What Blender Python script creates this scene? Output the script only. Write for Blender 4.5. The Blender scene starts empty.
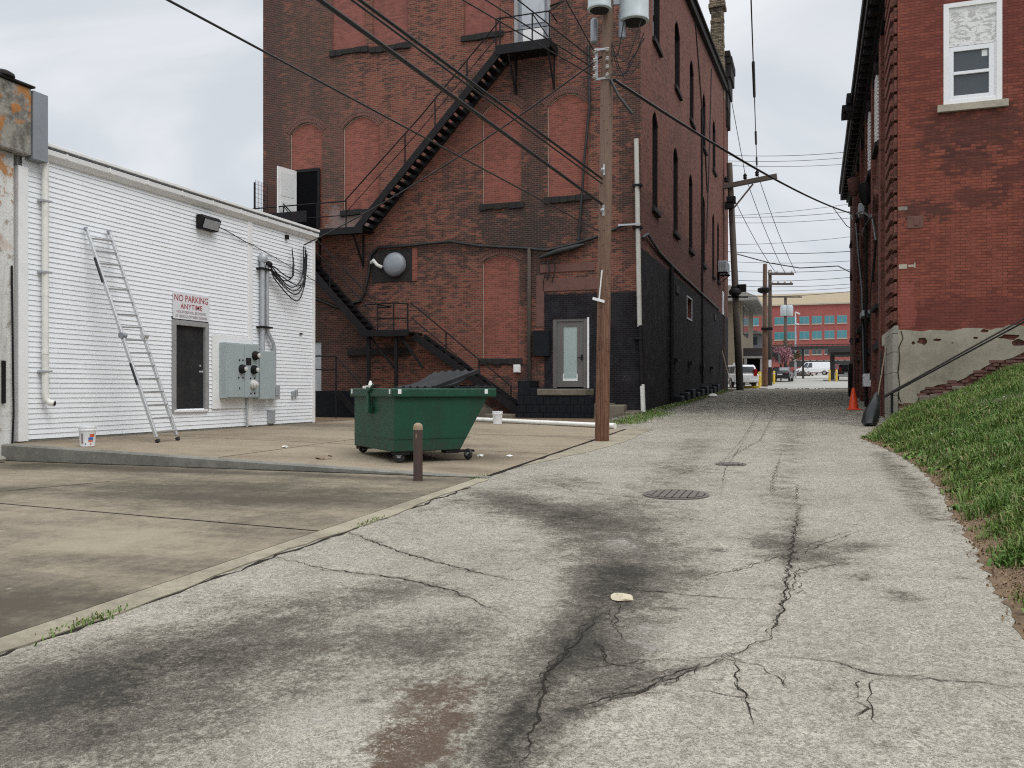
import bpy, math, random
import numpy as np
from mathutils import Vector
from mathutils.geometry import tessellate_polygon

random.seed(7)
rng = np.random.default_rng(11)
scene = bpy.context.scene
COL = scene.collection

# ------------------------------------------------------------------ survey of the place
F, CX, HY = 860.0, 512.0, 390.0          # focal length (px), centre column, eye-level row
TH = math.atan(302 / F)                  # the camera looks a little left of the alley's axis (+Y)
CT, ST = math.cos(TH), math.sin(TH)
EYE, SL = 1.65, 0.0275                   # eye height, the alley climbs 2.75 %


def ray(u, v):
    r = (u - CX) / F
    return (-ST + r * CT, CT + r * ST, (HY - v) / F)


def GP(u, v, dz=0.0):                    # point on the climbing ground
    a = ray(u, v)
    t = (EYE - dz) / (SL * a[1] - a[2])
    return Vector((a[0] * t, a[1] * t, EYE + a[2] * t))


def XP(u, v, x):                         # point on a plane x = const
    a = ray(u, v); t = x / a[0]
    return Vector((x, a[1] * t, EYE + a[2] * t))


def YP(u, v, y):
    a = ray(u, v); t = y / a[1]
    return Vector((a[0] * t, y, EYE + a[2] * t))


def ZP(u, v, z):
    a = ray(u, v); t = (z - EYE) / a[2]
    return Vector((a[0] * t, a[1] * t, z))


def gz(y):
    return SL * y


# ------------------------------------------------------------------ mesh builder
class MB:
    def __init__(s):
        s.v = []; s.f = []; s.mi = []; s.cur = 0

    def add(s, pts, faces):
        o = len(s.v)
        s.v.extend([tuple(p) for p in pts])
        for f in faces:
            s.f.append(tuple(i + o for i in f)); s.mi.append(s.cur)
        return s

    def quad(s, a, b, c, d):
        return s.add([a, b, c, d], [(0, 1, 2, 3)])

    def box(s, x0, x1, y0, y1, z0, z1):
        x0, x1 = min(x0, x1), max(x0, x1); y0, y1 = min(y0, y1), max(y0, y1); z0, z1 = min(z0, z1), max(z0, z1)
        return s.add([(x0, y0, z0), (x1, y0, z0), (x1, y1, z0), (x0, y1, z0), (x0, y0, z1), (x1, y0, z1), (x1, y1, z1), (x0, y1, z1)],
                     [(0, 3, 2, 1), (4, 5, 6, 7), (0, 1, 5, 4), (1, 2, 6, 5), (2, 3, 7, 6), (3, 0, 4, 7)])

    def obox(s, o, a, b, c):
        o, a, b, c = Vector(o), Vector(a), Vector(b), Vector(c)
        if a.cross(b).dot(c) < 0:
            a, b = b, a
        p = [o, o + a, o + a + b, o + b]
        return s.add(p + [q + c for q in p], [(0, 3, 2, 1), (4, 5, 6, 7), (0, 1, 5, 4), (1, 2, 6, 5), (2, 3, 7, 6), (3, 0, 4, 7)])

    def beam(s, p, q, w, h, up=(0, 0, 1)):
        p, q = Vector(p), Vector(q)
        d = (q - p); n = d.normalized()
        side = n.cross(Vector(up))
        if side.length < 1e-4:
            side = n.cross(Vector((1, 0, 0)))
        side.normalize(); u2 = side.cross(n).normalized()
        return s.obox(p - side * w / 2 - u2 * h / 2, d, side * w, u2 * h)

    def ring(s, c, n, r, k):
        n = Vector(n).normalized()
        a = n.cross(Vector((0, 0, 1)))
        if a.length < 1e-3:
            a = n.cross(Vector((0, 1, 0)))
        a.normalize(); b = n.cross(a)
        return [Vector(c) + a * math.cos(2 * math.pi * i / k) * r + b * math.sin(2 * math.pi * i / k) * r for i in range(k)]

    def tube(s, pts, r, k=8, caps=True):
        pts = [Vector(p) for p in pts]
        rr = r if isinstance(r, (list, tuple)) else [r] * len(pts)
        # parallel-transported frame, so bends never twist or pinch the tube
        tang = []
        for i in range(len(pts)):
            d = pts[min(i + 1, len(pts) - 1)] - pts[max(i - 1, 0)]
            tang.append(d.normalized() if d.length > 1e-9 else Vector((0, 0, 1)))
        a = tang[0].cross(Vector((0, 0, 1)))
        if a.length < 1e-3:
            a = tang[0].cross(Vector((0, 1, 0)))
        a.normalize()
        vs = []
        for i, p in enumerate(pts):
            n = tang[i]
            a = (a - n * a.dot(n)).normalized(); b = n.cross(a)
            vs += [p + a * math.cos(2 * math.pi * j / k) * rr[i] + b * math.sin(2 * math.pi * j / k) * rr[i] for j in range(k)]
        fs = []
        for i in range(len(pts) - 1):
            for j in range(k):
                fs.append((i * k + j, i * k + (j + 1) % k, (i + 1) * k + (j + 1) % k, (i + 1) * k + j))
        if caps:
            fs.append(tuple(reversed(range(k)))); fs.append(tuple((len(pts) - 1) * k + j for j in range(k)))
        return s.add(vs, fs)

    def cyl(s, p, q, r0, r1=None, k=16):
        return s.tube([p, q], [r0, r0 if r1 is None else r1], k)

    def lathe(s, c, prof, k=20, axis=(0, 0, 1)):
        c = Vector(c); ax = Vector(axis).normalized()
        vs = []
        for (r, h) in prof:
            vs += s.ring(c + ax * h, ax, max(r, 1e-4), k)
        fs = []
        for i in range(len(prof) - 1):
            for j in range(k):
                fs.append((i * k + j, i * k + (j + 1) % k, (i + 1) * k + (j + 1) % k, (i + 1) * k + j))
        fs.append(tuple(reversed(range(k)))); fs.append(tuple((len(prof) - 1) * k + j for j in range(k)))
        return s.add(vs, fs)

    def prism(s, poly, vec):
        """closed solid: planar outline poly (3D) swept by vec"""
        n = len(poly); vec = Vector(vec)
        a = [Vector(p) for p in poly]
        tri = tessellate_polygon([a])
        pts = a + [p + vec for p in a]
        nrm = Vector((0, 0, 0))
        for i in range(n):
            nrm += a[i].cross(a[(i + 1) % n])
        flip = nrm.dot(vec) > 0
        fs = []
        for t in tri:
            t = list(t)
            tn = (a[t[1]] - a[t[0]]).cross(a[t[2]] - a[t[0]])
            if (tn.dot(vec) > 0):
                t.reverse()
            fs.append(tuple(t)); fs.append(tuple(i + n for i in reversed(t)))
        for i in range(n):
            j = (i + 1) % n
            fs.append((i, j, j + n, i + n) if flip else (j, i, i + n, j + n))
        return s.add(pts, fs)

    def build(s, name, mats, parent=None, smooth=None, bevel=0, seg=2):
        me = bpy.data.meshes.new(name)
        off = wloc(parent)
        me.from_pydata([(v[0] - off[0], v[1] - off[1], v[2] - off[2]) for v in s.v], [], s.f)
        if not isinstance(mats, (list, tuple)):
            mats = [mats]
        for m in mats:
            me.materials.append(m)
        if len(mats) > 1:
            me.polygons.foreach_set('material_index', s.mi)
        box_uv(me, off)
        if smooth is not None:
            me.polygons.foreach_set('use_smooth', [True] * len(me.polygons))
            me.set_sharp_from_angle(angle=math.radians(smooth))
        me.update()
        o = bpy.data.objects.new(name, me)
        COL.objects.link(o)
        if parent is not None:
            o.parent = parent
        if bevel:
            m = o.modifiers.new('bevel', 'BEVEL'); m.width = bevel; m.segments = seg; m.limit_method = 'ANGLE'; m.angle_limit = math.radians(35)
        return o


def box_uv(me, off):
    n = len(me.loops)
    if n == 0:
        return
    uvl = me.uv_layers.new(name='UVMap')
    co = np.empty(len(me.vertices) * 3); me.vertices.foreach_get('co', co); co = co.reshape(-1, 3) + np.array(off)
    li = np.empty(n, dtype=np.int32); me.loops.foreach_get('vertex_index', li)
    nr = np.empty(len(me.polygons) * 3); me.polygons.foreach_get('normal', nr); nr = np.abs(nr.reshape(-1, 3))
    lt = np.empty(len(me.polygons), dtype=np.int32); me.polygons.foreach_get('loop_total', lt)
    ax = np.repeat(np.argmax(nr + np.array([0, 0, .02]), axis=1), lt)
    p = co[li]
    u = np.where(ax == 0, p[:, 1], p[:, 0]); v = np.where(ax == 2, p[:, 1], p[:, 2])
    uvl.data.foreach_set('uv', np.stack([u, v], 1).ravel())


def wloc(o):
    x = Vector((0, 0, 0))
    while o is not None:
        x = x + o.location; o = o.parent
    return x


def tag(o, label=None, cat=None, group=None, kind=None):
    if label: o['label'] = label
    if cat: o['category'] = cat
    if group: o['group'] = group
    if kind: o['kind'] = kind
    return o


def thing(name, label, cat, loc, group=None):
    o = bpy.data.objects.new(name, None)
    o.empty_display_size = 0.2
    o.location = loc
    COL.objects.link(o)
    return tag(o, label, cat, group)


def copy_tree(o, parent=None):
    c = o.copy(); COL.objects.link(c); c.parent = parent
    for ch in list(o.children):
        copy_tree(ch, c)
    return c


# ------------------------------------------------------------------ material helpers
class NT:
    def __init__(s, name):
        s.m = bpy.data.materials.new(name); s.m.use_nodes = True
        s.t = s.m.node_tree; s.t.nodes.clear()
        s.out = s.t.nodes.new('ShaderNodeOutputMaterial')
        s.b = s.t.nodes.new('ShaderNodeBsdfPrincipled')
        s.t.links.new(s.b.outputs[0], s.out.inputs[0])
        s._p = None

    def n(s, kind, props=None, **inp):
        nd = s.t.nodes.new(kind)
        for k, v in (props or {}).items():
            setattr(nd, k, v)
        for k, v in inp.items():
            s.put(nd, k.replace('_', ' '), v)
        return nd

    def put(s, nd, key, v):
        i = nd.inputs[key]
        if isinstance(v, bpy.types.NodeSocket):
            s.t.links.new(v, i)
        elif isinstance(v, (tuple, list)) and len(v) == 3 and i.type == 'RGBA':
            i.default_value = (*v, 1)
        else:
            i.default_value = v

    def pos(s):
        if s._p is None:
            s._p = s.n('ShaderNodeTexCoord').outputs['Object']
        return s._p

    def uv(s):
        return s.n('ShaderNodeUVMap').outputs[0]

    def noise(s, scale, detail=4, rough=.55, vec=None, dist=0):
        return s.n('ShaderNodeTexNoise', None, Vector=vec if vec is not None else s.pos(), Scale=scale, Detail=detail, Roughness=rough, Distortion=dist).outputs[0]

    def math(s, op, a, b=0.0, c=None, clamp=False):
        nd = s.t.nodes.new('ShaderNodeMath'); nd.operation = op; nd.use_clamp = clamp
        for i, v in enumerate((a, b) if c is None else (a, b, c)):
            if isinstance(v, bpy.types.NodeSocket): s.t.links.new(v, nd.inputs[i])
            else: nd.inputs[i].default_value = v
        return nd.outputs[0]

    def smooth(s, x, lo, hi, a=0.0, b=1.0):
        nd = s.t.nodes.new('ShaderNodeMapRange'); nd.interpolation_type = 'SMOOTHSTEP'
        for i, v in enumerate((x, lo, hi, a, b)):
            if isinstance(v, bpy.types.NodeSocket): s.t.links.new(v, nd.inputs[i])
            else: nd.inputs[i].default_value = v
        return nd.outputs[0]

    def mix(s, fac, a, b, blend='MIX'):
        nd = s.t.nodes.new('ShaderNodeMix'); nd.data_type = 'RGBA'; nd.blend_type = blend
        for i, v in ((0, fac), (6, a), (7, b)):
            if isinstance(v, bpy.types.NodeSocket): s.t.links.new(v, nd.inputs[i])
            elif i == 0: nd.inputs[0].default_value = v
            else: nd.inputs[i].default_value = (*v, 1)
        return nd.outputs[2]

    def scale(s, vec, sc):
        return s.n('ShaderNodeMapping', None, Vector=vec, Scale=sc).outputs[0]

    def sep(s, vec):
        return s.n('ShaderNodeSeparateXYZ', None, Vector=vec).outputs

    def rect(s, U, V, u0, u1, v0, v1, e=.08):
        """1 inside a rectangle of the wall, soft over e"""
        a = s.smooth(U, u0 - e, u0 + e); b = s.smooth(U, u1 + e, u1 - e)
        c = s.smooth(V, v0 - e, v0 + e); d = s.smooth(V, v1 + e, v1 - e)
        return s.math('MULTIPLY', s.math('MULTIPLY', a, b), s.math('MULTIPLY', c, d))

    def bump(s, h, strength=.3, dist=.01):
        nd = s.n('ShaderNodeBump', None, Height=h, Strength=strength, Distance=dist)
        s.t.links.new(nd.outputs[0], s.b.inputs['Normal'])

    def done(s, col, rough=.8, metal=0.0, spec=None):
        s.put(s.b, 'Base Color', col); s.put(s.b, 'Roughness', rough); s.put(s.b, 'Metallic', metal)
        if spec is not None: s.put(s.b, 'Specular IOR Level', spec)
        return s.m


def paint(name, col, rough=.5, dirt=(.1, .08, .06), amt=.35, sc=2.5, metal=0.0, bump=.0, fine=30, spec=None):
    """a plain finish with uneven dirt and slight tone changes"""
    t = NT(name)
    n1 = t.noise(sc, 6, .65); n2 = t.noise(fine, 3, .6)
    c = t.mix(t.smooth(n1, .45, .75, 0, amt), col, dirt)
    c = t.mix(t.math('MULTIPLY', n2, .25), c, tuple(x * .6 for x in col))
    r = t.math('MULTIPLY_ADD', n1, .25, rough - .1)
    if bump:
        t.bump(n2, bump, .004)
    return t.done(c, r, metal, spec)


def brick(name, c1, c2, mortar, row=.075, w=.225, ms=.011, soot=.5, sootc=(.03, .025, .025), sootsc=.35, pale=.15, palec=(.3, .24, .2), black=(), stain=(), seed=0., bump=.5, var=1.0):
    t = NT(name)
    uv = t.uv()
    sh = t.n('ShaderNodeVectorMath', {'operation': 'ADD'}, ).outputs[0]
    nd = sh.node; t.t.links.new(uv, nd.inputs[0]); nd.inputs[1].default_value = (seed, seed * .7, 0)
    b = t.n('ShaderNodeTexBrick', {'offset': .5}, Vector=uv, Scale=1.0, Color1=c1, Color2=c2, Mortar=mortar)
    b.inputs['Mortar Size'].default_value = ms; b.inputs['Mortar Smooth'].default_value = .35
    b.inputs['Brick Width'].default_value = w; b.inputs['Row Height'].default_value = row; b.inputs['Bias'].default_value = -.1
    c = b.outputs[0]
    big = t.noise(sootsc, 6, .62, sh); mid = t.noise(1.7, 7, .68, sh); fine = t.noise(16, 4, .6, sh); streak = t.noise(1.0, 5, .6, t.scale(sh, (1.6, .16, 1)))
    one = t.n('ShaderNodeTexWhiteNoise', {'noise_dimensions': '2D'})
    # one random value per brick so that single bricks come out darker or redder
    sx = t.sep(uv)
    rowi = t.math('FLOOR', t.math('DIVIDE', sx[1], row))
    odd = t.math('MULTIPLY', t.math('FLOORED_MODULO', rowi, 2.0), .5)
    coli = t.math('FLOOR', t.math('ADD', t.math('DIVIDE', sx[0], w), odd))
    cmb = t.n('ShaderNodeCombineXYZ', None, X=coli, Y=rowi)
    t.t.links.new(cmb.outputs[0], one.inputs['Vector'])
    c = t.mix(t.smooth(one.outputs[0], .5, 1.0, 0, .62 * var), c, tuple(x * .38 for x in c1))
    c = t.mix(t.smooth(one.outputs[0], .16, .0, 0, .38 * var), c, tuple(min(1, x * 1.6) for x in c2))
    c = t.mix(t.math('MULTIPLY', b.outputs[1], .8), c, mortar)
    c = t.mix(t.math('MULTIPLY', t.smooth(mid, .5, .72), .45), c, tuple(x * .55 for x in c1))
    c = t.mix(t.math('MULTIPLY', t.smooth(mid, .47, .3), .35), c, tuple(min(1, x * 1.45) for x in c2))
    c = t.mix(t.math('MULTIPLY', t.smooth(fine, .56, .75), pale), c, palec)
    sm = t.math('ADD', t.math('MULTIPLY', big, .65), t.math('MULTIPLY', streak, .35))
    jit = t.math('MULTIPLY', t.math('SUBTRACT', one.outputs[0], .5), .16)
    c = t.mix(t.math('MULTIPLY', t.smooth(t.math('ADD', sm, jit), .47, .6), soot), c, sootc)
    c = t.mix(t.math('MULTIPLY', b.outputs[1], t.smooth(mid, .38, .62, .1, .65)), c, mortar)
    U, V = sx[0], sx[1]
    wob = t.math('MULTIPLY', t.math('SUBTRACT', mid, .5), 1.0)
    Uw = t.math('ADD', U, wob); Vw = t.math('ADD', V, t.math('MULTIPLY', t.math('SUBTRACT', fine, .5), .3))
    for (u0, u1, v0, v1, col, e, amt) in stain:
        m = t.rect(Uw, t.math('ADD', Vw, wob), u0, u1, v0, v1, e)
        m = t.smooth(t.math('ADD', t.math('MULTIPLY', m, t.smooth(mid, .3, .62, .55, 1.15)), t.math('MULTIPLY', jit, 3.2)), .22, .72)
        c = t.mix(t.math('MULTIPLY', m, amt), c, t.mix(t.math('MULTIPLY', b.outputs[1], .4), col, mortar))
    for (u0, u1, v0, v1, col) in black:
        m = t.rect(U, Vw, u0, u1, v0, v1, .04)
        chip = t.smooth(t.math('ADD', t.math('MULTIPLY', mid, .6), t.math('MULTIPLY', fine, .4)), .66, .61)
        c = t.mix(t.math('MULTIPLY', t.math('MULTIPLY', m, chip), .97), c, t.mix(t.math('MULTIPLY', b.outputs[1], .75), t.mix(t.smooth(mid, .42, .66), col, tuple(x * 2.2 + .005 for x in col)), (.032, .03, .029)))
    h = t.math('ADD', t.math('MULTIPLY', b.outputs[1], -1.0), t.math('MULTIPLY', fine, .5))
    t.bump(h, bump, .012)
    return t.done(c, .9, 0, .12)


def concrete(name, col, dark, sc=.6, amt=.6, bump=.25, pale=None, blots=(), streaky=.2, lo=.42, hi=.62):
    t = NT(name)
    n1 = t.noise(sc, 7, .66); n2 = t.noise(sc * 7, 6, .7); n3 = t.noise(120, 3, .6)
    st = t.noise(1.2, 5, .6, t.scale(t.pos(), (.25, 1.4, 1)))
    m = t.math('ADD', t.math('MULTIPLY', n1, .75 - streaky), t.math('ADD', t.math('MULTIPLY', n2, .25), t.math('MULTIPLY', st, streaky)))
    for (bx, by, rx, ry, a) in blots:                 # stains and other darker or paler blots at fixed places
        xy = t.sep(t.pos())
        dx = t.math('DIVIDE', t.math('SUBTRACT', xy[0], bx), rx); dy = t.math('DIVIDE', t.math('SUBTRACT', xy[1], by), ry)
        rr = t.math('SQRT', t.math('ADD', t.math('MULTIPLY', dx, dx), t.math('MULTIPLY', dy, dy)))
        m = t.math('ADD', m, t.math('MULTIPLY', t.smooth(rr, 1.3, .2), a))
    gr_ = t.noise(13, 9, .82); m = t.math('ADD', m, t.math('MULTIPLY', t.math('SUBTRACT', gr_, .5), .34))
    c = t.mix(t.smooth(m, lo, hi, 0, amt), col, dark)
    c = t.mix(t.smooth(gr_, .6, .72, 0, .4), c, dark)
    c = t.mix(t.smooth(n2, .36, .25, 0, .5), c, pale or tuple(min(1, x * 1.5) for x in col))
    c = t.mix(t.math('MULTIPLY', t.smooth(n3, .5, .8), .5), c, tuple(x * .55 for x in dark))
    t.bump(t.math('ADD', t.math('MULTIPLY', n3, .5), t.math('ADD', n2, t.math('MULTIPLY', gr_, .8))), bump, .006)
    return t.done(c, .92, 0, .1)


def glass(name, col, rough=.08):
    t = NT(name)
    n = t.noise(1.3, 3)
    t.bump(n, .02, .02)
    return t.done(col, rough, 0, .6)


M = {}
M['siding'] = paint('white_vinyl_siding', (.86, .88, .9), .45, (.6, .59, .55), .1, .9, fine=1.5)
M['trim'] = paint('white_trim', (.82, .82, .81), .45, (.45, .42, .36), .25, 2.2)
M['pvc'] = paint('white_plastic_pipe', (.78, .77, .72), .4, (.4, .36, .28), .35, 3)
M['greypvc'] = paint('weathered_plastic_downpipe', (.5, .49, .44), .5, (.28, .25, .2), .4, 2.5)
M['bucketwhite'] = paint('white_bucket_plastic', (.82, .83, .84), .35, (.5, .48, .42), .12, 8)
M['greyframe'] = paint('grey_door_frame', (.3, .3, .3), .5, (.12, .1, .09), .4, 4)
M['blackdoor'] = paint('black_door_paint', (.018, .019, .021), .4, (.08, .07, .06), .3, 2)
M['cabinet'] = paint('grey_green_enamel', (.36, .42, .42), .5, (.2, .2, .18), .3, 3)
M['galv'] = paint('galvanised_steel', (.46, .48, .5), .5, (.25, .24, .22), .4, 4, metal=.35)
M['flash'] = paint('grey_metal_flashing', (.27, .29, .32), .5, (.16, .15, .14), .4, 3, metal=.2)
M['alu'] = paint('brushed_aluminium', (.62, .63, .635), .35, (.4, .39, .37), .35, 6, metal=.7)
M['iron'] = paint('rusty_black_iron', (.012, .012, .0135), .6, (.05, .028, .02), .4, 5, bump=.3, spec=.15)
M['rubber'] = paint('black_rubber', (.018, .018, .018), .7, (.06, .055, .05), .3, 6)
M['cable'] = paint('black_cable_sheath', (.01, .01, .011), .5, (.04, .04, .04), .3, 6)
M['green'] = paint('dumpster_green_enamel', (.008, .052, .031), .45, (.014, .032, .022), .6, 1.8, spec=.3)
def dumpster_paint():
    t = NT('worn_green_enamel')
    z = t.sep(t.pos())[2]
    n = t.noise(2.0, 6, .65); f = t.noise(22, 6, .75); run = t.noise(5, 5, .65, t.scale(t.pos(), (1.6, 1.6, .12)))
    c = t.mix(t.smooth(n, .4, .65, 0, .7), (.008, .056, .031), (.013, .04, .025))
    c = t.mix(t.smooth(run, .54, .72, 0, .3), c, (.018, .03, .021))
    low = t.smooth(z, .55, .17)
    c = t.mix(t.math('MULTIPLY', t.smooth(f, .6, .7), t.math('ADD', .04, t.math('MULTIPLY', low, .7))), c, (.075, .035, .018))
    c = t.mix(t.math('MULTIPLY', t.smooth(n, .42, .6), t.math('MULTIPLY', low, .55)), c, (.035, .032, .026))
    top = t.smooth(z, 1.12, 1.2)
    c = t.mix(t.math('MULTIPLY', t.smooth(f, .58, .63), t.math('MULTIPLY', top, .45)), c, (.16, .2, .17))
    t.bump(n, .12, .03)
    return t.done(c, t.math('MULTIPLY_ADD', f, .3, .35), 0, .3)


M['green'] = dumpster_paint()
M['lid'] = paint('black_lid_plastic', (.012, .0125, .014), .5, (.05, .05, .048), .4, 3, spec=.2)
M['sticker'] = paint('white_reflective_sticker', (.75, .76, .75), .4, (.4, .4, .38), .2, 9)
M['bolrust'] = paint('brown_bollard_paint', (.06, .036, .03), .6, (.1, .06, .04), .5, 6, bump=.3)
M['bolcap'] = paint('worn_yellow_cap', (.27, .2, .125), .7, (.12, .07, .045), .5, 12)
M['yellow'] = paint('yellow_bollard_paint', (.66, .45, .03), .5, (.3, .2, .05), .3, 4)
M['orange'] = paint('orange_cone_plastic', (.78, .075, .02), .45, (.3, .06, .03), .3, 6)
M['glass'] = glass('dark_window_glass', (.05, .062, .07))
M['teal'] = glass('teal_tinted_glass', (.05, .21, .24), .1)
M['frost'] = paint('frosted_door_glass', (.36, .44, .42), .25, (.28, .34, .33), .3, 1.5)
M['bronze'] = paint('grey_brown_door_frame', (.13, .12, .115), .4, (.06, .055, .05), .3, 3)
M['dark'] = paint('painted_inner_shade', (.006, .006, .007), .9, (.01, .01, .01), .3, 2, spec=.02)  # near-black colour painting the unlit inside of openings; roofs use it too
M['slate'] = paint('dark_sooty_sill_stone', (.03, .028, .027), .9, (.09, .075, .065), .35, 5, bump=.4, spec=.15)
M['blackpaint'] = paint('black_masonry_paint', (.009, .0105, .014), .6, (.04, .038, .036), .3, 3, bump=.3, spec=.15)
M['sillstone'] = paint('pale_limestone', (.42, .38, .3), .85, (.2, .17, .13), .5, 3, bump=.3)
M['tanwall'] = paint('tan_stucco', (.2, .165, .115), .9, (.15, .12, .09), .4, 1)
M['tanband'] = paint('cream_panel', (.62, .52, .37), .8, (.5, .42, .3), .3, .2)
M['darkroof'] = paint('dark_brown_fascia', (.03, .026, .026), .6, (.06, .05, .05), .3, 1)
M['cream'] = paint('grey_fascia', (.3, .29, .27), .6, (.2, .19, .17), .3, 1)
M['carwhite'] = paint('white_car_paint', (.72, .73, .74), .25, (.5, .5, .48), .12, 2, spec=.6)
M['carblack'] = paint('black_car_paint', (.016, .017, .02), .2, (.05, .05, .05), .15, 2, spec=.6)
M['carred'] = paint('red_car_paint', (.25, .016, .02), .25, (.1, .02, .02), .2, 2, spec=.6)
M['lampred'] = paint('red_lamp_lens', (.3, .01, .01), .2, (.1, .01, .01), .1, 5)
M['lampclear'] = paint('clear_lamp_lens', (.6, .6, .58), .15, (.4, .4, .4), .1, 5)
M['rim'] = paint('wheel_rim_metal', (.4, .41, .42), .35, (.15, .15, .15), .3, 5, metal=.5)
M['red_ink'] = paint('faded_red_lettering', (.36, .045, .07), .6, (.5, .3, .3), .35, 12)
M['grey_ink'] = paint('faded_grey_lettering', (.27, .2, .22), .6, (.4, .36, .36), .3, 12)
M['blue_ink'] = paint('blue_label_ink', (.05, .12, .4), .5, (.1, .15, .3), .2, 9)
M['orange_ink'] = paint('orange_red_label_ink', (.6, .1, .04), .5, (.4, .2, .1), .2, 9)
M['signboard'] = paint('white_sign_face', (.74, .74, .76), .5, (.45, .43, .42), .25, 5)
M['board'] = paint('weathered_board', (.35, .28, .19), .8, (.2, .15, .1), .5, 5)
M['bag'] = paint('black_bin_bag', (.02, .022, .022), .35, (.05, .05, .045), .3, 5)
M['transformer'] = paint('transformer_grey_enamel', (.44, .49, .5), .45, (.3, .32, .32), .35, 3)
M['pinkflower'] = paint('pink_blossom', (.42, .2, .24), .8, (.25, .12, .14), .5, 3)
M['bark'] = paint('brown_bark', (.08, .055, .04), .9, (.04, .03, .025), .5, 8, bump=.4)
M['olive'] = paint('olive_young_leaf', (.12, .12, .04), .8, (.07, .07, .03), .4, 4)
M['dry'] = paint('dry_leaf_litter', (.23, .15, .085), .85, (.12, .08, .05), .5, 9)
M['paper'] = paint('white_paper_scrap', (.75, .74, .7), .8, (.5, .48, .42), .3, 20)
M['lichen'] = paint('pale_rock', (.48, .42, .3), .9, (.3, .25, .18), .4, 9, bump=.4)
M['ironplate'] = paint('cast_iron_cover', (.11, .095, .08), .6, (.1, .07, .05), .5, 9, bump=.4)
M['ceramic'] = paint('glazed_porcelain', (.5, .48, .46), .3, (.2, .17, .15), .3, 10)


def wood_pole(name, c1, c2):
    t = NT(name)
    g = t.noise(9, 6, .7, t.scale(t.pos(), (6, 6, .22)), .6); k = t.noise(1.1, 4)
    sp = t.noise(26, 2, .5, t.scale(t.pos(), (1, 1, .5)))
    c = t.mix(t.smooth(g, .4, .62), c1, c2)
    c = t.mix(t.smooth(k, .5, .7, 0, .45), c, tuple(x * .5 for x in c1))
    c = t.mix(t.smooth(sp, .67, .76, 0, .7), c, (.02, .015, .012))
    z = t.sep(t.pos())[2]
    c = t.mix(t.smooth(z, 1.4, 6.5, .0, .42), c, (.24, .19, .155))       # the upper pole has silvered with age
    t.bump(g, .5, .01)
    return t.done(c, .85, 0, .25)


M['pole'] = wood_pole('creosoted_brown_pole', (.092, .04, .023), (.2, .108, .07))
M['greypole'] = wood_pole('dark_weathered_pole', (.025, .021, .019), (.05, .043, .037))

M['brick_front'] = brick('old_red_brown_brick', (.23, .068, .044), (.145, .051, .036), (.19, .132, .104), ms=.013, soot=.8, pale=.16, palec=(.26, .18, .14), sootc=(.05, .036, .032), sootsc=.22,
    black=[(-9.45, -5.0, -1, 5.2, (.008, .0095, .013))],
    stain=[(-21.9, -20.6, 3, 30, (.04, .03, .03), .5, .75), (-21, -17.5, 9, 18, (.075, .05, .042), 1.2, .6), (-10.8, -9.3, 5, 14, (.035, .028, .026), .5, .72),
           (-12.2, -7.4, 6.9, 8.1, (.03, .026, .025), .5, .65), (-13, -6.0, 8.2, 8.7, (.04, .032, .03), .3, .6), (-22, -16.4, -1, 7.2, (.03, .022, .02), .9, .68), (-17.5, -12, 6.9, 7.5, (.035, .028, .026), .3, .5),
           (-18.7, -16.6, 8.0, 9.0, (.3, .26, .25), .3, .5), (-18, -10, 10.4, 12.2, (.22, .07, .05), .8, .35), (-6.7, -5.7, 6, 24, (.035, .024, .022), .5, .5)])
M['brick_side'] = brick('brown_red_side_brick', (.195, .08, .06), (.15, .065, .05), (.145, .08, .065), soot=.45, pale=.1, seed=31, ms=.008, sootsc=.25, bump=.35, sootc=(.06, .036, .032),
    black=[(20, 80, -1, 6.75, (.009, .01, .012))],
    stain=[(30, 80, 6.6, 9, (.05, .03, .028), .6, .5), (30, 34, 5.3, 6.55, (.12, .035, .035), .15, .9)])
M['brick_infill'] = brick('newer_red_infill_brick', (.265, .083, .06), (.21, .067, .05), (.25, .14, .112), soot=.3, pale=.12, seed=57, var=.45, ms=.009, sootc=(.08, .04, .035))
M['brick_infill_plain'] = brick('rough_red_infill', (.25, .095, .075), (.22, .082, .066), (.2, .1, .085), soot=.3, pale=.1, seed=77, var=.3, ms=.006, sootc=(.1, .05, .045))
M['brick_arch'] = paint('arch_brick', (.15, .07, .056), .85, (.05, .035, .03), .6, 3, bump=.4)
M['brick_right'] = brick('painted_red_brick', (.25, .077, .052), (.205, .064, .045), (.105, .042, .033), soot=.38, pale=.06, seed=13, ms=.008, sootc=(.1, .03, .025), sootsc=.3, row=.078, w=.24, var=.32,
    stain=[(2.7, 5.0, 7.9, 8.95, (.06, .032, .028), .5, .6), (3.2, 4.4, 7.2, 8.0, (.06, .03, .028), .45, .6), (2.1, 3.4, 6.15, 6.6, (.05, .03, .028), .25, .7), (3.4, 4.6, 6.4, 6.9, (.06, .03, .028), .3, .55),
           (4.4, 6.5, 6.8, 7.5, (.07, .03, .028), .4, .55), (2.2, 6.5, 3.1, 4.1, (.12, .035, .032), .35, .55), (2.1, 6, 9.4, 14, (.13, .04, .034), 1.5, .35), (2.1, 2.5, 3.3, 4.5, (.3, .09, .07), .06, .6)])
M['brick_right_side'] = brick('dark_alley_brick', (.19, .072, .055), (.15, .062, .048), (.1, .055, .045), soot=.45, pale=.08, seed=91, ms=.008)
M['brick_old'] = brick('exposed_foundation_brick', (.16, .05, .038), (.12, .045, .036), (.07, .055, .045), soot=.3, pale=.2, seed=5, row=.085)
M['brick_office'] = brick('office_red_brick', (.36, .105, .09), (.32, .095, .082), (.3, .1, .09), soot=.1, pale=.04, seed=3, var=.2)
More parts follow.
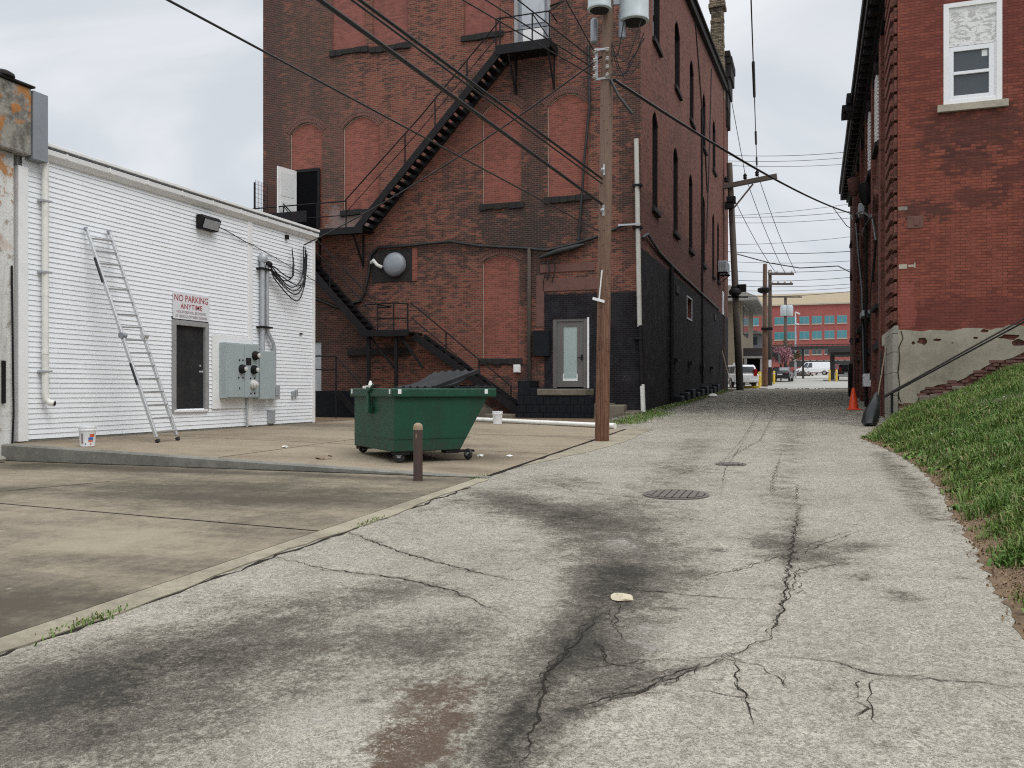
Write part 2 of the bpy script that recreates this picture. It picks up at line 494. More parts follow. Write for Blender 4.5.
M['brick_chimney'] = brick('buff_chimney_brick', (.3, .24, .15), (.2, .16, .11), (.06, .05, .045), soot=.6, pale=.2, seed=44, ms=.02, row=.11, w=.25)

M['drive'] = concrete('stained_driveway_concrete', (.26, .222, .162), (.056, .047, .036), .55, .9, bump=.35, pale=(.42, .37, .285), streaky=.36, lo=.36, hi=.7,
    blots=[(-5.9, 3.4, 3.0, 2.0, .24), (-8.0, 4.2, 2.6, 1.5, .13), (-7.2, 9.6, 3.6, 1.2, .16), (-12, 8.8, 3, .8, .1), (-12.5, 11.3, 4.5, .6, .08), (-9.5, 11.6, 5, .35, .1), (-10.5, 7.2, 1.8, .8, -.07), (-6.6, 6.6, 1.6, .7, -.06)])
M['pad'] = concrete('tan_slab_concrete', (.275, .228, .166), (.115, .092, .066), .4, .75, bump=.15, lo=.42, hi=.7,
    blots=[(-13.2, 21.4, 2.0, 1.3, .2), (-9.5, 24.2, 4, .9, .14), (-6.4, 14.2, 1.5, 1.1, .2), (-5.2, 12.6, .8, .5, .15), (-7, 16.5, 1.4, .5, .1), (-13.9, 13.4, .8, 1.3, .12)])  # one blot darkens the slab beneath the dumpster
M['kerb'] = concrete('grey_kerb_concrete', (.225, .218, .19), (.1, .098, .085), 1.2, .6, bump=.4)
M['gutter'] = concrete('pale_gutter_concrete', (.3, .268, .2), (.13, .112, .085), .9, .6, bump=.35)
M['lot'] = concrete('pale_parking_concrete', (.34, .33, .3), (.25, .24, .22), .15, .5)
M['stucco'] = concrete('cracked_grey_stucco', (.35, .32, .25), (.19, .17, .13), .7, .65, bump=.5)
M['pier'] = concrete('grey_stone_pier', (.28, .265, .225), (.16, .15, .125), 1.0, .6, bump=.4)
M['stone'] = concrete('rough_foundation_stone', (.2, .175, .135), (.09, .075, .06), 1.6, .7, bump=.8)
M['ground'] = concrete('bare_packed_earth', (.11, .095, .075), (.06, .05, .04), .3, .6)
M['crack'] = paint('open_crack_dark', (.026, .023, .019), .98, (.04, .035, .03), .5, 20, spec=.05)
M['soil'] = concrete('brown_verge_soil', (.17, .118, .075), (.085, .06, .042), 2.2, .7, bump=.8)


def oldwall():
    t = NT('flaking_white_masonry')
    a = t.noise(1.4, 7, .7); b = t.noise(5, 6, .7); c0 = t.noise(40, 3)
    st = t.noise(2.2, 5, .6, t.scale(t.pos(), (1, 1, .12)))
    c = t.mix(t.smooth(st, .5, .7, 0, .6), (.66, .66, .63), (.36, .34, .3))
    c = t.mix(t.smooth(b, .56, .66, 0, .85), c, (.3, .26, .21))
    c = t.mix(t.smooth(c0, .6, .7, 0, .4), c, (.16, .14, .12))
    z = t.sep(t.n('ShaderNodeNewGeometry').outputs['Position'])[2]
    up = t.smooth(z, 5.4, 6.5)
    c = t.mix(t.math('MULTIPLY', up, .85), c, t.mix(t.smooth(b, .4, .6), (.25, .23, .19), (.075, .065, .052)))
    rust = t.math('MULTIPLY', t.smooth(a, .52, .58), t.smooth(z, 3.8, 5.2))
    c = t.mix(t.math('MULTIPLY', rust, .9), c, t.mix(b, (.5, .21, .05), (.3, .13, .05)))
    t.bump(t.math('ADD', a, b), .6, .03)
    return t.done(c, .9, 0, .2)


M['oldwall'] = oldwall()


def peeling():
    t = NT('peeling_white_board')
    b = t.noise(5, 7, .75, t.scale(t.pos(), (1, 1, 2.4)), .9); z = t.sep(t.pos())[2]
    m = t.math('MULTIPLY', t.smooth(b, .5, .54), t.math('MULTIPLY', t.smooth(z, 9.8, 10.0), t.smooth(z, 10.98, 10.75)))
    c = t.mix(t.math('MULTIPLY', m, .75), (.74, .74, .72), (.34, .33, .31))
    t.bump(b, .3, .01)
    return t.done(c, .8)


M['peel'] = peeling()


def asphalt():
    t = NT('worn_asphalt')
    p = t.pos()
    at = t.n('ShaderNodeAttribute', {'attribute_name': 'wear'})
    r, g, b = t.n('ShaderNodeSeparateColor', None, Color=at.outputs[0]).outputs[:3]
    v1 = t.n('ShaderNodeTexVoronoi', None, Vector=p, Scale=130.0); v2 = t.n('ShaderNodeTexVoronoi', None, Vector=p, Scale=62.0)
    s1 = t.sep(v1.outputs['Color'])[0]; s2 = t.sep(v2.outputs['Color'])[1]
    big = t.noise(.55, 6, .65, p); mid = t.noise(3.2, 7, .72, p); fine = t.noise(19, 5, .7, p); grain = t.noise(160, 2, .6, p)
    v3 = t.n('ShaderNodeTexVoronoi', None, Vector=p, Scale=26.0); s3 = t.sep(v3.outputs['Color'])[2]
    flk = t.noise(5.5, 9, .8, p); crumb = t.noise(42, 4, .75, p)
    spk = t.math('ADD', t.math('MULTIPLY', s1, .36), t.math('ADD', t.math('MULTIPLY', s2, .26), t.math('ADD', t.math('MULTIPLY', s3, .12), t.math('MULTIPLY', t.smooth(crumb, .25, .75), .26))))
    base = t.mix(t.smooth(spk, .18, .82), (.19, .174, .142), (.52, .482, .402))
    base = t.mix(t.smooth(flk, .57, .68, 0, .3), base, (.13, .12, .1))
    base = t.mix(t.smooth(flk, .42, .33, 0, .2), base, (.56, .53, .46))
    base = t.mix(t.math('MULTIPLY', t.smooth(spk, .76, .9), .45), base, (.6, .565, .48))
    # dark binder still on the stones where wear (red channel) is low
    brk = t.math('ADD', t.math('MULTIPLY', t.math('SUBTRACT', mid, .5), 1.7), t.math('ADD', t.math('MULTIPLY', t.math('SUBTRACT', fine, .5), 1.3), t.math('MULTIPLY', t.math('SUBTRACT', flk, .5), 1.5)))
    brk = t.math('ADD', brk, t.math('MULTIPLY', t.math('SUBTRACT', big, .5), .8))
    stone = t.math('ADD', t.math('MULTIPLY', t.math('SUBTRACT', s1, .5), .55), t.math('ADD', t.math('MULTIPLY', t.math('SUBTRACT', s2, .5), .75), t.math('MULTIPLY', t.math('SUBTRACT', crumb, .5), .9)))
    # each stone keeps or has lost its binder on its own
    d = t.smooth(t.math('ADD', r, t.math('ADD', t.math('MULTIPLY', brk, .95), stone)), .3, .66)
    darkc = t.mix(t.smooth(spk, .35, .9), (.05, .0445, .036), (.195, .174, .14))
    darkc = t.mix(t.math('MULTIPLY', t.smooth(spk, .86, .93), .75), darkc, (.4, .38, .33))
    c = t.mix(t.math('MULTIPLY', d, .92), base, darkc)
    w = t.smooth(t.math('ADD', r, t.math('MULTIPLY', brk, .8)), .84, 1.45)
    c = t.mix(t.math('MULTIPLY', w, .75), c, t.mix(t.smooth(spk, .8, .9), (.018, .0165, .014), (.2, .19, .16)))
    mud = t.math('MULTIPLY', t.smooth(t.math('ADD', g, t.math('MULTIPLY', brk, .8)), .3, .7), t.smooth(spk, .8, .55, .35, 1.0))
    c = t.mix(t.math('MULTIPLY', mud, .9), c, t.mix(grain, (.06, .036, .023), (.115, .072, .047)))
    lt = t.smooth(t.math('ADD', b, t.math('MULTIPLY', brk, .8)), .4, .8)
    c = t.mix(t.math('MULTIPLY', lt, .5), c, t.mix(spk, (.36, .34, .3), (.66, .63, .56)))
    c = t.mix(t.smooth(big, .35, .7, 0, .22), c, (.15, .137, .115))
    h = t.math('ADD', t.math('MULTIPLY', v1.outputs['Distance'], -1.1), t.math('ADD', t.math('MULTIPLY', fine, .6), t.math('MULTIPLY', v2.outputs['Distance'], -.6)))
    t.bump(h, .75, .012)
    return t.done(c, t.smooth(w, 0, 1, .95, .75), 0, .08)


M['asphalt'] = asphalt()


def grassmat():
    t = NT('spring_grass')
    a = t.n('ShaderNodeAttribute', {'attribute_name': 'tone'}).outputs['Fac']
    n = t.noise(.7, 4)
    c = t.mix(a, (.058, .12, .018), (.18, .25, .05))
    c = t.mix(t.smooth(n, .42, .6, 0, .6), c, (.07, .155, .024))
    c = t.mix(t.smooth(a, .86, .9), c, (.27, .225, .11))
    t.put(t.b, 'Subsurface Weight', 0.0)
    return t.done(c, .55, 0, .3)


M['grass'] = grassmat()
t = NT('bank_turf_soil'); n_ = t.noise(5, 6, .7)
t.bump(n_, .7, .03)
M['turf'] = t.done(t.mix(n_, (.05, .075, .02), (.075, .058, .032)), .95)


# =================================================================== GROUND
def grid(name, xs, ys, zf, mat, kind='structure'):
    xs = np.asarray(xs, float); ys = np.asarray(ys, float)
    X, Y = np.meshgrid(xs, ys)
    Z = zf(X, Y)
    me = bpy.data.meshes.new(name)
    nx, ny = len(xs), len(ys)
    v = np.stack([X.ravel(), Y.ravel(), Z.ravel()], 1)
    i = np.arange(nx * ny).reshape(ny, nx)
    q = np.stack([i[:-1, :-1], i[:-1, 1:], i[1:, 1:], i[1:, :-1]], -1).reshape(-1, 4)
    me.vertices.add(len(v)); me.vertices.foreach_set('co', v.ravel())
    me.loops.add(q.size); me.loops.foreach_set('vertex_index', q.ravel().astype(np.int32))
    me.polygons.add(len(q)); me.polygons.foreach_set('loop_start', np.arange(0, q.size, 4, dtype=np.int32))
    me.polygons.foreach_set('use_smooth', np.ones(len(q), bool))
    me.materials.append(mat); me.update(calc_edges=True); me.validate()
    o = bpy.data.objects.new(name, me); COL.objects.link(o)
    if kind: o['kind'] = kind
    return o, v


grid('ground', np.linspace(-400, 400, 41), np.linspace(-60, 700, 39), lambda X, Y: SL * Y - .25, M['ground'])
grid('parking_lot', np.linspace(-90, 90, 10), np.linspace(62.9, 330, 10), lambda X, Y: SL * Y - .004, M['lot'])

# alley: asphalt with wear painted by age (stains with their own outlines)
ROADL = -4.5
ys = [-3.0]
while ys[-1] < 63.0:
    y = ys[-1]
    ys.append(y + (.07 if y < 9 else .07 + .012 * (y - 9)))
ys[-1] = 63.0
xs = np.concatenate([np.arange(-6.1, -4.6, .25), np.arange(ROADL, 2.6, .075)])
alley, av = grid('alley', xs, ys, lambda X, Y: SL * Y, M['asphalt'])
wear = np.zeros((len(av), 3))
ax_, ay_ = av[:, 0], av[:, 1]
Fv = np.array([-ST, CT]); Rv = np.array([CT, ST])


def blob(u, v, ru, rv, amt, ch=0):
    c = GP(u, v); dist = math.hypot(c.x, c.y)
    rx = ru * dist / F
    ra = abs((GP(u, v - rv) - GP(u, v + rv)).length) / 2 + 1e-3
    dx, dy = ax_ - c.x, ay_ - c.y
    a = (dx * Rv[0] + dy * Rv[1]) / rx; b = (dx * Fv[0] + dy * Fv[1]) / ra
    d = np.sqrt(a * a + b * b)
    wear[:, ch] += amt * (1.1 if ch == 0 else .92) * np.clip(1.35 - d, 0, 1)


def streak(pts, amt, ch=0):
    P = [(GP(u, v), w * GP(u, v).length / F) for u, v, w in pts]
    best = np.zeros(len(av))
    for (p, wp), (q, wq) in zip(P[:-1], P[1:]):
        d = np.array([q.x - p.x, q.y - p.y]); L2 = d @ d
        tt = np.clip(((ax_ - p.x) * d[0] + (ay_ - p.y) * d[1]) / L2, 0, 1)
        dd = np.hypot(ax_ - p.x - tt * d[0], ay_ - p.y - tt * d[1]) / (wp + (wq - wp) * tt)
        best = np.maximum(best, np.clip(1.4 - dd, 0, 1))
    wear[:, ch] += amt * best


# dark run of broken binder down the middle, then older dark fields
streak([(618, 575, 45), (600, 610, 42), (570, 650, 45), (525, 700, 55), (490, 768, 70)], .78)
streak([(600, 615, 8), (560, 660, 10), (525, 705, 14), (490, 790, 16)], .5)
blob(610, 540, 75, 38, .62); blob(545, 512, 55, 16, .55); blob(500, 500, 45, 12, .5); blob(640, 512, 60, 14, .35)
streak([(655, 620, 22), (640, 660, 26), (615, 690, 30)], .5)
blob(600, 655, 40, 22, .45)
streak([(40, 690, 75), (170, 645, 65), (280, 612, 52), (370, 590, 40)], .42)
blob(60, 720, 150, 70, .42); blob(190, 680, 190, 50, .34); blob(110, 740, 120, 40, .2); blob(320, 640, 120, 36, .28); blob(470, 640, 60, 40, .3); blob(230, 600, 80, 14, .2); blob(420, 505, 60, 10, .25); blob(430, 585, 60, 12, .2); blob(420, 640, 60, 20, .3)
blob(700, 470, 40, 5, .3); blob(560, 482, 40, 8, .35)
blob(808, 551, 50, 13, .62); blob(770, 541, 28, 9, .4); blob(860, 545, 22, 6, .35); blob(795, 560, 40, 8, .3)
for u, v, ru, rv in ((694, 573, 13, 4), (720, 550, 10, 3), (862, 577, 15, 4), (905, 598, 20, 4), (898, 592, 9, 3), (670, 609, 12, 3), (888, 747, 13, 6), (925, 732, 8, 4), (830, 688, 12, 7), (750, 735, 10, 5), (767, 584, 6, 2), (965, 578, 10, 2), (300, 690, 12, 3), (365, 700, 9, 3)):
    blob(u, v, ru, rv, .55)
streak([(795, 420, 10), (790, 455, 16), (782, 495, 20), (790, 535, 22)], .25)
streak([(700, 440, 16), (672, 470, 24), (640, 500, 30)], .28)
streak([(880, 452, 10), (905, 480, 14), (930, 520, 12)], .45)
wear[:, 0] += np.clip((ay_ - 21) / 20, 0, 1) * .62              # the alley turns darker towards its far end
wear[:, 0] += np.clip((-4.9 - ax_) / .5, 0, 1) * .5
streak([(480, 490, 20), (560, 515, 40), (640, 540, 60), (640, 580, 60), (590, 640, 60)], .2); streak([(0, 700, 110), (200, 660, 90), (380, 600, 50)], .2)
# brown mud
blob(415, 712, 58, 34, .62, 1); blob(395, 755, 60, 26, .55, 1); blob(440, 735, 60, 24, .35, 1); blob(470, 690, 40, 26, .35, 1); blob(350, 650, 30, 9, .35, 1); blob(440, 760, 60, 20, .3, 1)
streak([(868, 442, 12), (905, 470, 12), (940, 512, 12), (985, 570, 12), (1040, 640, 14)], .34, 1)
blob(880, 425, 40, 6, .4, 1)
# pale, washed fields
blob(330, 725, 120, 40, .6, 2); blob(420, 610, 60, 20, .35, 2); blob(350, 560, 70, 14, .35, 2); blob(650, 635, 45, 22, .6, 2); blob(780, 700, 200, 60, .25, 2); blob(830, 480, 70, 30, .3, 2); blob(620, 545, 30, 12, .75, 2); blob(690, 515, 60, 10, .35, 2); blob(450, 540, 50, 12, .45, 2); blob(760, 620, 100, 30, .3, 2)
for pts_ in ([(690, 660), (735, 655), (768, 640), (782, 610), (786, 585), (790, 560), (795, 530), (800, 505)], [(768, 655), (830, 662), (880, 676), (940, 680), (1024, 688)], [(735, 660), (690, 668), (640, 690), (560, 712)], [(345, 531), (400, 552), (450, 566), (500, 578), (545, 584)], [(270, 556), (330, 570), (400, 578), (450, 590), (500, 612)]):
    streak([(u, v, 5) for u, v in pts_], .3)          # dirt beside the cracks
streak([(545, 730, 24), (590, 700, 26), (640, 680, 22), (690, 668, 14)], .42)
att = alley.data.color_attributes.new('wear', 'FLOAT_COLOR', 'POINT')
att.data.foreach_set('color', np.concatenate([np.clip(wear, 0, 1.4), np.ones((len(av), 1))], 1).astype(np.float32).ravel())

# driveway apron, kerb gutter, raised slab
GX = -4.73
grid('driveway', np.linspace(-34, GX, 12), np.linspace(-4, 12.05, 12), lambda X, Y: SL * Y + .006 + 0 * X, M['drive'])
mb = MB()
yy = np.arange(-4, 12.0, .22)
ex = [ROADL + .05 * math.sin(y * 1.7) + random.uniform(-.025, .025) - (.22 * max(0, (y - 10.6)) ** 1.3 if y > 10.6 else 0) * .25 for y in yy]
for i in range(len(yy) - 1):
    a, b = yy[i], yy[i + 1]
    mb.add([(GX + .015, a, gz(a) - .05), (ex[i], a, gz(a) - .05), (ex[i + 1], b, gz(b) - .05), (GX + .015, b, gz(b) - .05),
            (GX + .015, a, gz(a) + .02), (ex[i], a, gz(a) + .012), (ex[i + 1], b, gz(b) + .012), (GX + .015, b, gz(b) + .02)],
           [(4, 5, 6, 7), (1, 2, 6, 5), (3, 0, 4, 7)])
tag(mb.build('kerb_strip', M['gutter']), kind='structure')

PXR, PXL, PY0, PY1 = -4.7, -14.38, 12.0, 26.0


def padz(x, y):
    k = np.clip((x - PXL) / (PXR - PXL), 0, 1)
    zl = .64 + .001 * (y - 12)
    zr = SL * y + .012
    return zl * (1 - k) + zr * k


def pad_back(x):        # the slab's back edge runs at a slant
    k = np.clip((x - PXR) / (-10.2 - PXR), 0, 1)
    return 22.35 + (25.3 - 22.35) * k


nx, ny = 50, 50
xs_ = np.linspace(PXL, PXR, nx); V = []
for j in range(ny):
    for x in xs_:
        y1 = float(pad_back(x)); y = PY0 + .16 + (y1 - PY0 - .16) * j / (ny - 1)
        V.append((x, y, float(padz(x, y))))
mb = MB()
mb.add(V, [(j * nx + i, j * nx + i + 1, (j + 1) * nx + i + 1, (j + 1) * nx + i) for j in range(ny - 1) for i in range(nx - 1)])
base = len(mb.v)
tag(mb.build('concrete_pad', M['pad'], smooth=30), kind='structure')
# kerb along the pad's front, its height dying out towards the alley; then its edge along the alley
mb = MB()
xs_ = np.linspace(-15.3, PXR + .1, 42)
pts = []
for x in xs_:
    zt = float(padz(x, PY0)) + .004
    w = random.uniform(-.008, .008)
    y0 = PY0 + w + (.0 if x > -14.6 else .1)
    pts.append([(x, y0, gz(PY0) - .1), (x, y0, zt - .025), (x, y0 + .03, zt), (x, PY0 + .17, zt), (x, PY0 + .17, gz(PY0) - .1)])
for a, b in zip(pts[:-1], pts[1:]):
    for k in range(4):
        mb.quad(a[k], b[k], b[k + 1], a[k + 1])
mb.add(pts[0], [(0, 1, 2, 3, 4)]); mb.add(pts[-1], [(4, 3, 2, 1, 0)])
tag(mb.build('pad_kerb', M['kerb'], smooth=40), kind='structure')
mb = MB()       # joint lines cut into the slab, filled with dirt
def ribbon(mb, pts, w, lift, zf):
    P = [Vector((p[0], p[1], 0)) for p in pts]
    L, R_ = [], []
    for i, p in enumerate(P):
        d = (P[min(i + 1, len(P) - 1)] - P[max(i - 1, 0)]).normalized(); s = Vector((-d.y, d.x, 0))
        ww = (w[i] if isinstance(w, list) else w)
        for lst, sg in ((L, 1), (R_, -1)):
            q = p + s * ww * sg * .5
            lst.append((q.x, q.y, zf(q.x, q.y) + lift))
    for i in range(len(P) - 1):
        mb.quad(R_[i], R_[i + 1], L[i + 1], L[i])


def jag(pts, step=.12, amp=.03):
    out = []
    for p, q in zip(pts[:-1], pts[1:]):
        p, q = Vector(p), Vector(q); d = q - p; n = max(1, int(d.length / step))
        s = Vector((-d.y, d.x, 0)).normalized()
        for i in range(n):
            out.append(p + d * i / n + s * random.uniform(-amp, amp) + s * amp * .8 * math.sin(i * .9 + p.x * 7))
    out.append(Vector(pts[-1]))
    return out


road = lambda x, y: SL * y
padf = lambda x, y: float(padz(x, y))
jm = MB()
for y in (15.6, 19.4):
    ribbon(jm, [(PXL + .05 + (PXR - PXL - .1) * i / 30, y, 0) for i in range(31)], .022, .004, padf)
ribbon(jm, [(-9.6, 12.2 + 11.5 * i / 30, 0) for i in range(31)], .02, .004, padf)
drv = lambda x, y: SL * y + .006
for a, b in (((0, 504), (322, 532)), ((0, 492), (110, 482))):
    p, q = GP(*a), GP(*b)
    d = (q - p); p2 = p - d * .6
    ribbon(jm, jag([p2, q], .3, .006), .026, .004, drv)
ribbon(jm, [(GX, -4 + 16 * i / 60, 0) for i in range(61)], .035, .006, lambda x, y: SL * y + .006)
# dark seam where the pad meets the alley
ribbon(jm, jag([(PXR + .02, 12.0, 0), (PXR + .02, 22.3, 0)], .2, .015), [random.uniform(.05, .13) for _ in range(400)], .006, road)
ribbon(jm, jag([(-15, PY0 - .03, 0), (GX, PY0 - .03, 0)], .2, .012), [random.uniform(.03, .09) for _ in range(400)], .012, road)
ribbon(jm, jag([(ROADL + .02, -3, 0), (ROADL + .02, 11, 0)], .12, .03), [random.uniform(.01, .06) for _ in range(600)], .004, road)
tag(jm.build('slab_joints', M['crack']), kind='structure')
# strip of old concrete between pad and asphalt (right of the pad, up to the pole)
mb = MB()
prev = None
for i in range(40):
    y = 13.6 + i * .24
    xr = PXR + .1 + .68 * math.sin(min(1, i / 30) * math.pi * .62) + random.uniform(-.03, .03) if i < 39 else PXR + .12
    cur = ((PXR + .06, y, gz(y) + .005), (xr, y, gz(y) + .005))
    if prev: mb.quad(prev[0], prev[1], cur[1], cur[0])
    prev = cur
tag(mb.build('concrete_margin', M['gutter']), kind='structure')

# cracks across the asphalt
ck = MB()
CR = [
    [(690, 660), (735, 655), (768, 640), (782, 610), (786, 585), (790, 560), (795, 530), (800, 505)],
    [(768, 655), (830, 662), (880, 676), (940, 680), (1024, 688)],
    [(880, 678), (868, 690), (870, 708), (876, 724)], [(735, 655), (736, 680), (745, 700), (754, 726)],
    [(735, 660), (690, 668), (640, 690), (560, 712)], [(735, 655), (680, 676), (620, 700)], [(715, 655), (765, 668)],
    [(800, 505), (785, 498), (770, 494), (772, 480), (782, 452)], [(796, 505), (798, 485)], [(790, 560), (820, 545), (862, 530)], [(786, 585), (800, 570), (850, 563)],
    [(345, 531), (400, 552), (450, 566), (500, 578), (545, 584)], [(270, 556), (330, 570), (400, 578), (450, 590), (500, 612)],
    [(545, 480), (575, 492), (640, 498), (690, 500)], [(525, 480), (560, 482), (640, 485), (720, 462), (760, 440), (778, 405)],
    [(600, 615), (575, 645), (548, 672), (540, 700), (535, 730), (520, 768)], [(598, 640), (608, 662), (640, 670)], [(690, 580), (740, 570), (795, 552)],
    [(590, 590), (640, 590), (700, 596), (770, 600)], [(620, 600), (615, 625), (622, 640)],
    [(650, 510), (690, 520), (750, 525)], [(620, 468), (700, 463), (800, 462)], [(720, 500), (725, 470), (745, 440)], [(780, 610), (793, 590), (796, 570)], [(690, 660), (640, 660), (590, 670)],
    [(765, 668), (790, 690)], [(700, 690), (760, 700)], [(760, 410), (742, 440), (715, 470)],
]
MAINW = {0: .012, 1: .01, 15: .021, 3: .011, 4: .009, 5: .008, 11: .016, 12: .014}
for i, c in enumerate(CR):
    P = jag([GP(u, v) for u, v in c], .045, .014)
    w0 = MAINW.get(i, .008) * .75
    k = len(P)
    w = [max(.002, w0 * random.uniform(.3, 1.35) * min(1, 4 * (j + .5) / k, 4 * (k - j) / k)) for j in range(k)]
    P = [p for p in P if -5.5 < p.x < 2.4]
    if len(P) > 2: ribbon(ck, P, w[:len(P)], .004, road)
for i, c in enumerate(CR):                 # finer side cracks that run beside the main ones
    for rep in range(2 if i in (0, 4, 5, 15) else 1):
        Q = [GP(u, v) for u, v in c]
        off = Vector((random.uniform(-.07, .07), random.uniform(-.05, .05), 0))
        P = jag([q + off * random.uniform(.3, 1.3) for q in Q], .04, .02)
        a = int(len(P) * random.uniform(0, .4)); b = int(len(P) * random.uniform(.6, 1)); P = [p for p in P[a:b] if -5.5 < p.x < 1.2]
        if len(P) > 4: ribbon(ck, P, [random.uniform(.001, .007) for _ in P], .0045, road)
    Q = jag([GP(u, v) for u, v in c], .3, .05)
    for q in Q[1:-1]:                        # short spurs
        if random.random() < .35 and -5 < q.x < 1:
            a = random.uniform(0, 6.28); l = random.uniform(.06, .22); e = q + Vector((math.cos(a), math.sin(a), 0)) * l
            P = jag([q, e], .03, .014); ribbon(ck, P, [.006 * (1 - k_ / len(P)) + .001 for k_ in range(len(P))], .005, road)
tag(ck.build('road_cracks', M['crack']), kind='structure')

# storm grate and manhole cover
def cover(name, label, u, v, r, bars):
    p = GP(u, v)
    o = thing(name, label, 'manhole', (p.x, p.y, gz(p.y)))
    m = MB(); ax = (0, -SL, 1)
    m.lathe(p + Vector((0, 0, -.03)), [(r, 0), (r, .045), (r - .05, .045), (r - .05, .03)], 32, ax)
    m.build('cover_frame', M['ironplate'], o, smooth=30)
    m = MB(); m.lathe(p + Vector((0, 0, .002)), [(r - .052, 0), (r - .052, .004)], 32, ax); m.build('pit_shade', M['dark'], o)  # flat black disc painting the shade of the hole below the bars
    m = MB()
    for i in range(3):
        d = (i + 1) / 4 * 2 - 1; h = math.sqrt(1 - d * d) * (r - .06)
        m.box(p.x - h, p.x + h, p.y + d * (r - .06) - .02, p.y + d * (r - .06) + .02, p.z + d * r * SL - .01, p.z + d * r * SL + .018)
    for i in range(bars):
        d = (i + .5) / bars * 2 - 1; h = math.sqrt(1 - d * d) * (r - .06)
        a = d * (r - .06); w_ = r * .68 / bars
        P = [Vector((p.x + a + sx, p.y + sy, p.z + sy * SL - .01)) for sx, sy in ((-w_, -h), (w_, -h), (w_, h), (-w_, h))]
        m.prism(P, (0, 0, .034))
    m.build('grate_bars', M['ironplate'], o)
    return o


cover('storm_grate', 'round cast iron storm grate set in the alley in front of the wooden pole', 676, 495, .42, 8)
cover('manhole_cover', 'small dark iron cover farther up the alley, beyond the storm grate', 731, 464.5, .25, 5)
p = GP(621, 599)
m = MB(); random.seed(5)
m.lathe(p, [(.08, 0), (.1, .01), (.08, .025), (.04, .035), (.0, .038)], 9)
for i, v in enumerate(m.v): m.v[i] = (p.x + (v[0] - p.x) * .85 + random.uniform(-.015, .015), v[1] + random.uniform(-.015, .015), v[2] + random.uniform(-.008, .008) - .004)
tag(m.build('rock', M['lichen'], smooth=50), 'pale tan rock lying on the alley beside the dark broken strip', 'rock')

# ------------------------------------------------------------------ grassy bank
EDGE = [(-4, 1.2), (3, 1.2), (6.5, 1.32), (8.3, 1.42), (10.5, 1.53), (12.8, 1.66), (14.8, 1.66), (17, 1.55), (19.5, 1.25), (20.6, 1.08), (22.3, 1.35), (24.98, 1.75)]
EY = np.array([e[0] for e in EDGE]); EX = np.array([e[1] for e in EDGE])


def bank(x, y):
    d = np.maximum(0, x - np.interp(y, EY, EX))
    h = .425 * np.minimum(d, 5.5) - .10 * np.exp(-d * 2.2) + .10
    h = h * np.clip(d * 3, 0, 1) + .06 * np.sin(x * 2.3 + y * .7) * np.clip(d, 0, 1) + .04 * np.sin(y * 1.9 + x) * np.clip(d, 0, 1)
    return SL * y + .02 * np.clip(d * 4, 0, 1) + h


ys = np.arange(-4, 25.0, .16); N = 60
V = []
for y in ys:
    x0 = float(np.interp(y, EY, EX)) + .02
    for i in range(N):
        s = (i / (N - 1)) ** 1.6
        x = x0 + s * 11
        V.append((x, y, float(bank(x, y)) + .006))
mb = MB(); mb.add(V, [(j * N + i, j * N + i + 1, (j + 1) * N + i + 1, (j + 1) * N + i) for j in range(len(ys) - 1) for i in range(N - 1)])
tag(mb.build('grass_bank', M['turf'], smooth=60), kind='structure')
mb = MB(); prev = None      # bare verge of soil between asphalt and grass
for y in np.arange(-3, 25, .12):
    x0 = float(np.interp(y, EY, EX)); a = x0 - .09 + random.uniform(-.05, .05); b = x0 + .16
    P = [(a, y, gz(y) + .004), (x0 + .03, y, gz(y) + .02), (b, y, float(bank(b, y)) + .012)]

    if prev:
        mb.quad(prev[0], prev[1], P[1], P[0]); mb.quad(prev[1], prev[2], P[2], P[1])
    prev = P
tag(mb.build('dirt_verge', M['soil'], smooth=60), kind='structure')


def blades(name, n, mat, sampler, hmin, hmax, wmin, wmax, lean=.5):
    x, y, z, dens = sampler(n)
    n = len(x)
    h = rng.uniform(hmin, hmax, n) * dens; w = rng.uniform(wmin, wmax, n)
    th = rng.uniform(0, 2 * np.pi, n); ln = rng.uniform(0, lean, n) * h
    la = rng.uniform(0, 2 * np.pi, n)
    dx, dy = np.cos(th) * w / 2, np.sin(th) * w / 2
    lx, ly = np.cos(la) * ln, np.sin(la) * ln
    v = np.empty((n, 5, 3))
    v[:, 0] = np.stack([x - dx, y - dy, z - .01], 1); v[:, 1] = np.stack([x + dx, y + dy, z - .01], 1)
    v[:, 2] = np.stack([x + dx * .8 + lx * .35, y + dy * .8 + ly * .35, z + h * .6], 1)
    v[:, 3] = np.stack([x - dx * .8 + lx * .35, y - dy * .8 + ly * .35, z + h * .6], 1)
    v[:, 4] = np.stack([x + lx, y + ly, z + h * (1 - .3 * lean)], 1)
    b = np.arange(n)[:, None] * 5
    loops = np.concatenate([b + np.array([[0, 1, 2, 3]]), b + np.array([[3, 2, 4]])], 1).ravel().astype(np.int32)
    st = (np.arange(n)[:, None] * 7 + np.array([[0, 4]])).ravel().astype(np.int32)
    me = bpy.data.meshes.new(name)
    me.vertices.add(n * 5); me.vertices.foreach_set('co', v.ravel())
    me.loops.add(len(loops)); me.loops.foreach_set('vertex_index', loops)
    me.polygons.add(n * 2); me.polygons.foreach_set('loop_start', st)
    me.materials.append(mat); me.update(calc_edges=True)
    tone = me.attributes.new('tone', 'FLOAT', 'POINT'); tone.data.foreach_set('value', np.repeat(rng.uniform(0, 1, n), 5).astype(np.float32))
    o = bpy.data.objects.new(name, me); COL.objects.link(o)
    return o


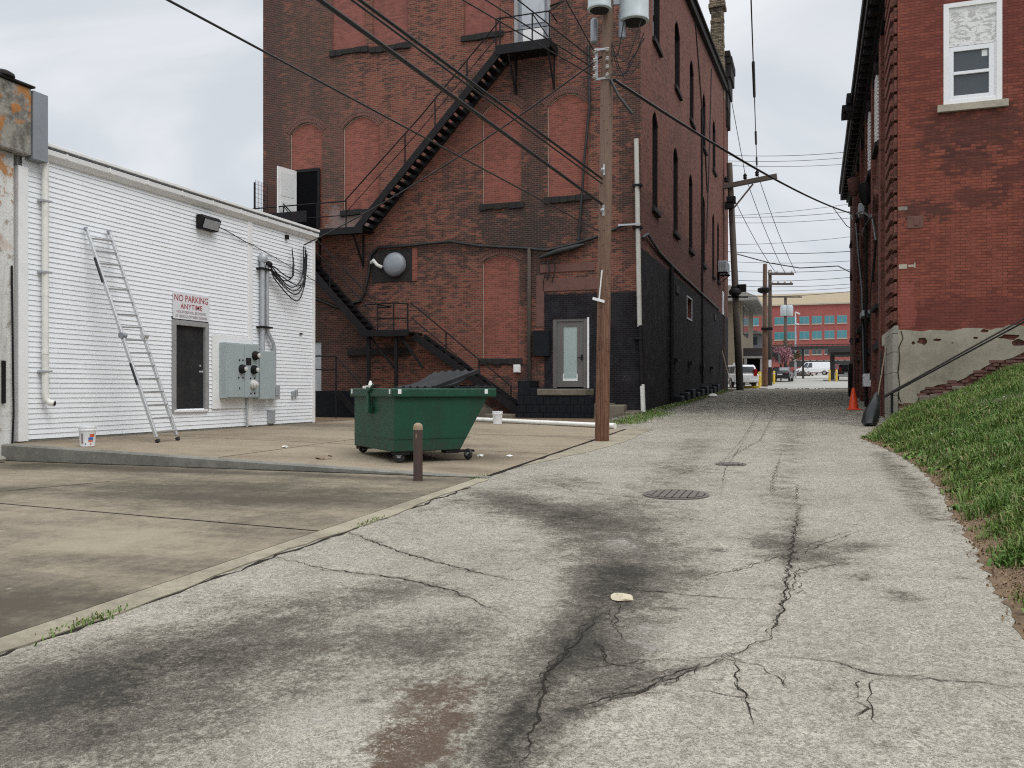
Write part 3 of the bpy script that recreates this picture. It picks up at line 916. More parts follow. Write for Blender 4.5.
def grass_sampler(n):
    y = 2.5 + (24.9 - 2.5) * rng.uniform(0, 1, n) ** 1.0
    d = rng.uniform(0, 1, n) ** 1.35 * 7.0 + .03
    x = np.interp(y, EY, EX) + d + .07 * np.sin(y * 5.3) + .06 * np.sin(y * 11 + 1) + .03 * np.sin(y * 23)
    keep = (x < (y * .262 + .75)) & (y > 2.5)
    clump = .25 * np.sin(x * 13 + 3 * np.sin(y * 4)) + np.sin(x * 3.1 + 1.3 * np.sin(y * 2.2)) * np.sin(y * 2.7 + x * 1.1) + .5 * np.sin(x * 7.7 + y * 5.1)
    keep &= rng.uniform(0, 1, n) < np.clip(.74 + .4 * clump, .2, 1) * np.clip((d - .02) / .22, 0.05, 1)
    x, y, d, clump = x[keep], y[keep], d[keep], clump[keep]
    dens = np.clip(.85 + .45 * clump, .4, 1.6) * np.clip(.55 + d / .8, .55, 1)
    return x, y, bank(x, y) + .006, dens


tag(blades('grass', 420000, M['grass'], grass_sampler, .06, .2, .006, .013, 1.1), kind='stuff')


def litter_sampler(n):
    y = rng.uniform(4.5, 24.5, n); d = rng.normal(.13, .1, n)
    x = np.interp(y, EY, EX) + d
    return x, y, np.where(d > 0, bank(x, y), SL * y) + .016, np.ones(n)


def tuft_sampler(n):
    k = 150; cy = rng.uniform(3.5, 24, k); cd = np.abs(rng.normal(.5, 1.1, k)) + .05; i = rng.integers(0, k, n)
    y = cy[i] + rng.normal(0, .07, n); x = np.interp(y, EY, EX) + cd[i] + rng.normal(0, .07, n)
    return x, y, bank(x, y) + .01, np.ones(n)
tag(blades('tall_grass_tufts', 5000, M['grass'], tuft_sampler, .12, .25, .006, .014, 1.3), kind='stuff')
def broad_sampler(n):
    k = 170; cy = rng.uniform(3.5, 24, k); cd = np.abs(rng.normal(.25, .8, k)) + .02; i = rng.integers(0, k, n)
    y = cy[i] + rng.normal(0, .06, n); x = np.interp(y, EY, EX) + cd[i] + rng.normal(0, .06, n)
    return x, y, np.maximum(bank(x, y), SL * y) + .012, np.ones(n)
tag(blades('broadleaf_weeds', 5200, M['grass'], broad_sampler, .05, .11, .025, .05, 2.2), kind='stuff')
lit = blades('leaf_litter', 11000, M['dry'], litter_sampler, .01, .026, .008, .024, 2.5)
tag(lit, kind='stuff')
m = MB()
for i in range(26):
    a, b = random.uniform(5.5, 22), random.uniform(.4, 3.2)
    x = float(np.interp(a, EY, EX)) + b; z = float(bank(x, a))
    m.lathe((x, a, z + .08), [(.012, 0), (.022, .008), (.0, .014)], 7)
tag(m.build('dandelion_heads', M['paper']), kind='stuff')


# =================================================================== WHITE SIDED BUILDING (left)
WX = -14.4
WY0, WY1, WZ0, WZ1 = 12.5, 22.74, .69, 6.22
DY0, DY1, DZ1 = 16.58, 17.88, 3.33
wb = thing('sided_building', 'low white building in horizontal vinyl siding with one black door and a white roof edge', 'building', (WX, 17.5, .6))
mb = MB()
c = .1005; z = WZ0
while z < WZ1 - .01:
    z1 = min(z + c, WZ1)
    segs = [(WY0, WY1)] if z >= DZ1 else [(WY0, DY0), (DY1, WY1)]
    if z < 1.12: segs = [(WY0, WY1)]
    for a, b in segs:
        n = max(1, int((b - a) / .7)); pv = None
        for i in range(n + 1):
            y = a + (b - a) * i / n
            w = .0025 * math.sin(y * 3.1 + z * 5) + .0015 * math.sin(y * 9 + z * 3)
            cur = [(WX - .02, y, z), (WX + .02 + w, y, z), (WX + .019 + w, y, z + .008), (WX + .004 + w, y, z1)]
            if pv:
                for k in range(3): mb.quad(pv[k], cur[k], cur[k + 1], pv[k + 1])
            pv = cur
    z = z1
random.seed(41)
for i in range(56):
    z = WZ0 + i * c
    for k in range(2):
        y = random.uniform(WY0 + .3, WY1 - .3)
        if DY0 - .1 < y < DY1 + .1 and z < DZ1 + .1: continue
        mb.box(WX, WX + .0245, y, y + .012, z + .004, z + c * .8)
mb.build('siding', M['siding'], wb)
mb = MB(); mb.box(-27, WX - .12, WY0, WY1 - .02, .3, 6.2); mb.build('wall_core', M['trim'], wb)
mb = MB(); mb.box(WX - .4, WX + .012, WY0 + .02, WY1, .4, WZ0 - .01); mb.build('foundation', M['kerb'], wb)
mb = MB(); mb.box(WX - .06, WX + .045, WY1 - .1, WY1 + .03, WZ0 - .03, WZ1 + .01); mb.build('corner_board', M['trim'], wb, bevel=.006)
mb = MB(); mb.box(WX - .1, WX + .06, WY0 - .12, WY0 + .1, WZ0 - .03, 5.95); mb.build('corner_board', M['trim'], wb, bevel=.006)
mb = MB(); mb.box(WX - .01, WX + .05, 19.47, 19.66, WZ0, 6.2); mb.build('cover_strip', M['trim'], wb, bevel=.008)
# eaves: sloping white gutter face over a soffit, dark drip line on top
mb = MB()
a, b = WY0 + .42, WY1 + .06
mb.prism([(WX - .1, a, 6.2), (WX + .06, a, 6.2), (WX + .15, a, 6.3), (WX + .16, a, 6.4), (WX - .1, a, 6.42)], (0, b - a, 0))
mb.build('gutter', M['trim'], wb, bevel=.006)
mb = MB(); mb.box(WX - .3, WX + .145, a - .02, b + .01, 6.42, 6.448); mb.build('drip_edge', M['flash'], wb)
mb = MB(); mb.box(-27, WX + .19, a - .02, b, 6.45, 6.52); mb.build('roof', M['trim'], wb, bevel=.01)
for i in range(9):
    y = 13.4 + i * 1.12
    mb = MB(); mb.box(WX + .145, WX + .172, y, y + .04, 6.22 + .09, 6.41); mb.build('gutter_bracket', M['trim'], wb)
# door in its grey frame
fr = MB()
fr.box(WX - .03, WX + .05, DY0, DY0 + .13, 1.12, DZ1); fr.box(WX - .03, WX + .05, DY1 - .13, DY1, 1.12, DZ1); fr.box(WX - .03, WX + .052, DY0 + .13, DY1 - .13, 3.21, DZ1)
fo = fr.build('door_frame', M['greyframe'], wb, bevel=.006)
mb = MB(); mb.box(WX - .09, WX - .03, DY0 + .13, DY1 - .13, 1.17, 3.21); do = mb.build('door', M['blackdoor'], wb, bevel=.004)
mb = MB(); mb.lathe((WX - .03, 17.63, 2.1), [(.03, 0), (.03, .012), (.012, .02), (.012, .05), (.028, .055), (.03, .075), (.015, .085)], 14, (1, 0, 0)); mb.build('door_handle', M['galv'], do, smooth=40)
mb = MB(); mb.lathe((WX - .03, 17.63, 2.25), [(.028, 0), (.026, .02), (.012, .022)], 14, (1, 0, 0)); mb.build('door_lock', M['galv'], do, smooth=40)
mb = MB(); mb.box(WX - .09, WX + .07, DY0 + .05, DY1 - .05, 1.115, 1.165); mb.build('door_sill', M['trim'], wb, bevel=.005)
# white downpipe with its open elbow
mb = MB()
yd = 12.93
mb.tube([(WX + .12, yd, 6.15), (WX + .12, yd, 1.6), (WX + .125, yd + .015, 1.47), (WX + .17, yd + .05, 1.4), (WX + .26, yd + .09, 1.385)], .062, 16)
mb.cyl((WX + .12, yd, 3.5), (WX + .12, yd, 3.6), .068); mb.cyl((WX + .12, yd, 2.35), (WX + .12, yd, 2.44), .068)
dp = mb.build('drainpipe', M['pvc'], wb, smooth=40)
mb = MB(); mb.lathe((WX + .245, yd + .085, 1.387), [(.05, 0), (.05, .02), (.001, .0205)], 16, (.95, .3, -.05)); mb.build('pipe_mouth', M['iron'], dp)
for zz in (5.35, 3.95, 2.0):
    mb = MB(); mb.box(WX + .02, WX + .19, yd - .1, yd + .11, zz, zz + .035); mb.build('pipe_strap', M['galv'], dp)
# small fittings on the wall
mb = MB(); mb.box(WX + .02, WX + .09, 21.52, 21.62, 1.44, 1.62); mb.box(WX + .02, WX + .09, 21.68, 21.78, 1.46, 1.66); mb.build('outlet_box', M['galv'], wb, bevel=.006)
mb = MB(); mb.box(WX + .02, WX + .08, 20.35, 20.66, .72, 1.08); mb.box(WX + .08, WX + .1, 20.45, 20.52, .72, 1.05); mb.build('vent_box', M['galv'], wb, bevel=.006)
mb = MB(); mb.box(WX + .02, WX + .06, 21.95, 22.06, 3.3, 3.34); mb.build('wall_bracket', M['iron'], wb)
mb = MB(); mb.box(WX + .02, WX + .1, 21.2, 21.3, 6.0, 6.12); mb.build('cable_bracket', M['iron'], wb)

# flat meter board + grey-green cabinets
mc = thing('meter_cabinet', 'grey green electrical meter cabinet with four round dials on the white wall', 'meter cabinet', (WX + .03, 19, 1.3))
mb = MB(); mb.box(WX + .02, WX + .055, 18.02, 19.6, 1.17, 3.07); mb.build('backing_board', M['trim'], mc, bevel=.004)
mb = MB(); mb.box(WX + .055, WX + .27, 18.26, 19.62, 1.44, 2.87); cb = mb.build('cabinet_box', M['cabinet'], mc, bevel=.012)
mb = MB(); mb.box(WX + .27, WX + .283, 18.29, 18.98, 1.47, 2.84); mb.box(WX + .27, WX + .282, 19.0, 19.6, 1.47, 2.84); mb.box(WX + .283, WX + .29, 18.33, 18.45, 1.98, 2.4)
mb.build('cabinet_cover', M['cabinet'], cb, bevel=.005)
for (y, z, m) in ((19.42, 2.57, 'iron'), (18.86, 2.2, 'iron'), (19.36, 2.19, 'iron'), (19.34, 1.8, 'lampclear')):
    mb = MB()
    mb.lathe((WX + .283, y, z), [(.12, 0), (.12, .05), (.105, .06), (.1, .1), (.07, .12), (.0, .122)], 24, (1, 0, 0))
    d = mb.build('meter_dial', M[m], mc, smooth=40)
    mb = MB(); mb.lathe((WX + .4, y + .02, z), [(.06, 0), (.058, .03), (.03, .04), (.0, .041)], 20, (1, 0, 0)); mb.build('meter_glass', M['lampclear'], d, smooth=40)
mb = MB(); mb.box(WX + .283, WX + .292, 19.05, 19.27, 2.31, 2.5); mb.build('dark_plate', M['cable'], mc)
for (y, z) in ((18.74, 1.97), (18.92, 1.97), (19.24, 1.96), (19.42, 1.97), (19.26, 1.56), (19.42, 1.56), (18.78, 2.43), (18.92, 2.43), (18.78, 1.7)):
    mb = MB(); mb.lathe((WX + .283, y, z), [(.025, 0), (.022, .014), (.0, .015)], 10, (1, 0, 0)); mb.build('knob', M['iron'], mc)
mb = MB(); mb.box(WX + .03, WX + .3, 19.65, 20.32, 1.4, 2.71); mb.build('side_box', M['cabinet'], mc, bevel=.012)
mb = MB(); mb.cyl((WX + .1, 19.35, 1.45), (WX + .1, 19.35, .66), .03, None, 12); mb.build('ground_pipe', M['galv'], mc, smooth=40)

sc = thing('service_conduit', 'twin grey service conduits with a hooded weatherhead rising above the meter cabinet', 'conduit', (WX + .1, 20.2, 1.5))
mb = MB(); mb.tube([(WX + .12, 20.0, 5.2), (WX + .12, 20.0, 2.71)], .065, 14); mb.build('conduit_pipe', M['galv'], sc, smooth=40)
mb = MB(); mb.tube([(WX + .12, 20.2, 5.1), (WX + .12, 20.2, 3.45), (WX + .12, 20.24, 3.25), (WX + .12, 20.5, 2.95), (WX + .12, 20.54, 2.8), (WX + .12, 20.54, 1.75)], .055, 14); mb.build('conduit_pipe', M['galv'], sc, smooth=40)
mb = MB(); mb.box(WX + .03, WX + .22, 20.4, 20.68, 1.4, 1.78); mb.box(WX + .22, WX + .24, 20.45, 20.58, 1.5, 1.72); mb.build('elbow_box', M['galv'], sc, bevel=.015)
mb = MB(); mb.lathe((WX + .12, 20.02, 5.15), [(.09, 0), (.13, .08), (.12, .18), (.06, .25), (.0, .27)], 16); mb.build('weatherhead', M['galv'], sc, smooth=50)
mb = MB(); mb.lathe((WX + .15, 20.2, 5.08), [(.08, 0), (.1, .06), (.08, .12), (.0, .16)], 14, (.3, .5, .8)); mb.build('weatherhead', M['iron'], sc, smooth=50)
for zz in (4.95, 3.35):
    mb = MB(); mb.box(WX + .02, WX + .22, 19.86, 20.34, zz, zz + .05); mb.build('clamp', M['iron'], sc)

lp = thing('loop_cables', 'bundle of drooping black service cables hanging in loops beside the weatherhead', 'cables', (WX + .15, 21, 5))
random.seed(3)
tops = [(21.42, 5.75), (21.45, 5.5), (21.95, 5.9), (22.0, 5.9), (22.02, 5.8), (22.05, 5.7), (22.0, 5.6)]
for i, (ty, tz) in enumerate(tops):
    P = []; sag = [4.75, 4.9, 4.6, 4.5, 4.4, 4.22, 4.68][i]
    s0 = Vector((WX + .2, 20.28, 5.08 - .02 * i)); e0 = Vector((WX + .12 + .02 * i, ty, tz))
    mid = Vector((WX + .22 + .015 * i, (20.5 + ty) / 2 + .1 * (i - 3) * .3, sag))
    ctl = [s0, Vector((WX + .2, 20.42 + .02 * i, (s0.z + sag) / 2 + .1)), mid, Vector((WX + .16, ty - .02 - .03 * (i % 3), (sag + tz) / 2 - .25)), e0]
    for k in range(4):
        p0, p1, p2, p3 = ctl[max(k - 1, 0)], ctl[k], ctl[k + 1], ctl[min(k + 2, 4)]
        for j in range(8):
            u = j / 8
            P.append(.5 * ((2 * p1) + (-p0 + p2) * u + (2 * p0 - 5 * p1 + 4 * p2 - p3) * u * u + (-p0 + 3 * p1 - 3 * p2 + p3) * u ** 3))
    P.append(e0)
    mb = MB(); mb.tube(P, .017, 8); mb.build('cable_strand', M['cable'], lp, smooth=60)
    if i in (1, 3, 5):
        q = P[-6]; mb = MB(); mb.tube([P[-9], P[-4]], .032, 8); mb.build('splice_sleeve', M['cable'], lp, smooth=60)

fl = thing('wall_light', 'dark floodlight box mounted high on the white siding', 'wall light', (WX + .05, 17.8, 5.8))
mb = MB(); mb.prism([(WX + .03, 17.42, 5.98), (WX + .2, 17.42, 5.98), (WX + .27, 17.42, 5.9), (WX + .17, 17.42, 5.64), (WX + .03, 17.42, 5.64)], (0, .66, 0)); hb = mb.build('housing', M['iron'], fl, bevel=.012)
mb = MB(); mb.prism([(WX + .267, 17.47, 5.875), (WX + .267, 18.03, 5.875), (WX + .187, 18.03, 5.665), (WX + .187, 17.47, 5.665)], (.012, 0, -.005))
mb.build('lens', M['galv'], fl)
mb = MB(); mb.tube([(WX + .1, 18.05, 5.82), (WX + .06, 18.6, 5.76), (WX + .05, 19.3, 5.62)], .012, 6); mb.build('light_cable', M['cable'], fl)
# thin wire continuing along the wall
mb = MB(); mb.tube([(WX + .05, 19.25, 5.63), (WX + .07, 19.6, 5.58), (WX + .05, 20.6, 5.4), (WX + .06, 22.1, 5.1), (WX + .1, 22.85, 4.92)], .01, 6)
tag(mb.build('wall_wire', M['iron'], None), 'thin grey wire running along the siding towards the building corner', 'cable')

sg = thing('parking_sign', 'white no parking sign with faded red lettering above the black door', 'sign', (WX + .03, 17.25, 3.36))
mb = MB(); mb.box(WX + .03, WX + .044, 16.6, 17.9, 3.355, 4.0); mb.build('sign_panel', M['signboard'], sg, bevel=.003)


def lettering(txt, size, y, z, mat, parent, width=None, x=WX + .047):
    cu = bpy.data.curves.new('lettering', 'FONT'); cu.body = txt; cu.size = size; cu.align_x = 'CENTER'; cu.align_y = 'CENTER'; cu.extrude = .001; cu.offset = size * .006
    ob = bpy.data.objects.new('tmp_text', cu); COL.objects.link(ob)
    bpy.context.view_layer.update()
    dg = bpy.context.evaluated_depsgraph_get()
    me = bpy.data.meshes.new_from_object(ob.evaluated_get(dg))
    bpy.data.objects.remove(ob)
    co = np.empty(len(me.vertices) * 3); me.vertices.foreach_get('co', co); co = co.reshape(-1, 3)
    if width: co[:, 0] *= width / (co[:, 0].max() - co[:, 0].min())
    off = wloc(parent)
    w = np.stack([x + co[:, 2] - off.x, y + co[:, 0] - off.y, z + co[:, 1] - off.z], 1)   # reads from the alley: along +Y, up +Z
    me.vertices.foreach_set('co', w.ravel()); me.materials.clear(); me.materials.append(mat); me.update()
    o = bpy.data.objects.new('lettering', me); COL.objects.link(o); o.parent = parent
    return o


lettering('NO PARKING', .22, 17.24, 3.855, M['red_ink'], sg, 1.2)
lettering('ANYTIME', .18, 17.24, 3.665, M['red_ink'], sg, .78)
lettering('VIOLATORS WILL BE TOWED', .085, 17.24, 3.53, M['grey_ink'], sg, 1.06)
lettering('AT VEHICLE OWNERS EXPENSE', .085, 17.24, 3.425, M['grey_ink'], sg, 1.14)

# old masonry wall end beside the building
ow = thing('masonry_wall', 'old flaking white masonry wall with a rust stained top block at the left edge', 'wall', (-14.5, 11.5, .3))
mb = MB(); mb.box(-15.6, -14.33, 9.0, 12.28, .1, 6.148); mb.build('wall', M['oldwall'], ow, bevel=.03)
mb = MB(); mb.box(-15.7, -14.2, 9.0, 12.56, 6.15, 7.45)
o_ = mb.build('parapet', M['oldwall'], ow, bevel=.04)
mb = MB(); mb.box(-15.65, -14.17, 12.565, 12.9, 6.1, 7.42); mb.build('flashing', M['flash'], ow, bevel=.01)
mb = MB(); mb.box(-15.75, -14.15, 9.0, 12.6, 7.453, 7.5); mb.lathe((-14.3, 12.0, 7.5), [(.22, 0), (.2, .07), (.1, .12), (0, .13)], 10); mb.build('coping', M['slate'], ow, bevel=.015)
mb = MB(); mb.box(-14.33, -14.27, 12.0, 12.05, 1.4, 2.2); mb.tube([(-14.3, 12.2, .4), (-14.28, 12.22, 1.2), (-14.3, 12.2, 4)], .02, 6); mb.build('old_pipe', M['iron'], ow)
mb = MB(); random.seed(8)
for i in range(7):
    p = Vector((-14.3 + random.uniform(-.1, .3), 12.0 + random.uniform(-.4, .12), .35)); r = random.uniform(.05, .13)
    mb.lathe(p, [(r * .8, 0), (r, r * .4), (r * .6, r * .9), (0, r)], 7)
mb.build('rubble', M['pier'], ow)

# extension ladder leaning on the siding
ld = thing('ladder', 'tall aluminium folding ladder leaning against the white siding', 'ladder', (-12.3, 14.1, .6))
bA, bB = ZP(158, 442, .61), ZP(178, 440, .61)
tA, tB = XP(86, 229, WX + .1), XP(109, 232, WX + .1)
zA = float(padz(bA.x, bA.y)); bA.z = zA + .02; bB.z = float(padz(bB.x, bB.y)) + .02
def rail(p, q, w, h, name, f0, f1, m='alu'):
    d = q - p
    x = MB(); x.beam(p + d * f0, p + d * f1, w, h, (1, 0, .3)); return x.build(name, M[m], ld, bevel=.006)
for p, q in ((bA, tA), (bB, tB)):
    rail(p, q, .05, .07, 'rail', .02, .515); rail(p + Vector((.012, 0, 0)), q + Vector((.012, 0, 0)), .045, .062, 'rail', .465, 1.0)
    d = q - p
    x = MB(); x.cyl(p + d * .49 + Vector((.02, -.06, 0)), p + d * .49 + Vector((.02, .06, 0)), .065, None, 18); x.build('hinge', M['flash' if p is bA else 'alu'], ld, smooth=40)
    x = MB(); x.beam(p - d * .003, p + d * .012, .06, .085, (1, 0, .3)); x.build('foot', M['rubber'], ld, bevel=.01)
    x = MB(); x.cyl(q - d * .008, q + d * .006, .04, .045, 12); x.build('end_cap', M['flash'], ld)
NR = 16
for i in range(NR):
    f = .045 + (.955 - .045) * i / (NR - 1)
    a = bA + (tA - bA) * f; b = bB + (tB - bB) * f
    x = MB(); x.beam(a, b, .085, .034, (0, 0, 1)); x.build('rung', M['alu'], ld, bevel=.006)
dA = tA - bA
for f0, f1 in ((.74, .86), (.26, .36)):
    x = MB(); x.beam(bA + dA * f0 + Vector((.0, -.045, .0)), bA + dA * f1 + Vector((.0, -.04, .0)), .016, .035, (1, 0, .3)); x.build('black_grip', M['rubber'], ld)

# buckets
def bucket(name, label, p, r=.15, h=.37, mat='bucketwhite'):
    o = thing(name, label, 'bucket', p)
    x = MB(); x.lathe(p, [(r * .86, 0), (r * .97, h * .78), (r * 1.0, h * .8), (r * 1.05, h * .8), (r * 1.05, h * .84), (r, h * .85), (r * 1.01, h * .93), (r * 1.06, h * .94), (r * 1.06, h), (r * .98, h), (r * .9, h * .3), (0, h * .28)], 32)
    b = x.build('bucket_body', M[mat], o, smooth=35)
    return o
p = ZP(87.5, 444, .64); p.z = float(padz(p.x, p.y)) + .006
p = Vector((p.x, max(p.y, 12.36), p.z))
b1 = bucket('paint_bucket', 'white paint bucket with a colourful label on the pad edge below the drainpipe', p)
toc = Vector((-p.x, -p.y, 0)).normalized(); a0 = math.atan2(toc.y, toc.x)
def patch(parent, name, mat, a1, a2, z1, z2, r=.15, h=.37):
    x = MB(); n = 8
    rr = lambda z: r * (.86 + .11 * z / (.78 * h)) + .002
    for i in range(n):
        u, v = a0 + a1 + (a2 - a1) * i / n, a0 + a1 + (a2 - a1) * (i + 1) / n
        P = [(p.x + rr(z) * math.cos(w), p.y + rr(z) * math.sin(w), p.z + z) for w, z in ((u, z1), (v, z1), (v, z2), (u, z2))]
        x.quad(*P)
    x.build(name, M[mat], parent, smooth=60)
patch(b1, 'label_mark', 'blue_ink', .1, .75, .12, .17); patch(b1, 'label_mark', 'orange_ink', .25, .95, .175, .23); patch(b1, 'label_mark', 'orange_ink', .1, .7, .085, .115)
patch(b1, 'label_mark', 'grey_ink', -.85, -.55, .05, .24); patch(b1, 'label_mark', 'blue_ink', -.35, -.2, .03, .06); patch(b1, 'label_mark', 'orange_ink', .3, .5, .03, .06)
p = ZP(497.5, 424, .66); p.z = float(padz(p.x, p.y)) + .006
bucket('plastic_bucket', 'plain white plastic bucket standing right of the dumpster beside the white pipe', p)

# long white pipe along the back of the slab
a_ = Vector((-10.0, 24.75, 0)); b_ = Vector((-5.0, 22.33, 0))
pp = thing('pvc_pipe', 'long white plastic pipe lying along the back edge of the slab', 'pipe', (a_.x, a_.y, .66))
za, zb = float(padz(a_.x, a_.y)) + .075, float(padz(b_.x, b_.y)) + .075
x = MB(); x.tube([(a_.x, a_.y, za), (b_.x, b_.y, zb)], .065, 16); x.build('pipe', M['pvc'], pp, smooth=40)
d = (b_ - a_).normalized()
x = MB(); x.tube([(b_.x - d.x * .25, b_.y - d.y * .25, zb), (b_.x + d.x * .05, b_.y + d.y * .05, zb)], .078, 16); x.build('coupling', M['pvc'], pp, smooth=40)

# scraps on the slab
random.seed(21)
def leafpile(u, v, label):
    c = ZP(u, v, .58); c.z = float(padz(c.x, c.y)) + .01
    o = MB()
    for i in range(9):
        q = c + Vector((random.uniform(-.16, .16), random.uniform(-.1, .1), random.uniform(.0, .05))); t_ = random.uniform(0, 6.28); s = random.uniform(.04, .09)
        e = Vector((math.cos(t_), math.sin(t_), random.uniform(-.1, .5))) * s; f = Vector((-math.sin(t_), math.cos(t_), random.uniform(0, .3))) * s * .6
        o.add([q - e, q + f, q + e, q - f, q + Vector((0, 0, .004))], [(0, 3, 2, 1), (0, 1, 4), (1, 2, 4), (2, 3, 4), (3, 0, 4)])
    return tag(o.build('dead_leaves', M['dry']), label, 'leaves', kind=None)
leafpile(320, 452, 'small clump of brown dead leaves on the slab left of the dumpster')
for (u, v, lab) in ((509, 453, 'crumpled white scrap on the slab right of the bollard'), (480, 453, 'tiny white scrap on the slab beside the dumpster caster'), (285, 449, 'small white scrap on the slab near the dead leaves')):
    c = ZP(u, v, .5); c.z = float(padz(c.x, c.y)) + .004
    x = MB(); x.lathe(c, [(.05, 0), (.07, .012), (.04, .03), (0, .035)], 6)
    for i, q in enumerate(x.v): x.v[i] = (q[0] + random.uniform(-.02, .02), q[1] + random.uniform(-.03, .03), q[2])
    tag(x.build('paper_scrap', M['paper']), lab, 'paper scrap', 'paper scraps on the slab')

# =================================================================== DUMPSTER
DO = Vector((-6.56 - .02, 12.95 - .1, 0)); phi = math.radians(49.3)
L = Vector((math.cos(phi), math.sin(phi), 0)); D = Vector((-math.sin(phi), math.cos(phi), 0))
dz0 = float(padz(DO.x, DO.y + .4)) + .005
ds = thing('dumpster', 'green steel dumpster on casters with a black ribbed lid and one slanted end', 'dumpster', (DO.x, DO.y, dz0))
def dp_(a, b, z): return DO + L * a + D * b + Vector((0, 0, z))
ZB, ZT, LT, LB, W = .615, 1.585, 1.8, 1.22, 1.98
x = MB()
th = .05
o8 = [dp_(0, 0, ZB), dp_(LB, 0, ZB), dp_(LB, W, ZB), dp_(0, W, ZB), dp_(0, 0, ZT), dp_(LT, 0, ZT), dp_(LT, W, ZT), dp_(0, W, ZT)]
i8 = [dp_(th, th, ZB + .1), dp_(LB, th, ZB + .1), dp_(LB, W - th, ZB + .1), dp_(th, W - th, ZB + .1), dp_(th, th, ZT), dp_(LT - th, th, ZT), dp_(LT - th, W - th, ZT), dp_(th, W - th, ZT)]
x.add(o8 + i8, [(0, 3, 2, 1), (0, 1, 5, 4), (1, 2, 6, 5), (2, 3, 7, 6), (3, 0, 4, 7), (8, 9, 10, 11), (12, 13, 9, 8), (13, 14, 10, 9), (14, 15, 11, 10), (15, 12, 8, 11), (4, 5, 13, 12), (5, 6, 14, 13), (6, 7, 15, 14), (7, 4, 12, 15)])
x.build('body', M['green'], ds, bevel=.018)
x = MB()   # rolled top rim
for p, q in ((dp_(-.03, -.03, 0), dp_(LT + .1, -.03, 0)), (dp_(LT + .07, -.03, 0), dp_(LT + .07, W + .03, 0)), (dp_(LT + .1, W + .03, 0), dp_(-.03, W + .03, 0)), (dp_(-.03, W + .06, 0), dp_(-.03, -.06, 0))):
    e = Vector((0, 0, ZT + .02)); x.beam(p + e, q + e, .075, .15)
x.build('rim', M['green'], ds, bevel=.02)
x = MB()   # weld seam
for p, q in ((dp_(-.004, -.004, .83), dp_(1.40, -.004, .83)), (dp_(-.004, W, .83), dp_(-.004, 0, .83))):
    x.beam(p, q, .012, .012)
x.build('weld_seam', M['green'], ds)
for (a, b) in ((.16, .12), (.16, W - .12), (1.08, .12), (1.08, W - .12)):
    x = MB(); x.obox(dp_(a - .13, b - .1, ZB - .055), L * .26, D * .2, (0, 0, .05)); x.build('base_plate', M['iron'], ds, bevel=.006)
x = MB(); x.obox(dp_(1.1, .04, ZB - .05), L * .42, D * .16, (0, 0, .04)); x.build('caster_arm', M['iron'], ds, bevel=.006); x = MB(); x.obox(dp_(1.1, W - .2, ZB - .05), L * .42, D * .16, (0, 0, .04))
x.build('caster_arm', M['iron'], ds, bevel=.006)
for k, (a, b, an) in enumerate(((.13, .12, .3), (.13, W - .13, 1.2), (1.42, .1, -.5), (1.42, W - .12, .8))):
    c = dp_(a, b, 0); g = float(padz(c.x, c.y)) + .004; hub = Vector((c.x, c.y, g + .1))
    f = Vector((math.cos(an), math.sin(an), 0)); s_ = Vector((-f.y, f.x, 0))
    ca = MB()
    for sg_ in (-1, 1): ca.obox(hub + s_ * sg_ * .045 - f * .03 - s_ * .005 + Vector((0, 0, -.02)), f * .06, s_ * .01, (0, 0, ZB - .05 - hub.z + .02))
    ca.obox(Vector((c.x, c.y, ZB - .075)) - f * .05 - s_ * .055, f * .1, s_ * .11, (0, 0, .02))
    co_ = ca.build('caster', M['galv'], ds)
    wm = MB(); wm.lathe(hub - s_ * .032, [(.03, 0), (.07, .002), (.095, .012), (.1, .032), (.095, .052), (.07, .062), (.03, .064)], 24, s_); wm.build('caster_wheel', M['rubber'], co_, smooth=35)
for (a, b, n_) in ((-.07, .06, 'L'), (-.07, W - .06, 'L'), (.03, -.07, 'D'), (1.66, -.07, 'D')):
    x = MB()
    if n_ == 'L': x.obox(dp_(a, b - .035, ZT + .0), L * .004, D * .06, (0, 0, .08))
    else: x.obox(dp_(a, b, ZT), L * .06, D * .004, (0, 0, .08))
    x.build('reflector', M['sticker'], ds)
x = MB()   # lift pocket bracket on the short side, with its latch
x.obox(dp_(-.09, 1.0, ZT - .3), L * .06, D * .12, (0, 0, .42)); x.obox(dp_(-.11, .95, ZT - .34), L * .09, D * .22, (0, 0, .12)); x.beam(dp_(-.1, 1.0, ZT + .03), dp_(-.1, .72, ZT + .16), .03, .04)
x.build('latch_bracket', M['green'], ds, bevel=.008)
x = MB(); x.beam(dp_(-.05, 1.05, ZT + .12), dp_(-.02, 1.4, ZT + .11), .06, .05); x.lathe(dp_(-.05, 1.0, ZT + .1), [(.035, 0), (.045, .05), (.02, .12), (0, .13)], 9)
x.build('white_rag', M['paper'], ds, bevel=.02)
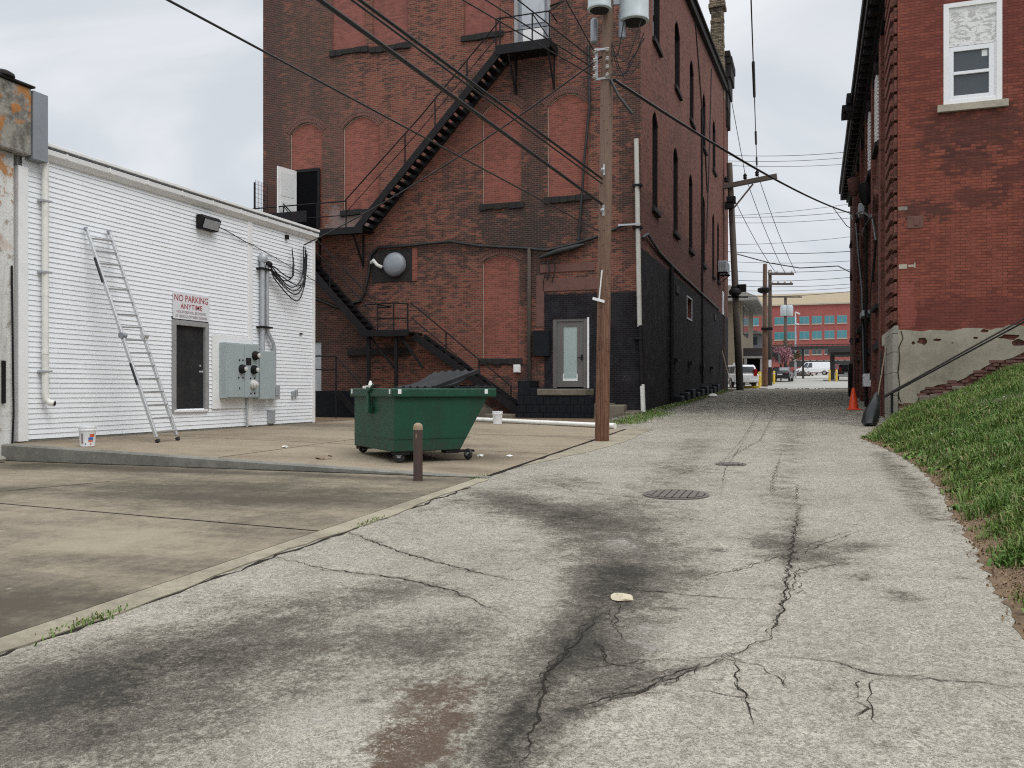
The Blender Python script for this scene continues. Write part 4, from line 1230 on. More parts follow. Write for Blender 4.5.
# black ribbed lid, warped and propped up, and a flat one
lm = MB()
ctrl = lambda a, b: dp_(.74 + .8 * b, .02 + a * 1.94, ZT + .11 + .28 * b - .05 * a * b - .07 * math.sin(b * math.pi) + .05 * math.sin(a * 2.4) * b)
na, nb = 49, 14
top = []
for j in range(nb + 1):
    for i in range(na):
        a = i / (na - 1); b = j / nb
        r = .028 if (i % 8) in (1, 2, 3) else 0
        top.append(ctrl(a, b) + Vector((0, 0, r)))
nv = len(top)
bot = [q - Vector((0, 0, .035)) for q in top]
fs = []
for j in range(nb):
    for i in range(na - 1):
        k = j * na + i
        fs.append((k, k + 1, k + na + 1, k + na)); fs.append((k + nv, k + na + nv, k + na + 1 + nv, k + 1 + nv))
for i in range(na - 1):
    fs.append((i, i + nv, i + 1 + nv, i + 1)); k = nb * na + i; fs.append((k, k + 1, k + 1 + nv, k + nv))
for j in range(nb):
    k = j * na; fs.append((k, k + na, k + na + nv, k + nv)); k = j * na + na - 1; fs.append((k, k + nv, k + na + nv, k + na))
lm.add(top + bot, fs); lm.build('lid', M['lid'], ds, smooth=30)
x = MB(); x.obox(dp_(1.1, .0, ZT + .1), L * (LT - 1.02), D * (W), (0, 0, .035))
for i in range(4): x.obox(dp_(1.16 + i * .18, .02, ZT + .135), L * .06, D * (W - .04), (0, 0, .02))
x.build('lid', M['lid'], ds, bevel=.008)
x = MB(); x.beam(dp_(.72, .0, ZT + .1), dp_(1.6, .0, ZT + .4), .03, .06)
x.build('lid_bar', M['lid'], ds)

# bollard
p = GP(418, 481)
bo = thing('steel_bollard', 'rusty brown steel post with a worn yellow cap in front of the dumpster', 'bollard', (p.x, p.y, gz(p.y)))
r_ = .068
x = MB(); x.lathe(p - Vector((0, 0, .05)), [(r_, 0), (r_, .85)], 24); x.build('post', M['bolrust'], bo, smooth=40)
x = MB(); x.lathe(p + Vector((0, 0, .8)), [(r_ + .003, -.05), (r_ + .003, 0), (r_ * .85, .03), (r_ * .45, .05), (0, .056)], 24); x.build('cap', M['bolcap'], bo, smooth=50)
x = MB(); q = p + Vector((.005, -r_ - .006, .66)); x.box(q.x - .008, q.x + .008, q.y, q.y + .012, q.z - .03, q.z + .03); x.build('drain_slot', M['bolcap'], bo)


# =================================================================== TALL BRICK BUILDING
YF, XS = 30.5, -5.83
XL, YB, ZTOP, ZF, ZG = -21.75, 62.8, 22.75, 19.6, .3
tb = thing('brick_building', 'tall old red brown brick building with bricked up arched windows and a black painted base', 'building', (-13.8, 46, .7))


def arch_outline(x0, x1, z0, zs, rise, n=10):
    """bottom-left, bottom-right, then the segmental head back to the left"""
    P = [(x0, z0), (x1, z0)]
    if rise <= 0: return P + [(x1, zs), (x0, zs)]
    for i in range(n + 1):
        t = i / n; x = x1 + (x0 - x1) * t
        P.append((x, zs + rise * (1 - (2 * t - 1) ** 2)))
    return P


def wall_holes(mb, outer, holes, to3, inward, depth):
    loops = [[Vector((a, b, 0)) for a, b in outer]] + [[Vector((a, b, 0)) for a, b in h] for h in holes]
    flat = [q for l in loops for q in l]
    tri = tessellate_polygon(loops)
    nrm = -Vector(inward)
    P = [Vector(to3(q.x, q.y)) for q in flat]
    fs = []
    for t in tri:
        n = (P[t[1]] - P[t[0]]).cross(P[t[2]] - P[t[0]])
        fs.append(tuple(t) if n.dot(nrm) > 0 else tuple(reversed(t)))
    mb.add(P, fs)
    for h in holes:
        a = [Vector(to3(*q)) for q in h]; b = [q + Vector(inward) * depth for q in a]
        c = sum(a, Vector()) / len(a)
        for i in range(len(a)):
            j = (i + 1) % len(a)
            q = [a[i], a[j], b[j], b[i]]
            n = (q[1] - q[0]).cross(q[2] - q[0])
            if n.dot(c - (a[i] + a[j]) / 2) < 0: q.reverse()
            mb.quad(*q)


front3 = lambda a, b: (a, YF, b)
side3 = lambda a, b: (XS, a, b)
fholes, sholes = [], []
INF = []                                            # bricked-up openings on the front: x0,x1,z0,spring,rise,sill
for x0, x1, z0, zs, rise, sill in ((-20.42, -18.9, 8.25, 12.2, .42, 0), (-17.93, -16.3, 8.9, 12.2, .42, 1), (-11.9, -10.35, 8.72, 12.18, .4, 1), (-9.32, -7.74, 8.8, 12.15, .4, 1), (-11.9, -10.42, 2.86, 6.5, .26, 1),
                                   (-18.42, -16.9, 15.4, 18.6, .4, 1), (-16.6, -15.05, 15.3, 18.6, .4, 1), (-12.65, -11.16, 15.22, 18.6, .4, 1)):
    INF.append((x0, x1, z0, zs, rise, sill)); fholes.append(arch_outline(x0, x1, z0, zs, rise))
# doors on the front
fholes.append(arch_outline(-9.12, -7.8, 1.72, 4.27, 0))          # street-level glazed door
fholes.append(arch_outline(-10.62, -9.2, 14.45, 17.0, 0))        # top landing door
fholes.append(arch_outline(-19.8, -18.95, .9, 3.6, 0))            # basement-side door
SW = []
for y0, y1 in ((32.8, 34.05), (38.0, 39.4), (43.0, 44.35), (48.3, 49.65), (53.3, 54.5), (56.1, 57.3)): SW.append((y0, y1, 8.68, 12.05, .42))
for y0, y1 in ((32.9, 34.5), (38.4, 40.0), (43.3, 44.8), (48.5, 49.9), (53.5, 55.1)): SW.append((y0, y1, 15.2, 17.8, .5))
for y0, y1 in ((32.9, 34.5), (38.4, 40.0), (43.3, 44.8), (48.5, 49.9), (53.5, 55.1)): SW.append((y0, y1, 19.0, 20.6, .2)) if False else None
for w in SW: sholes.append(arch_outline(*w))
sholes.append(arch_outline(42.2, 44.0, 5.15, 6.2, 0))
mb = MB()
wall_holes(mb, [(XL, ZG), (XS, ZG), (XS, ZF), (XL, ZF)], fholes, front3, (0, 1, 0), .16)
mb.build('front_wall', M['brick_front'], tb)
mb = MB()
wall_holes(mb, [(YF, ZG), (YB, ZG), (YB, ZTOP), (YF, ZF)], sholes, side3, (-1, 0, 0), .36)
mb.quad((XL, YB, ZG), (XL, YF, ZG), (XL, YF, ZF), (XL, YB, ZTOP)); mb.quad((XS, YB, ZG), (XL, YB, ZG), (XL, YB, ZTOP), (XS, YB, ZTOP))
mb.build('side_wall', M['brick_side'], tb)
mb = MB(); mb.prism([(XL, YF, ZF - .02), (XL, YB, ZTOP - .02), (XL, YB, ZTOP + .1), (XL, YF, ZF + .1)], (XS - XL + .02, 0, 0)); mb.build('roof', M['dark'], tb)
zs_ = lambda y: ZF + (ZTOP - ZF) * (y - YF) / (YB - YF)
mb = MB(); mb.beam((XS + .11, YF + .1, zs_(YF) - .1), (XS + .11, 60.8, zs_(60.8) - .1), .22, .4); mb.beam((XS + .17, YF + .1, zs_(YF) + .2), (XS + .17, 60.8, zs_(60.8) + .2), .34, .16); mb.build('eaves_gutter', M['slate'], tb, bevel=.02)

for (x0, x1, z0, zs, rise, sill) in INF:
    plain = z0 > 15
    P = arch_outline(x0, x1, z0, zs, rise)
    x = MB(); x.prism([(a, YF + .045 + .03 * (not plain), b) for a, b in P], (0, .1, 0)); ip = x.build('bricked_window', M['brick_infill_plain' if plain else 'brick_infill'], tb)
    if rise and not plain:
        x = MB()                                     # two rowlock rings over the opening
        mid = (x0 + x1) / 2; hw = (x1 - x0) / 2 + .02
        R0 = (hw * hw + rise * rise) / (2 * rise); cz = zs + rise - R0; amax = math.asin(hw / R0)
        for ring in range(2):
            ra = R0 + .015 + ring * .13; rb = ra + .115
            n = int(2 * amax * ra / .085)
            for i in range(n):
                t0 = -amax + 2 * amax * i / n + .006; t1 = -amax + 2 * amax * (i + 1) / n - .006
                j = random.uniform(.001, .012)
                x.prism([(mid + ra * math.sin(t0), YF + .05, cz + ra * math.cos(t0)), (mid + ra * math.sin(t1), YF + .05, cz + ra * math.cos(t1)), (mid + rb * math.sin(t1), YF + .05, cz + rb * math.cos(t1)), (mid + rb * math.sin(t0), YF + .05, cz + rb * math.cos(t0))], (0, -.06 - j, 0))
        x.build('brick_arch', M['brick_arch'], tb)
        x = MB()                                     # pale mortar seam round the infill
        pr = [P[1]] + P[2:] + [P[0]]
        x.tube([(a * 1.0 + (.012 if a < mid else -.012), YF + .06, b - .012) for a, b in pr], .014, 5)
        x.build('mortar_seam', M['sillstone'], ip)
    if sill:
        x = MB(); random.seed(int(x0 * 10))
        n = 6; 
        for i in range(n):
            a = x0 - .12 + (x1 - x0 + .24) * i / n; b = x0 - .12 + (x1 - x0 + .24) * (i + 1) / n
            x.box(a, b, YF - .1 + random.uniform(-.02, .03), YF + .1, z0 - .24 + random.uniform(-.03, .02), z0 - .01 + random.uniform(-.02, .01))
        x.build('sill', M['slate'], tb, bevel=.02)

# side windows: frame, dark glass, sloping stone sill
for (y0, y1, z0, zs, rise) in SW:
    P = arch_outline(y0, y1, z0, zs, rise)
    x = MB()
    for (a, b) in zip(P, P[1:] + P[:1]): x.beam((XS - .18, a[0], a[1]), (XS - .18, b[0], b[1]), .1, .3, (1, 0, 0))  # deep black lining over the brick reveals paints the recesses dark
    zm = (z0 + zs) / 2; x.box(XS - .33, XS - .27, y0, y1, zm - .035, zm + .035); x.box(XS - .32, XS - .28, (y0 + y1) / 2 - .02, (y0 + y1) / 2 + .02, z0, zs + rise)
    wf = x.build('window', M['iron'], tb)
    x = MB(); x.box(XS - .3, XS - .24, y1 - .2, y1 - .1, z0 + .1, zm - .1); x.box(XS - .3, XS - .24, y1 - .2, y1 - .1, zm + .15, zs - .2); x.build('sash', M['galv' if z0 > 10 else 'greyframe'], wf)
    x = MB(); x.prism([(XS - .32, a, b) for a, b in P], (-.03, 0, 0)); x.build('pane', M['glass'], wf)
    x = MB(); x.box(XS - .12, XS + .12, y0 - .12, y1 + .12, z0 - .2, z0 - .005); x.build('sill', M['slate'], tb, bevel=.02)
x = MB(); x.box(XS - .36, XS - .3, 42.2, 44.0, 5.15, 6.2); x.build('boarded_window', M['bag'], tb)
x = MB()
for a, b in ((42.2, 5.15), (44.0, 5.15)): x.box(XS - .02, XS + .03, a - .05, a + .05, 5.1, 6.25)
x.box(XS - .02, XS + .028, 42.2, 44.0, 5.1, 5.2); x.box(XS - .02, XS + .028, 42.2, 44.0, 6.18, 6.25); x.build('board_frame', M['greyframe'], tb)
# far end pilaster and the big corbelled cornice turning the corner
x = MB(); x.box(XS - .4, XS + .05, 60.2, 62.95, .3, 23.6); x.build('end_pilaster', M['brick_side'], tb)
x = MB()
for k, (o_, z0, z1) in enumerate(((.1, 20.4, 21.2), (.2, 21.2, 22.3), (.32, 22.3, 23.3), (.44, 23.3, 24.2), (.5, 24.2, 24.7), (.36, 24.7, 25.1))):
    x.box(XS - .4, XS + o_, 61.2 - .05 * k, 63.0 + o_ * 1.5, z0, z1)
for i in range(2): x.box(XS, XS + .25, 61.4 + i * .9, 61.75 + i * .9, 20.0, 21.2)
x.build('cornice', M['slate'], tb, bevel=.03)
x = MB()
for i in range(17):
    z = 24.2 + i * .21; j = random.uniform(-.03, .03); q_ = .46 - .004 * i
    x.box(XS - .42 - q_ + j, XS - .42 + q_ + j, 60.4 - q_ + j, 60.4 + q_ + j, z, z + .2)
x.box(XS - .98, XS + .14, 59.84, 60.96, 27.75, 28.0); x.box(XS - .92, XS + .08, 59.9, 60.9, 28.0, 28.4); x.box(XS - .9, XS + .06, 59.92, 60.88, 21.5, 24.2)
tb_ch = x.build('chimney', M['brick_chimney'], tb)
# black pipe and iron tie plates along the painted base
x = MB(); x.tube([(XS + .1, 36.9, 6.9), (XS + .1, 36.9, .7)], .09, 10); x.build('drainpipe', M['iron'], tb, smooth=40)
x = MB(); x.tube([(XS + .06, 47.7, 17), (XS + .06, 47.9, 10), (XS + .06, 48.0, 2)], .05, 8); x.build('drainpipe', M['iron'], tb, smooth=40)
for y in (37.9, 42.6, 47.3, 52.0):
    x = MB(); x.box(XS, XS + .22, y, y + .75, 2.9, 3.05); x.build('tie_plate', M['iron'], tb)
for i in range(9):
    y = 38 + i * 1.9
    x = MB(); x.box(XS, XS + .35, y, y + 1.1, gz(y) - .1, gz(y) + .35 + .1 * (i % 3)); x.build('base_stone', M['blackpaint'], tb, bevel=.06)
for y in (38.6, 54.2):
    x = MB(); x.box(XS, XS + .05, y, y + .9, 6.0, 6.35); x.build('vent_plate', M['iron'], tb)
x = MB(); x.box(XS, XS + .04, 59.2, 61.9, 6.75, 8.3); x.build('white_panel', M['signboard'], tb)
x = MB(); x.tube([(XS + .03, 30.6, 7.1), (XS + .1, 31.3, 7.35), (XS + .06, 34, 7.1), (XS + .05, 40, 6.98), (XS + .05, 50, 6.9), (XS + .05, 57, 6.85)], .055, 8); x.build('wall_cable', M['cable'], tb, smooth=50)
x = MB(); x.tube([(XS + .03, 44.5, 21.6), (XS + .03, 49.5, 15.2), (XS + .05, 50.3, 13)], .035, 6); x.tube([(XS + .04, 52.6, 20.9), (XS + .04, 51.0, 13.5), (XS + .05, 49.8, 10)], .03, 6); x.build('wall_cable', M['cable'], tb, smooth=50)

# front: street door on its stoop
x = MB()
x.box(-9.12, -8.97, YF + .02, YF + .12, 1.72, 4.27); x.box(-7.95, -7.8, YF + .02, YF + .12, 1.72, 4.27); x.box(-8.97, -7.95, YF + .02, YF + .118, 4.17, 4.27)
x.build('door_frame', M['bronze'], tb, bevel=.01)
x = MB(); x.box(-8.97, -8.72, YF + .06, YF + .11, 1.76, 4.17); x.box(-8.2, -7.95, YF + .06, YF + .11, 1.76, 4.17); x.box(-8.72, -8.2, YF + .06, YF + .109, 3.98, 4.17); x.box(-8.72, -8.2, YF + .06, YF + .109, 1.76, 2.0)
dr = x.build('door', M['bronze'], tb)
x = MB(); x.box(-8.72, -8.2, YF + .08, YF + .1, 2.0, 3.98); x.build('frosted_pane', M['frost'], dr)
x = MB(); x.box(-8.74, -8.18, YF + .05, YF + .062, 1.98, 2.07); x.box(-8.74, -8.7, YF + .05, YF + .062, 2.07, 2.25); x.box(-8.22, -8.18, YF + .05, YF + .062, 2.07, 2.25); x.build('pane_bead', M['trim'], dr)
x = MB(); x.box(-8.04, -7.99, YF + .0, YF + .06, 2.75, 2.95); x.cyl((-8.02, YF + .02, 2.84), (-8.18, YF - .0, 2.84), .014); x.build('handle', M['iron'], dr)
x = MB(); x.box(-7.8, -7.73, YF - .02, YF + .05, 1.72, 4.3); x.build('white_door_edge', M['trim'], tb)
st = MB()
random.seed(4)
st.box(-10.1, -7.3, 29.35, YF - .01, .5, 1.45); st.box(-10.1, -9.65, 29.35, YF - .01, 1.45, 2.0); st.box(-9.65, -9.35, 29.35, YF - .01, 1.45, 1.72)
st.build('stoop', M['blackpaint'], tb, bevel=.02)
x = MB(); x.box(-9.35, -7.55, 29.3, YF - .01, 1.455, 1.69); x.box(-7.3, -6.75, 29.4, YF - .01, .5, 1.18); x.build('stone_step', M['stone'], tb, bevel=.03)
x = MB()
for i in range(20):
    a = random.uniform(-6.95, -5.9); b = random.uniform(29.5, 30.3); r = random.uniform(.12, .28)
    x.box(a - r, a + r, b - r, b + r, .5, .72 + r * .8 + (a < -6.4) * .2)
x.build('broken_stones', M['stone'], tb, bevel=.05)
x = MB()
for i in range(11):
    for j in range(3):
        x.box(-10.1 + i * .25 - .0 + (j % 2) * .1, -10.1 + i * .25 + .235 + (j % 2) * .1, 29.33, 29.352, .55 + j * .29, .55 + j * .29 + .275)
x.build('block_courses', M['blackpaint'], tb, bevel=.006)
# bare red chips and boards above the door
x = MB()
for (a, b, c_, d_) in ((-9.5, 5.3, -7.4, 5.75), (-9.75, 4.0, -9.45, 5.9), (-9.6, 6.0, -7.5, 6.3)): x.box(a, c_, YF - .03, YF + .01, b, d_)
x.build('patch_boards', M['brick_arch'], tb, bevel=.01)
x = MB(); x.tube([(-9.6, YF - .12, 6.55), (-8.9, YF - .2, 6.72), (-8.2, YF - .2, 6.85), (-7.9, YF - .1, 6.95)], [.05, .12, .1, .04], 8); x.tube([(-9.3, YF - .1, 6.5), (-9.2, YF - .15, 6.0), (-9.3, YF - .1, 5.7)], .03, 6); x.tube([(-9.1, YF - .1, 6.5), (-8.98, YF - .13, 6.1), (-9.12, YF - .1, 5.6)], .02, 6)
x.build('cable_tangle', M['cable'], tb, smooth=60)
x = MB(); x.tube([(-10.0, YF - .09, 6.95), (-10.0, YF - .09, 1.9)], .075, 10); x.build('drainpipe', M['greypole'], tb, smooth=40)
x = MB(); x.box(-10.62, -10.35, YF - .12, YF - .001, 2.3, 2.6); x.box(-10.6, -10.37, YF - .14, YF - .12, 2.32, 2.58); x.build('meter_box', M['trim'], tb, bevel=.01)
x = MB(); x.box(-9.85, -9.2, YF - .2, YF - .001, 2.9, 3.85); x.build('black_box', M['blackpaint'], tb, bevel=.015)
# white + black downpipe at the corner
x = MB(); x.tube([(-5.98, YF - .1, 10.6), (-5.86, YF - .1, 3.9)], .085, 12); dpw = x.build('drainpipe', M['greypvc'], tb, smooth=40)
x = MB(); x.tube([(-5.83, YF - .12, 3.95), (-5.76, YF - .12, 1.8)], .085, 12); x.build('drainpipe', M['iron'], tb, smooth=40)
x = MB(); x.tube([(-5.76, YF - .12, 1.85), (-5.72, YF - .12, .75)], .085, 12); x.build('drainpipe', M['pvc'], tb, smooth=40)
for z in (8.9, 7.4, 3.45):
    x = MB(); x.box(-6.1, -5.75, YF - .22, YF, z, z + .08); x.build('pipe_strap', M['iron'], tb)
x = MB(); x.box(-6.6, -5.8, YF - .3, YF - .26, 7.5, 7.56); x.build('wall_bracket', M['galv'], tb)
# cable run along the front at first-floor level and one up the wall
P = [(-17.1, YF - .08, 5.2), (-16.9, YF - .08, 5.6), (-16.7, YF - .08, 6.4), (-16.65, YF - .09, 7.0), (-16.3, YF - .09, 7.3), (-14.9, YF - .09, 7.3), (-13.2, YF - .12, 7.36), (-12, YF - .09, 7.12), (-10.3, YF - .09, 6.95), (-9.3, YF - .12, 6.8), (-8.2, YF - .1, 7.0), (-7.4, YF - .1, 7.2), (-6.3, YF - .1, 7.6)]
x = MB(); x.tube(P, .055, 8); x.build('wall_cable', M['cable'], tb, smooth=60)
x = MB(); x.tube([(-17.1, YF - .06, 5.2), (-18.2, YF - .06, 5.0), (-19.5, YF - .06, 5.5)], .06, 8); x.build('wall_cable', M['cable'], tb, smooth=60)
x = MB(); x.tube([(-7.75, YF - .06, 14.2), (-7.7, YF - .07, 12), (-7.9, YF - .06, 10), (-8.1, YF - .08, 7.1)], .05, 8); x.build('wall_cable', M['cable'], tb, smooth=60)
# exhaust fan in its square patch
x = MB(); x.box(-16.62, -14.84, YF - .03, YF + .02, 5.92, 7.2); x.build('fan_board', M['slate'], tb)
x = MB(); x.box(-14.84, -14.62, YF - .032, YF + .02, 5.92, 7.22); x.build('brick_edge', M['brick_infill'], tb)
x = MB(); x.lathe((-15.55, YF - .03, 6.58), [(.45, 0), (.48, .12), (.45, .22), (.34, .3), (.15, .33), (0, .335)], 32, (0, -1, 0)); x.build('fan_hood', M['flash'], tb, smooth=50)
x = MB(); x.tube([(-16.6, YF - .1, 6.7), (-16.45, YF - .2, 6.78), (-16.3, YF - .2, 6.6), (-16.12, YF - .1, 6.5)], .07, 8); x.build('white_elbow', M['pvc'], tb, smooth=50)
# doors at the landings
x = MB(); x.box(-10.6, -9.22, YF + .1, YF + .15, 14.45, 17.0); ud = x.build('landing_door', M['flash'], tb)
x = MB(); x.box(-10.35, -9.45, YF + .07, YF + .098, 15.35, 17.0); x.build('pane', M['galv'], ud)
x = MB(); x.box(-10.3, -9.5, YF + .07, YF + .098, 14.5, 15.2); x.build('kick_panel', M['peel'], ud)
x = MB(); x.box(-10.62, -10.48, YF - .01, YF + .12, 14.45, 17.0); x.box(-9.34, -9.2, YF - .01, YF + .12, 14.45, 17.0); x.build('door_frame', M['greyframe'], tb)
x = MB(); x.box(-20.12, -19.06, YF + .0, YF + .03, 8.27, 10.62); x.build('doorway_shade', M['dark'], tb)  # black panel in place of the unlit room behind the doorway
x = MB(); x.box(-19.12, -19.02, YF - .02, YF + .04, 8.25, 10.7); x.box(-20.2, -19.12, YF - .02, YF + .04, 10.6, 10.72); x.build('door_frame', M['iron'], tb)
x = MB(); x.obox((-20.14, YF - .02, 8.28), Vector((-.24, -.98, 0)), Vector((.045, -.011, 0)), (0, 0, 2.38)); od = x.build('open_door', M['trim'], tb, bevel=.006)
x = MB()
for z0, z1 in ((8.5, 9.3), (9.5, 10.5)):
    x.obox(Vector((-20.095, YF - .031, z0)) + Vector((-.24, -.98, 0)) * .15, Vector((-.24, -.98, 0)) * .7, Vector((.012, -.003, 0)), (0, 0, z1 - z0))
x.build('door_panel', M['sticker'], od, bevel=.004)
x = MB(); x.box(-19.8, -18.95, YF + .06, YF + .1, .9, 3.6); x.build('basement_door', M['galv'], tb)
x = MB(); x.box(-17.7, -14.9, YF - .14, YF + .02, 3.02, 3.3); x.build('sill', M['slate'], tb, bevel=.03)

# earth in front of the base of the building
grid('stairwell_floor', np.linspace(-24, -4.7, 8), np.linspace(22.0, 30.6, 8), lambda X, Y: .56 + .012 * (Y - 22), M['soil'])
x = MB(); random.seed(12)
for i in range(26):
    y = random.uniform(31, 40); r = random.uniform(.03, .09)
    x.lathe((XS + random.uniform(.15, .5), y, gz(y) + .0), [(r * .8, 0), (r, r * .5), (r * .5, r), (0, r * 1.05)], 6)
tag(x.build('rubble', M['stone'], None), kind='stuff')
def moss_sampler(n):
    k = rng.integers(0, 5, n); cy = np.array([4.35, 4.4, 4.45, 8.2, 12.0])[k]; cx = np.array([-4.5, -4.48, -4.5, -4.5, -4.75])[k]
    y = cy + rng.normal(0, .16, n); x = cx + rng.normal(0, .035, n)
    return x, y, SL * y + .01, np.ones(n)
tag(blades('edge_moss', 320, M['grass'], moss_sampler, .012, .05, .006, .012, 1.2), kind='stuff')
def weed_sampler(n):
    y = rng.uniform(24.2, 60, n); x = np.where(y < 30.4, -5.2 + rng.normal(0, .3, n), XS + .12 + np.abs(rng.normal(0, .22, n)))
    return x, y, SL * y + .0, np.ones(n)
tag(blades('weeds', 9000, M['grass'], weed_sampler, .05, .16, .01, .02, 1.2), kind='stuff')

# AC unit on brackets, leaning boards, white rubble
ac = thing('air_conditioner', 'white air conditioner unit on brackets high on the side wall by the leaning pole', 'air conditioner', (XS, 58, 9.0))
x = MB(); x.box(XS + .05, XS + .6, 56.2, 58.0, 9.2, 9.9); x.build('case', M['galv'], ac, bevel=.02)
x = MB()
for i in range(7): x.box(XS + .6, XS + .615, 56.3 + i * .24, 56.42 + i * .24, 9.27, 9.83)
for i in range(4): x.box(XS + .12 + i * .11, XS + .18 + i * .11, 56.185, 56.2, 9.27, 9.83)
x.build('grille', M['flash'], ac)
x = MB()
for y in (56.4, 57.8):
    x = MB(); x.beam((XS, y, 9.15), (XS + .65, y, 9.15), .06, .08); x.beam((XS, y, 8.65), (XS + .6, y, 9.12), .05, .05); x.build('bracket', M['iron'], ac)
p = GP(721, 393)
x = MB(); x.beam((XS + .9, 56.5, gz(56.5) + .02), (XS + .12, 58.2, gz(57) + 2.6), .28, .04, (1, 0, 0))
tag(x.build('leaning_board', M['board'], bevel=.005), 'pale wooden board leaning against the black painted wall at its far end', 'board')
p = GP(713, 397); x = MB(); x.lathe(p, [(.22, 0), (.25, .06), (.16, .16), (0, .2)], 8)
tag(x.build('white_bag', M['paper'], smooth=40), 'small white bag on the ground along the black painted wall', 'bag')

# =================================================================== FIRE ESCAPE
fe = thing('fire_escape', 'black iron fire escape with three stair flights and landings on the tall brick building', 'fire escape', (-14, 29.9, .7))
YN, YR = 29.55, 30.4                                # near and rear stringers
def P_(u, v, y=YN): return YP(u, v, y)


def flight(top, bot, name, n, w=.075, h=.27, tread=.24):
    """top / bot: points on the near stringer; builds two stringers and n treads"""
    x = MB()
    for y in (YN, YR):
        a = Vector((top.x, y, top.z)); b = Vector((bot.x, y, bot.z)); x.beam(a, b, w, h, (0, 0, 1))
    f = x.build(name, M['iron'], fe, bevel=.006)
    for i in range(n):
        t = (i + .5) / n; c = Vector((top.x + (bot.x - top.x) * t, 0, top.z + (bot.z - top.z) * t))
        x = MB(); x.box(c.x - tread / 2, c.x + tread / 2, YN + .03, YR - .03, c.z - .02, c.z + .02)
        x.box(c.x - tread / 2 - .006, c.x - tread / 2 + .03, YN + .03, YR - .03, c.z - .065, c.z - .02); x.build('tread', M['iron'], f)
    return f


def rails(pts, posts, name='handrail', y=YN, r=.026, drop=.0):
    x = MB(); x.tube([(a, y, b) for a, b in pts], r, 8)
    if drop: x.tube([(a, y, b - drop) for a, b in pts], r * .8, 8)
    for (a, zt, zb) in posts: x.tube([(a, y, zt), (a, y, zb)], r * 1.1, 8)
    return x.build(name, M['iron'], fe, smooth=50)


# upper flight
ut, ub = P_(502, 58), P_(357, 236)
ub.z = 7.93; ut.z = 14.15
flight(ut, ub, 'stair_flight', 27)
hr = [(P_(345, 203).x, 9.05), (P_(420, 117).x, P_(420, 117).z), (P_(500, 20).x, P_(500, 20).z)]
pp_ = []
for u, vt, vb in ((405, 134, 167), (435, 100, 130), (467, 60, 92), (500, 17, 55)):
    a = P_(u, vt); b = P_(u, vb); pp_.append((a.x, a.z, b.z))
rails(hr, pp_)
k = [(a, b - .5) for a, b in hr]
rails(k, [], r=.016)
# upper landing
zl = 14.12
x = MB(); x.box(-10.98, -8.95, YN - .02, YF - .005, zl, zl + .06); x.build('landing', M['iron'], fe)
x = MB(); x.box(-11.0, -8.93, YN - .06, YN - .02, zl - .2, zl + .14); x.box(-8.95, -8.9, YN - .02, YF - .005, zl - .12, zl + .14); x.box(-11.0, -10.95, YN - .02, YF - .005, zl - .1, zl + .1); x.build('landing_edge', M['iron'], fe)
for i in range(14):
    pass
x = MB()
x.box(-10.9, -9.0, YN + .02, YF - .01, zl - .1, zl - .006)
x.build('landing_joists', M['iron'], fe)
for a in (-10.55, -9.05):
    x = MB(); x.beam((a, YF - .02, zl - 1.35), (a, YN + .05, zl - .08), .06, .06); x.beam((a, YF - .03, zl - 1.4), (a, YF - .03, zl - .05), .06, .05); x.build('bracket', M['iron'], fe)
x = MB()
for a in (-11.0, -9.6, -8.95): x.tube([(a, YN, zl), (a, YN, zl + 1.15)], .028, 8)
x.tube([(-11.0, YN, zl + 1.13), (-8.95, YN, zl + 1.13), (-8.95, YF - .02, zl + 1.13)], .026, 8); x.tube([(-9.6, YN, zl + 1.13), (-9.0, YN - .0, zl + .2)], .022, 8)
x.tube([(-11.0, YN, zl + .6), (-8.95, YN, zl + .6)], .018, 6); x.tube([(-9.0, YN - .02, zl + 1.1), (-8.6, YF - .3, zl + 1.7), (-9.2, YF - .05, zl + 1.72)], .03, 6)
x.build('landing_railing', M['iron'], fe, smooth=50)
# middle landing
zm = 7.9
x = MB(); x.box(-21.6, -16.5, YN - .02, YF - .005, zm, zm + .05); x.build('landing', M['iron'], fe)
x = MB(); x.box(-21.6, -16.5, YN - .06, YN - .02, zm - .16, zm + .1); x.build('landing_edge', M['iron'], fe)
for a in (-21.0, -19.0, -17.0):
    x = MB(); x.beam((a, YF - .02, zm - 1.3), (a, YN + .05, zm - .08), .06, .06); x.beam((a, YF - .03, zm - 1.35), (a, YF - .03, zm - .05), .06, .05); x.build('bracket', M['iron'], fe)
x = MB()
for a in (-21.6, -20.1, -18.55, P_(346, 203).x): x.tube([(a, YN, zm), (a, YN, zm + 1.15)], .028, 8)
x.tube([(-21.6, YN, zm + 1.13), (P_(346, 203).x, YN, zm + 1.13)], .027, 8); x.tube([(-21.6, YN, zm + .58), (P_(346, 203).x, YN, zm + .58)], .02, 8); x.tube([(-21.6, YN, zm + 1.13), (-21.6, YF, zm + 1.13)], .027, 8)
x.tube([(-20.1, YN, zm + 1.13), (-19.2, YN, zm + .1)], .02, 8)
x.build('landing_railing', M['iron'], fe, smooth=50)
es = P_(254.5, 200).x
x = MB(); x.tube([(es, YN, zm - .3), (es, YN, zm + 2.2)], .035, 8)
for i in range(9): x.tube([(es + .05, YN + .1 * i, zm + .1), (es + .05, YN + .1 * i, zm + 2.3)], .008, 5)
for i in range(12): x.tube([(es + .05, YN, zm + .15 + i * .18), (es + .05, YF, zm + .15 + i * .18)], .006, 5)
x.build('end_screen', M['iron'], fe)
x = MB(); a, b = P_(270, 214), P_(308, 212); x.box(a.x, b.x, YN - .12, YN - .065, a.z - .45, a.z); x.build('landing_edge', M['iron'], fe, bevel=.01)
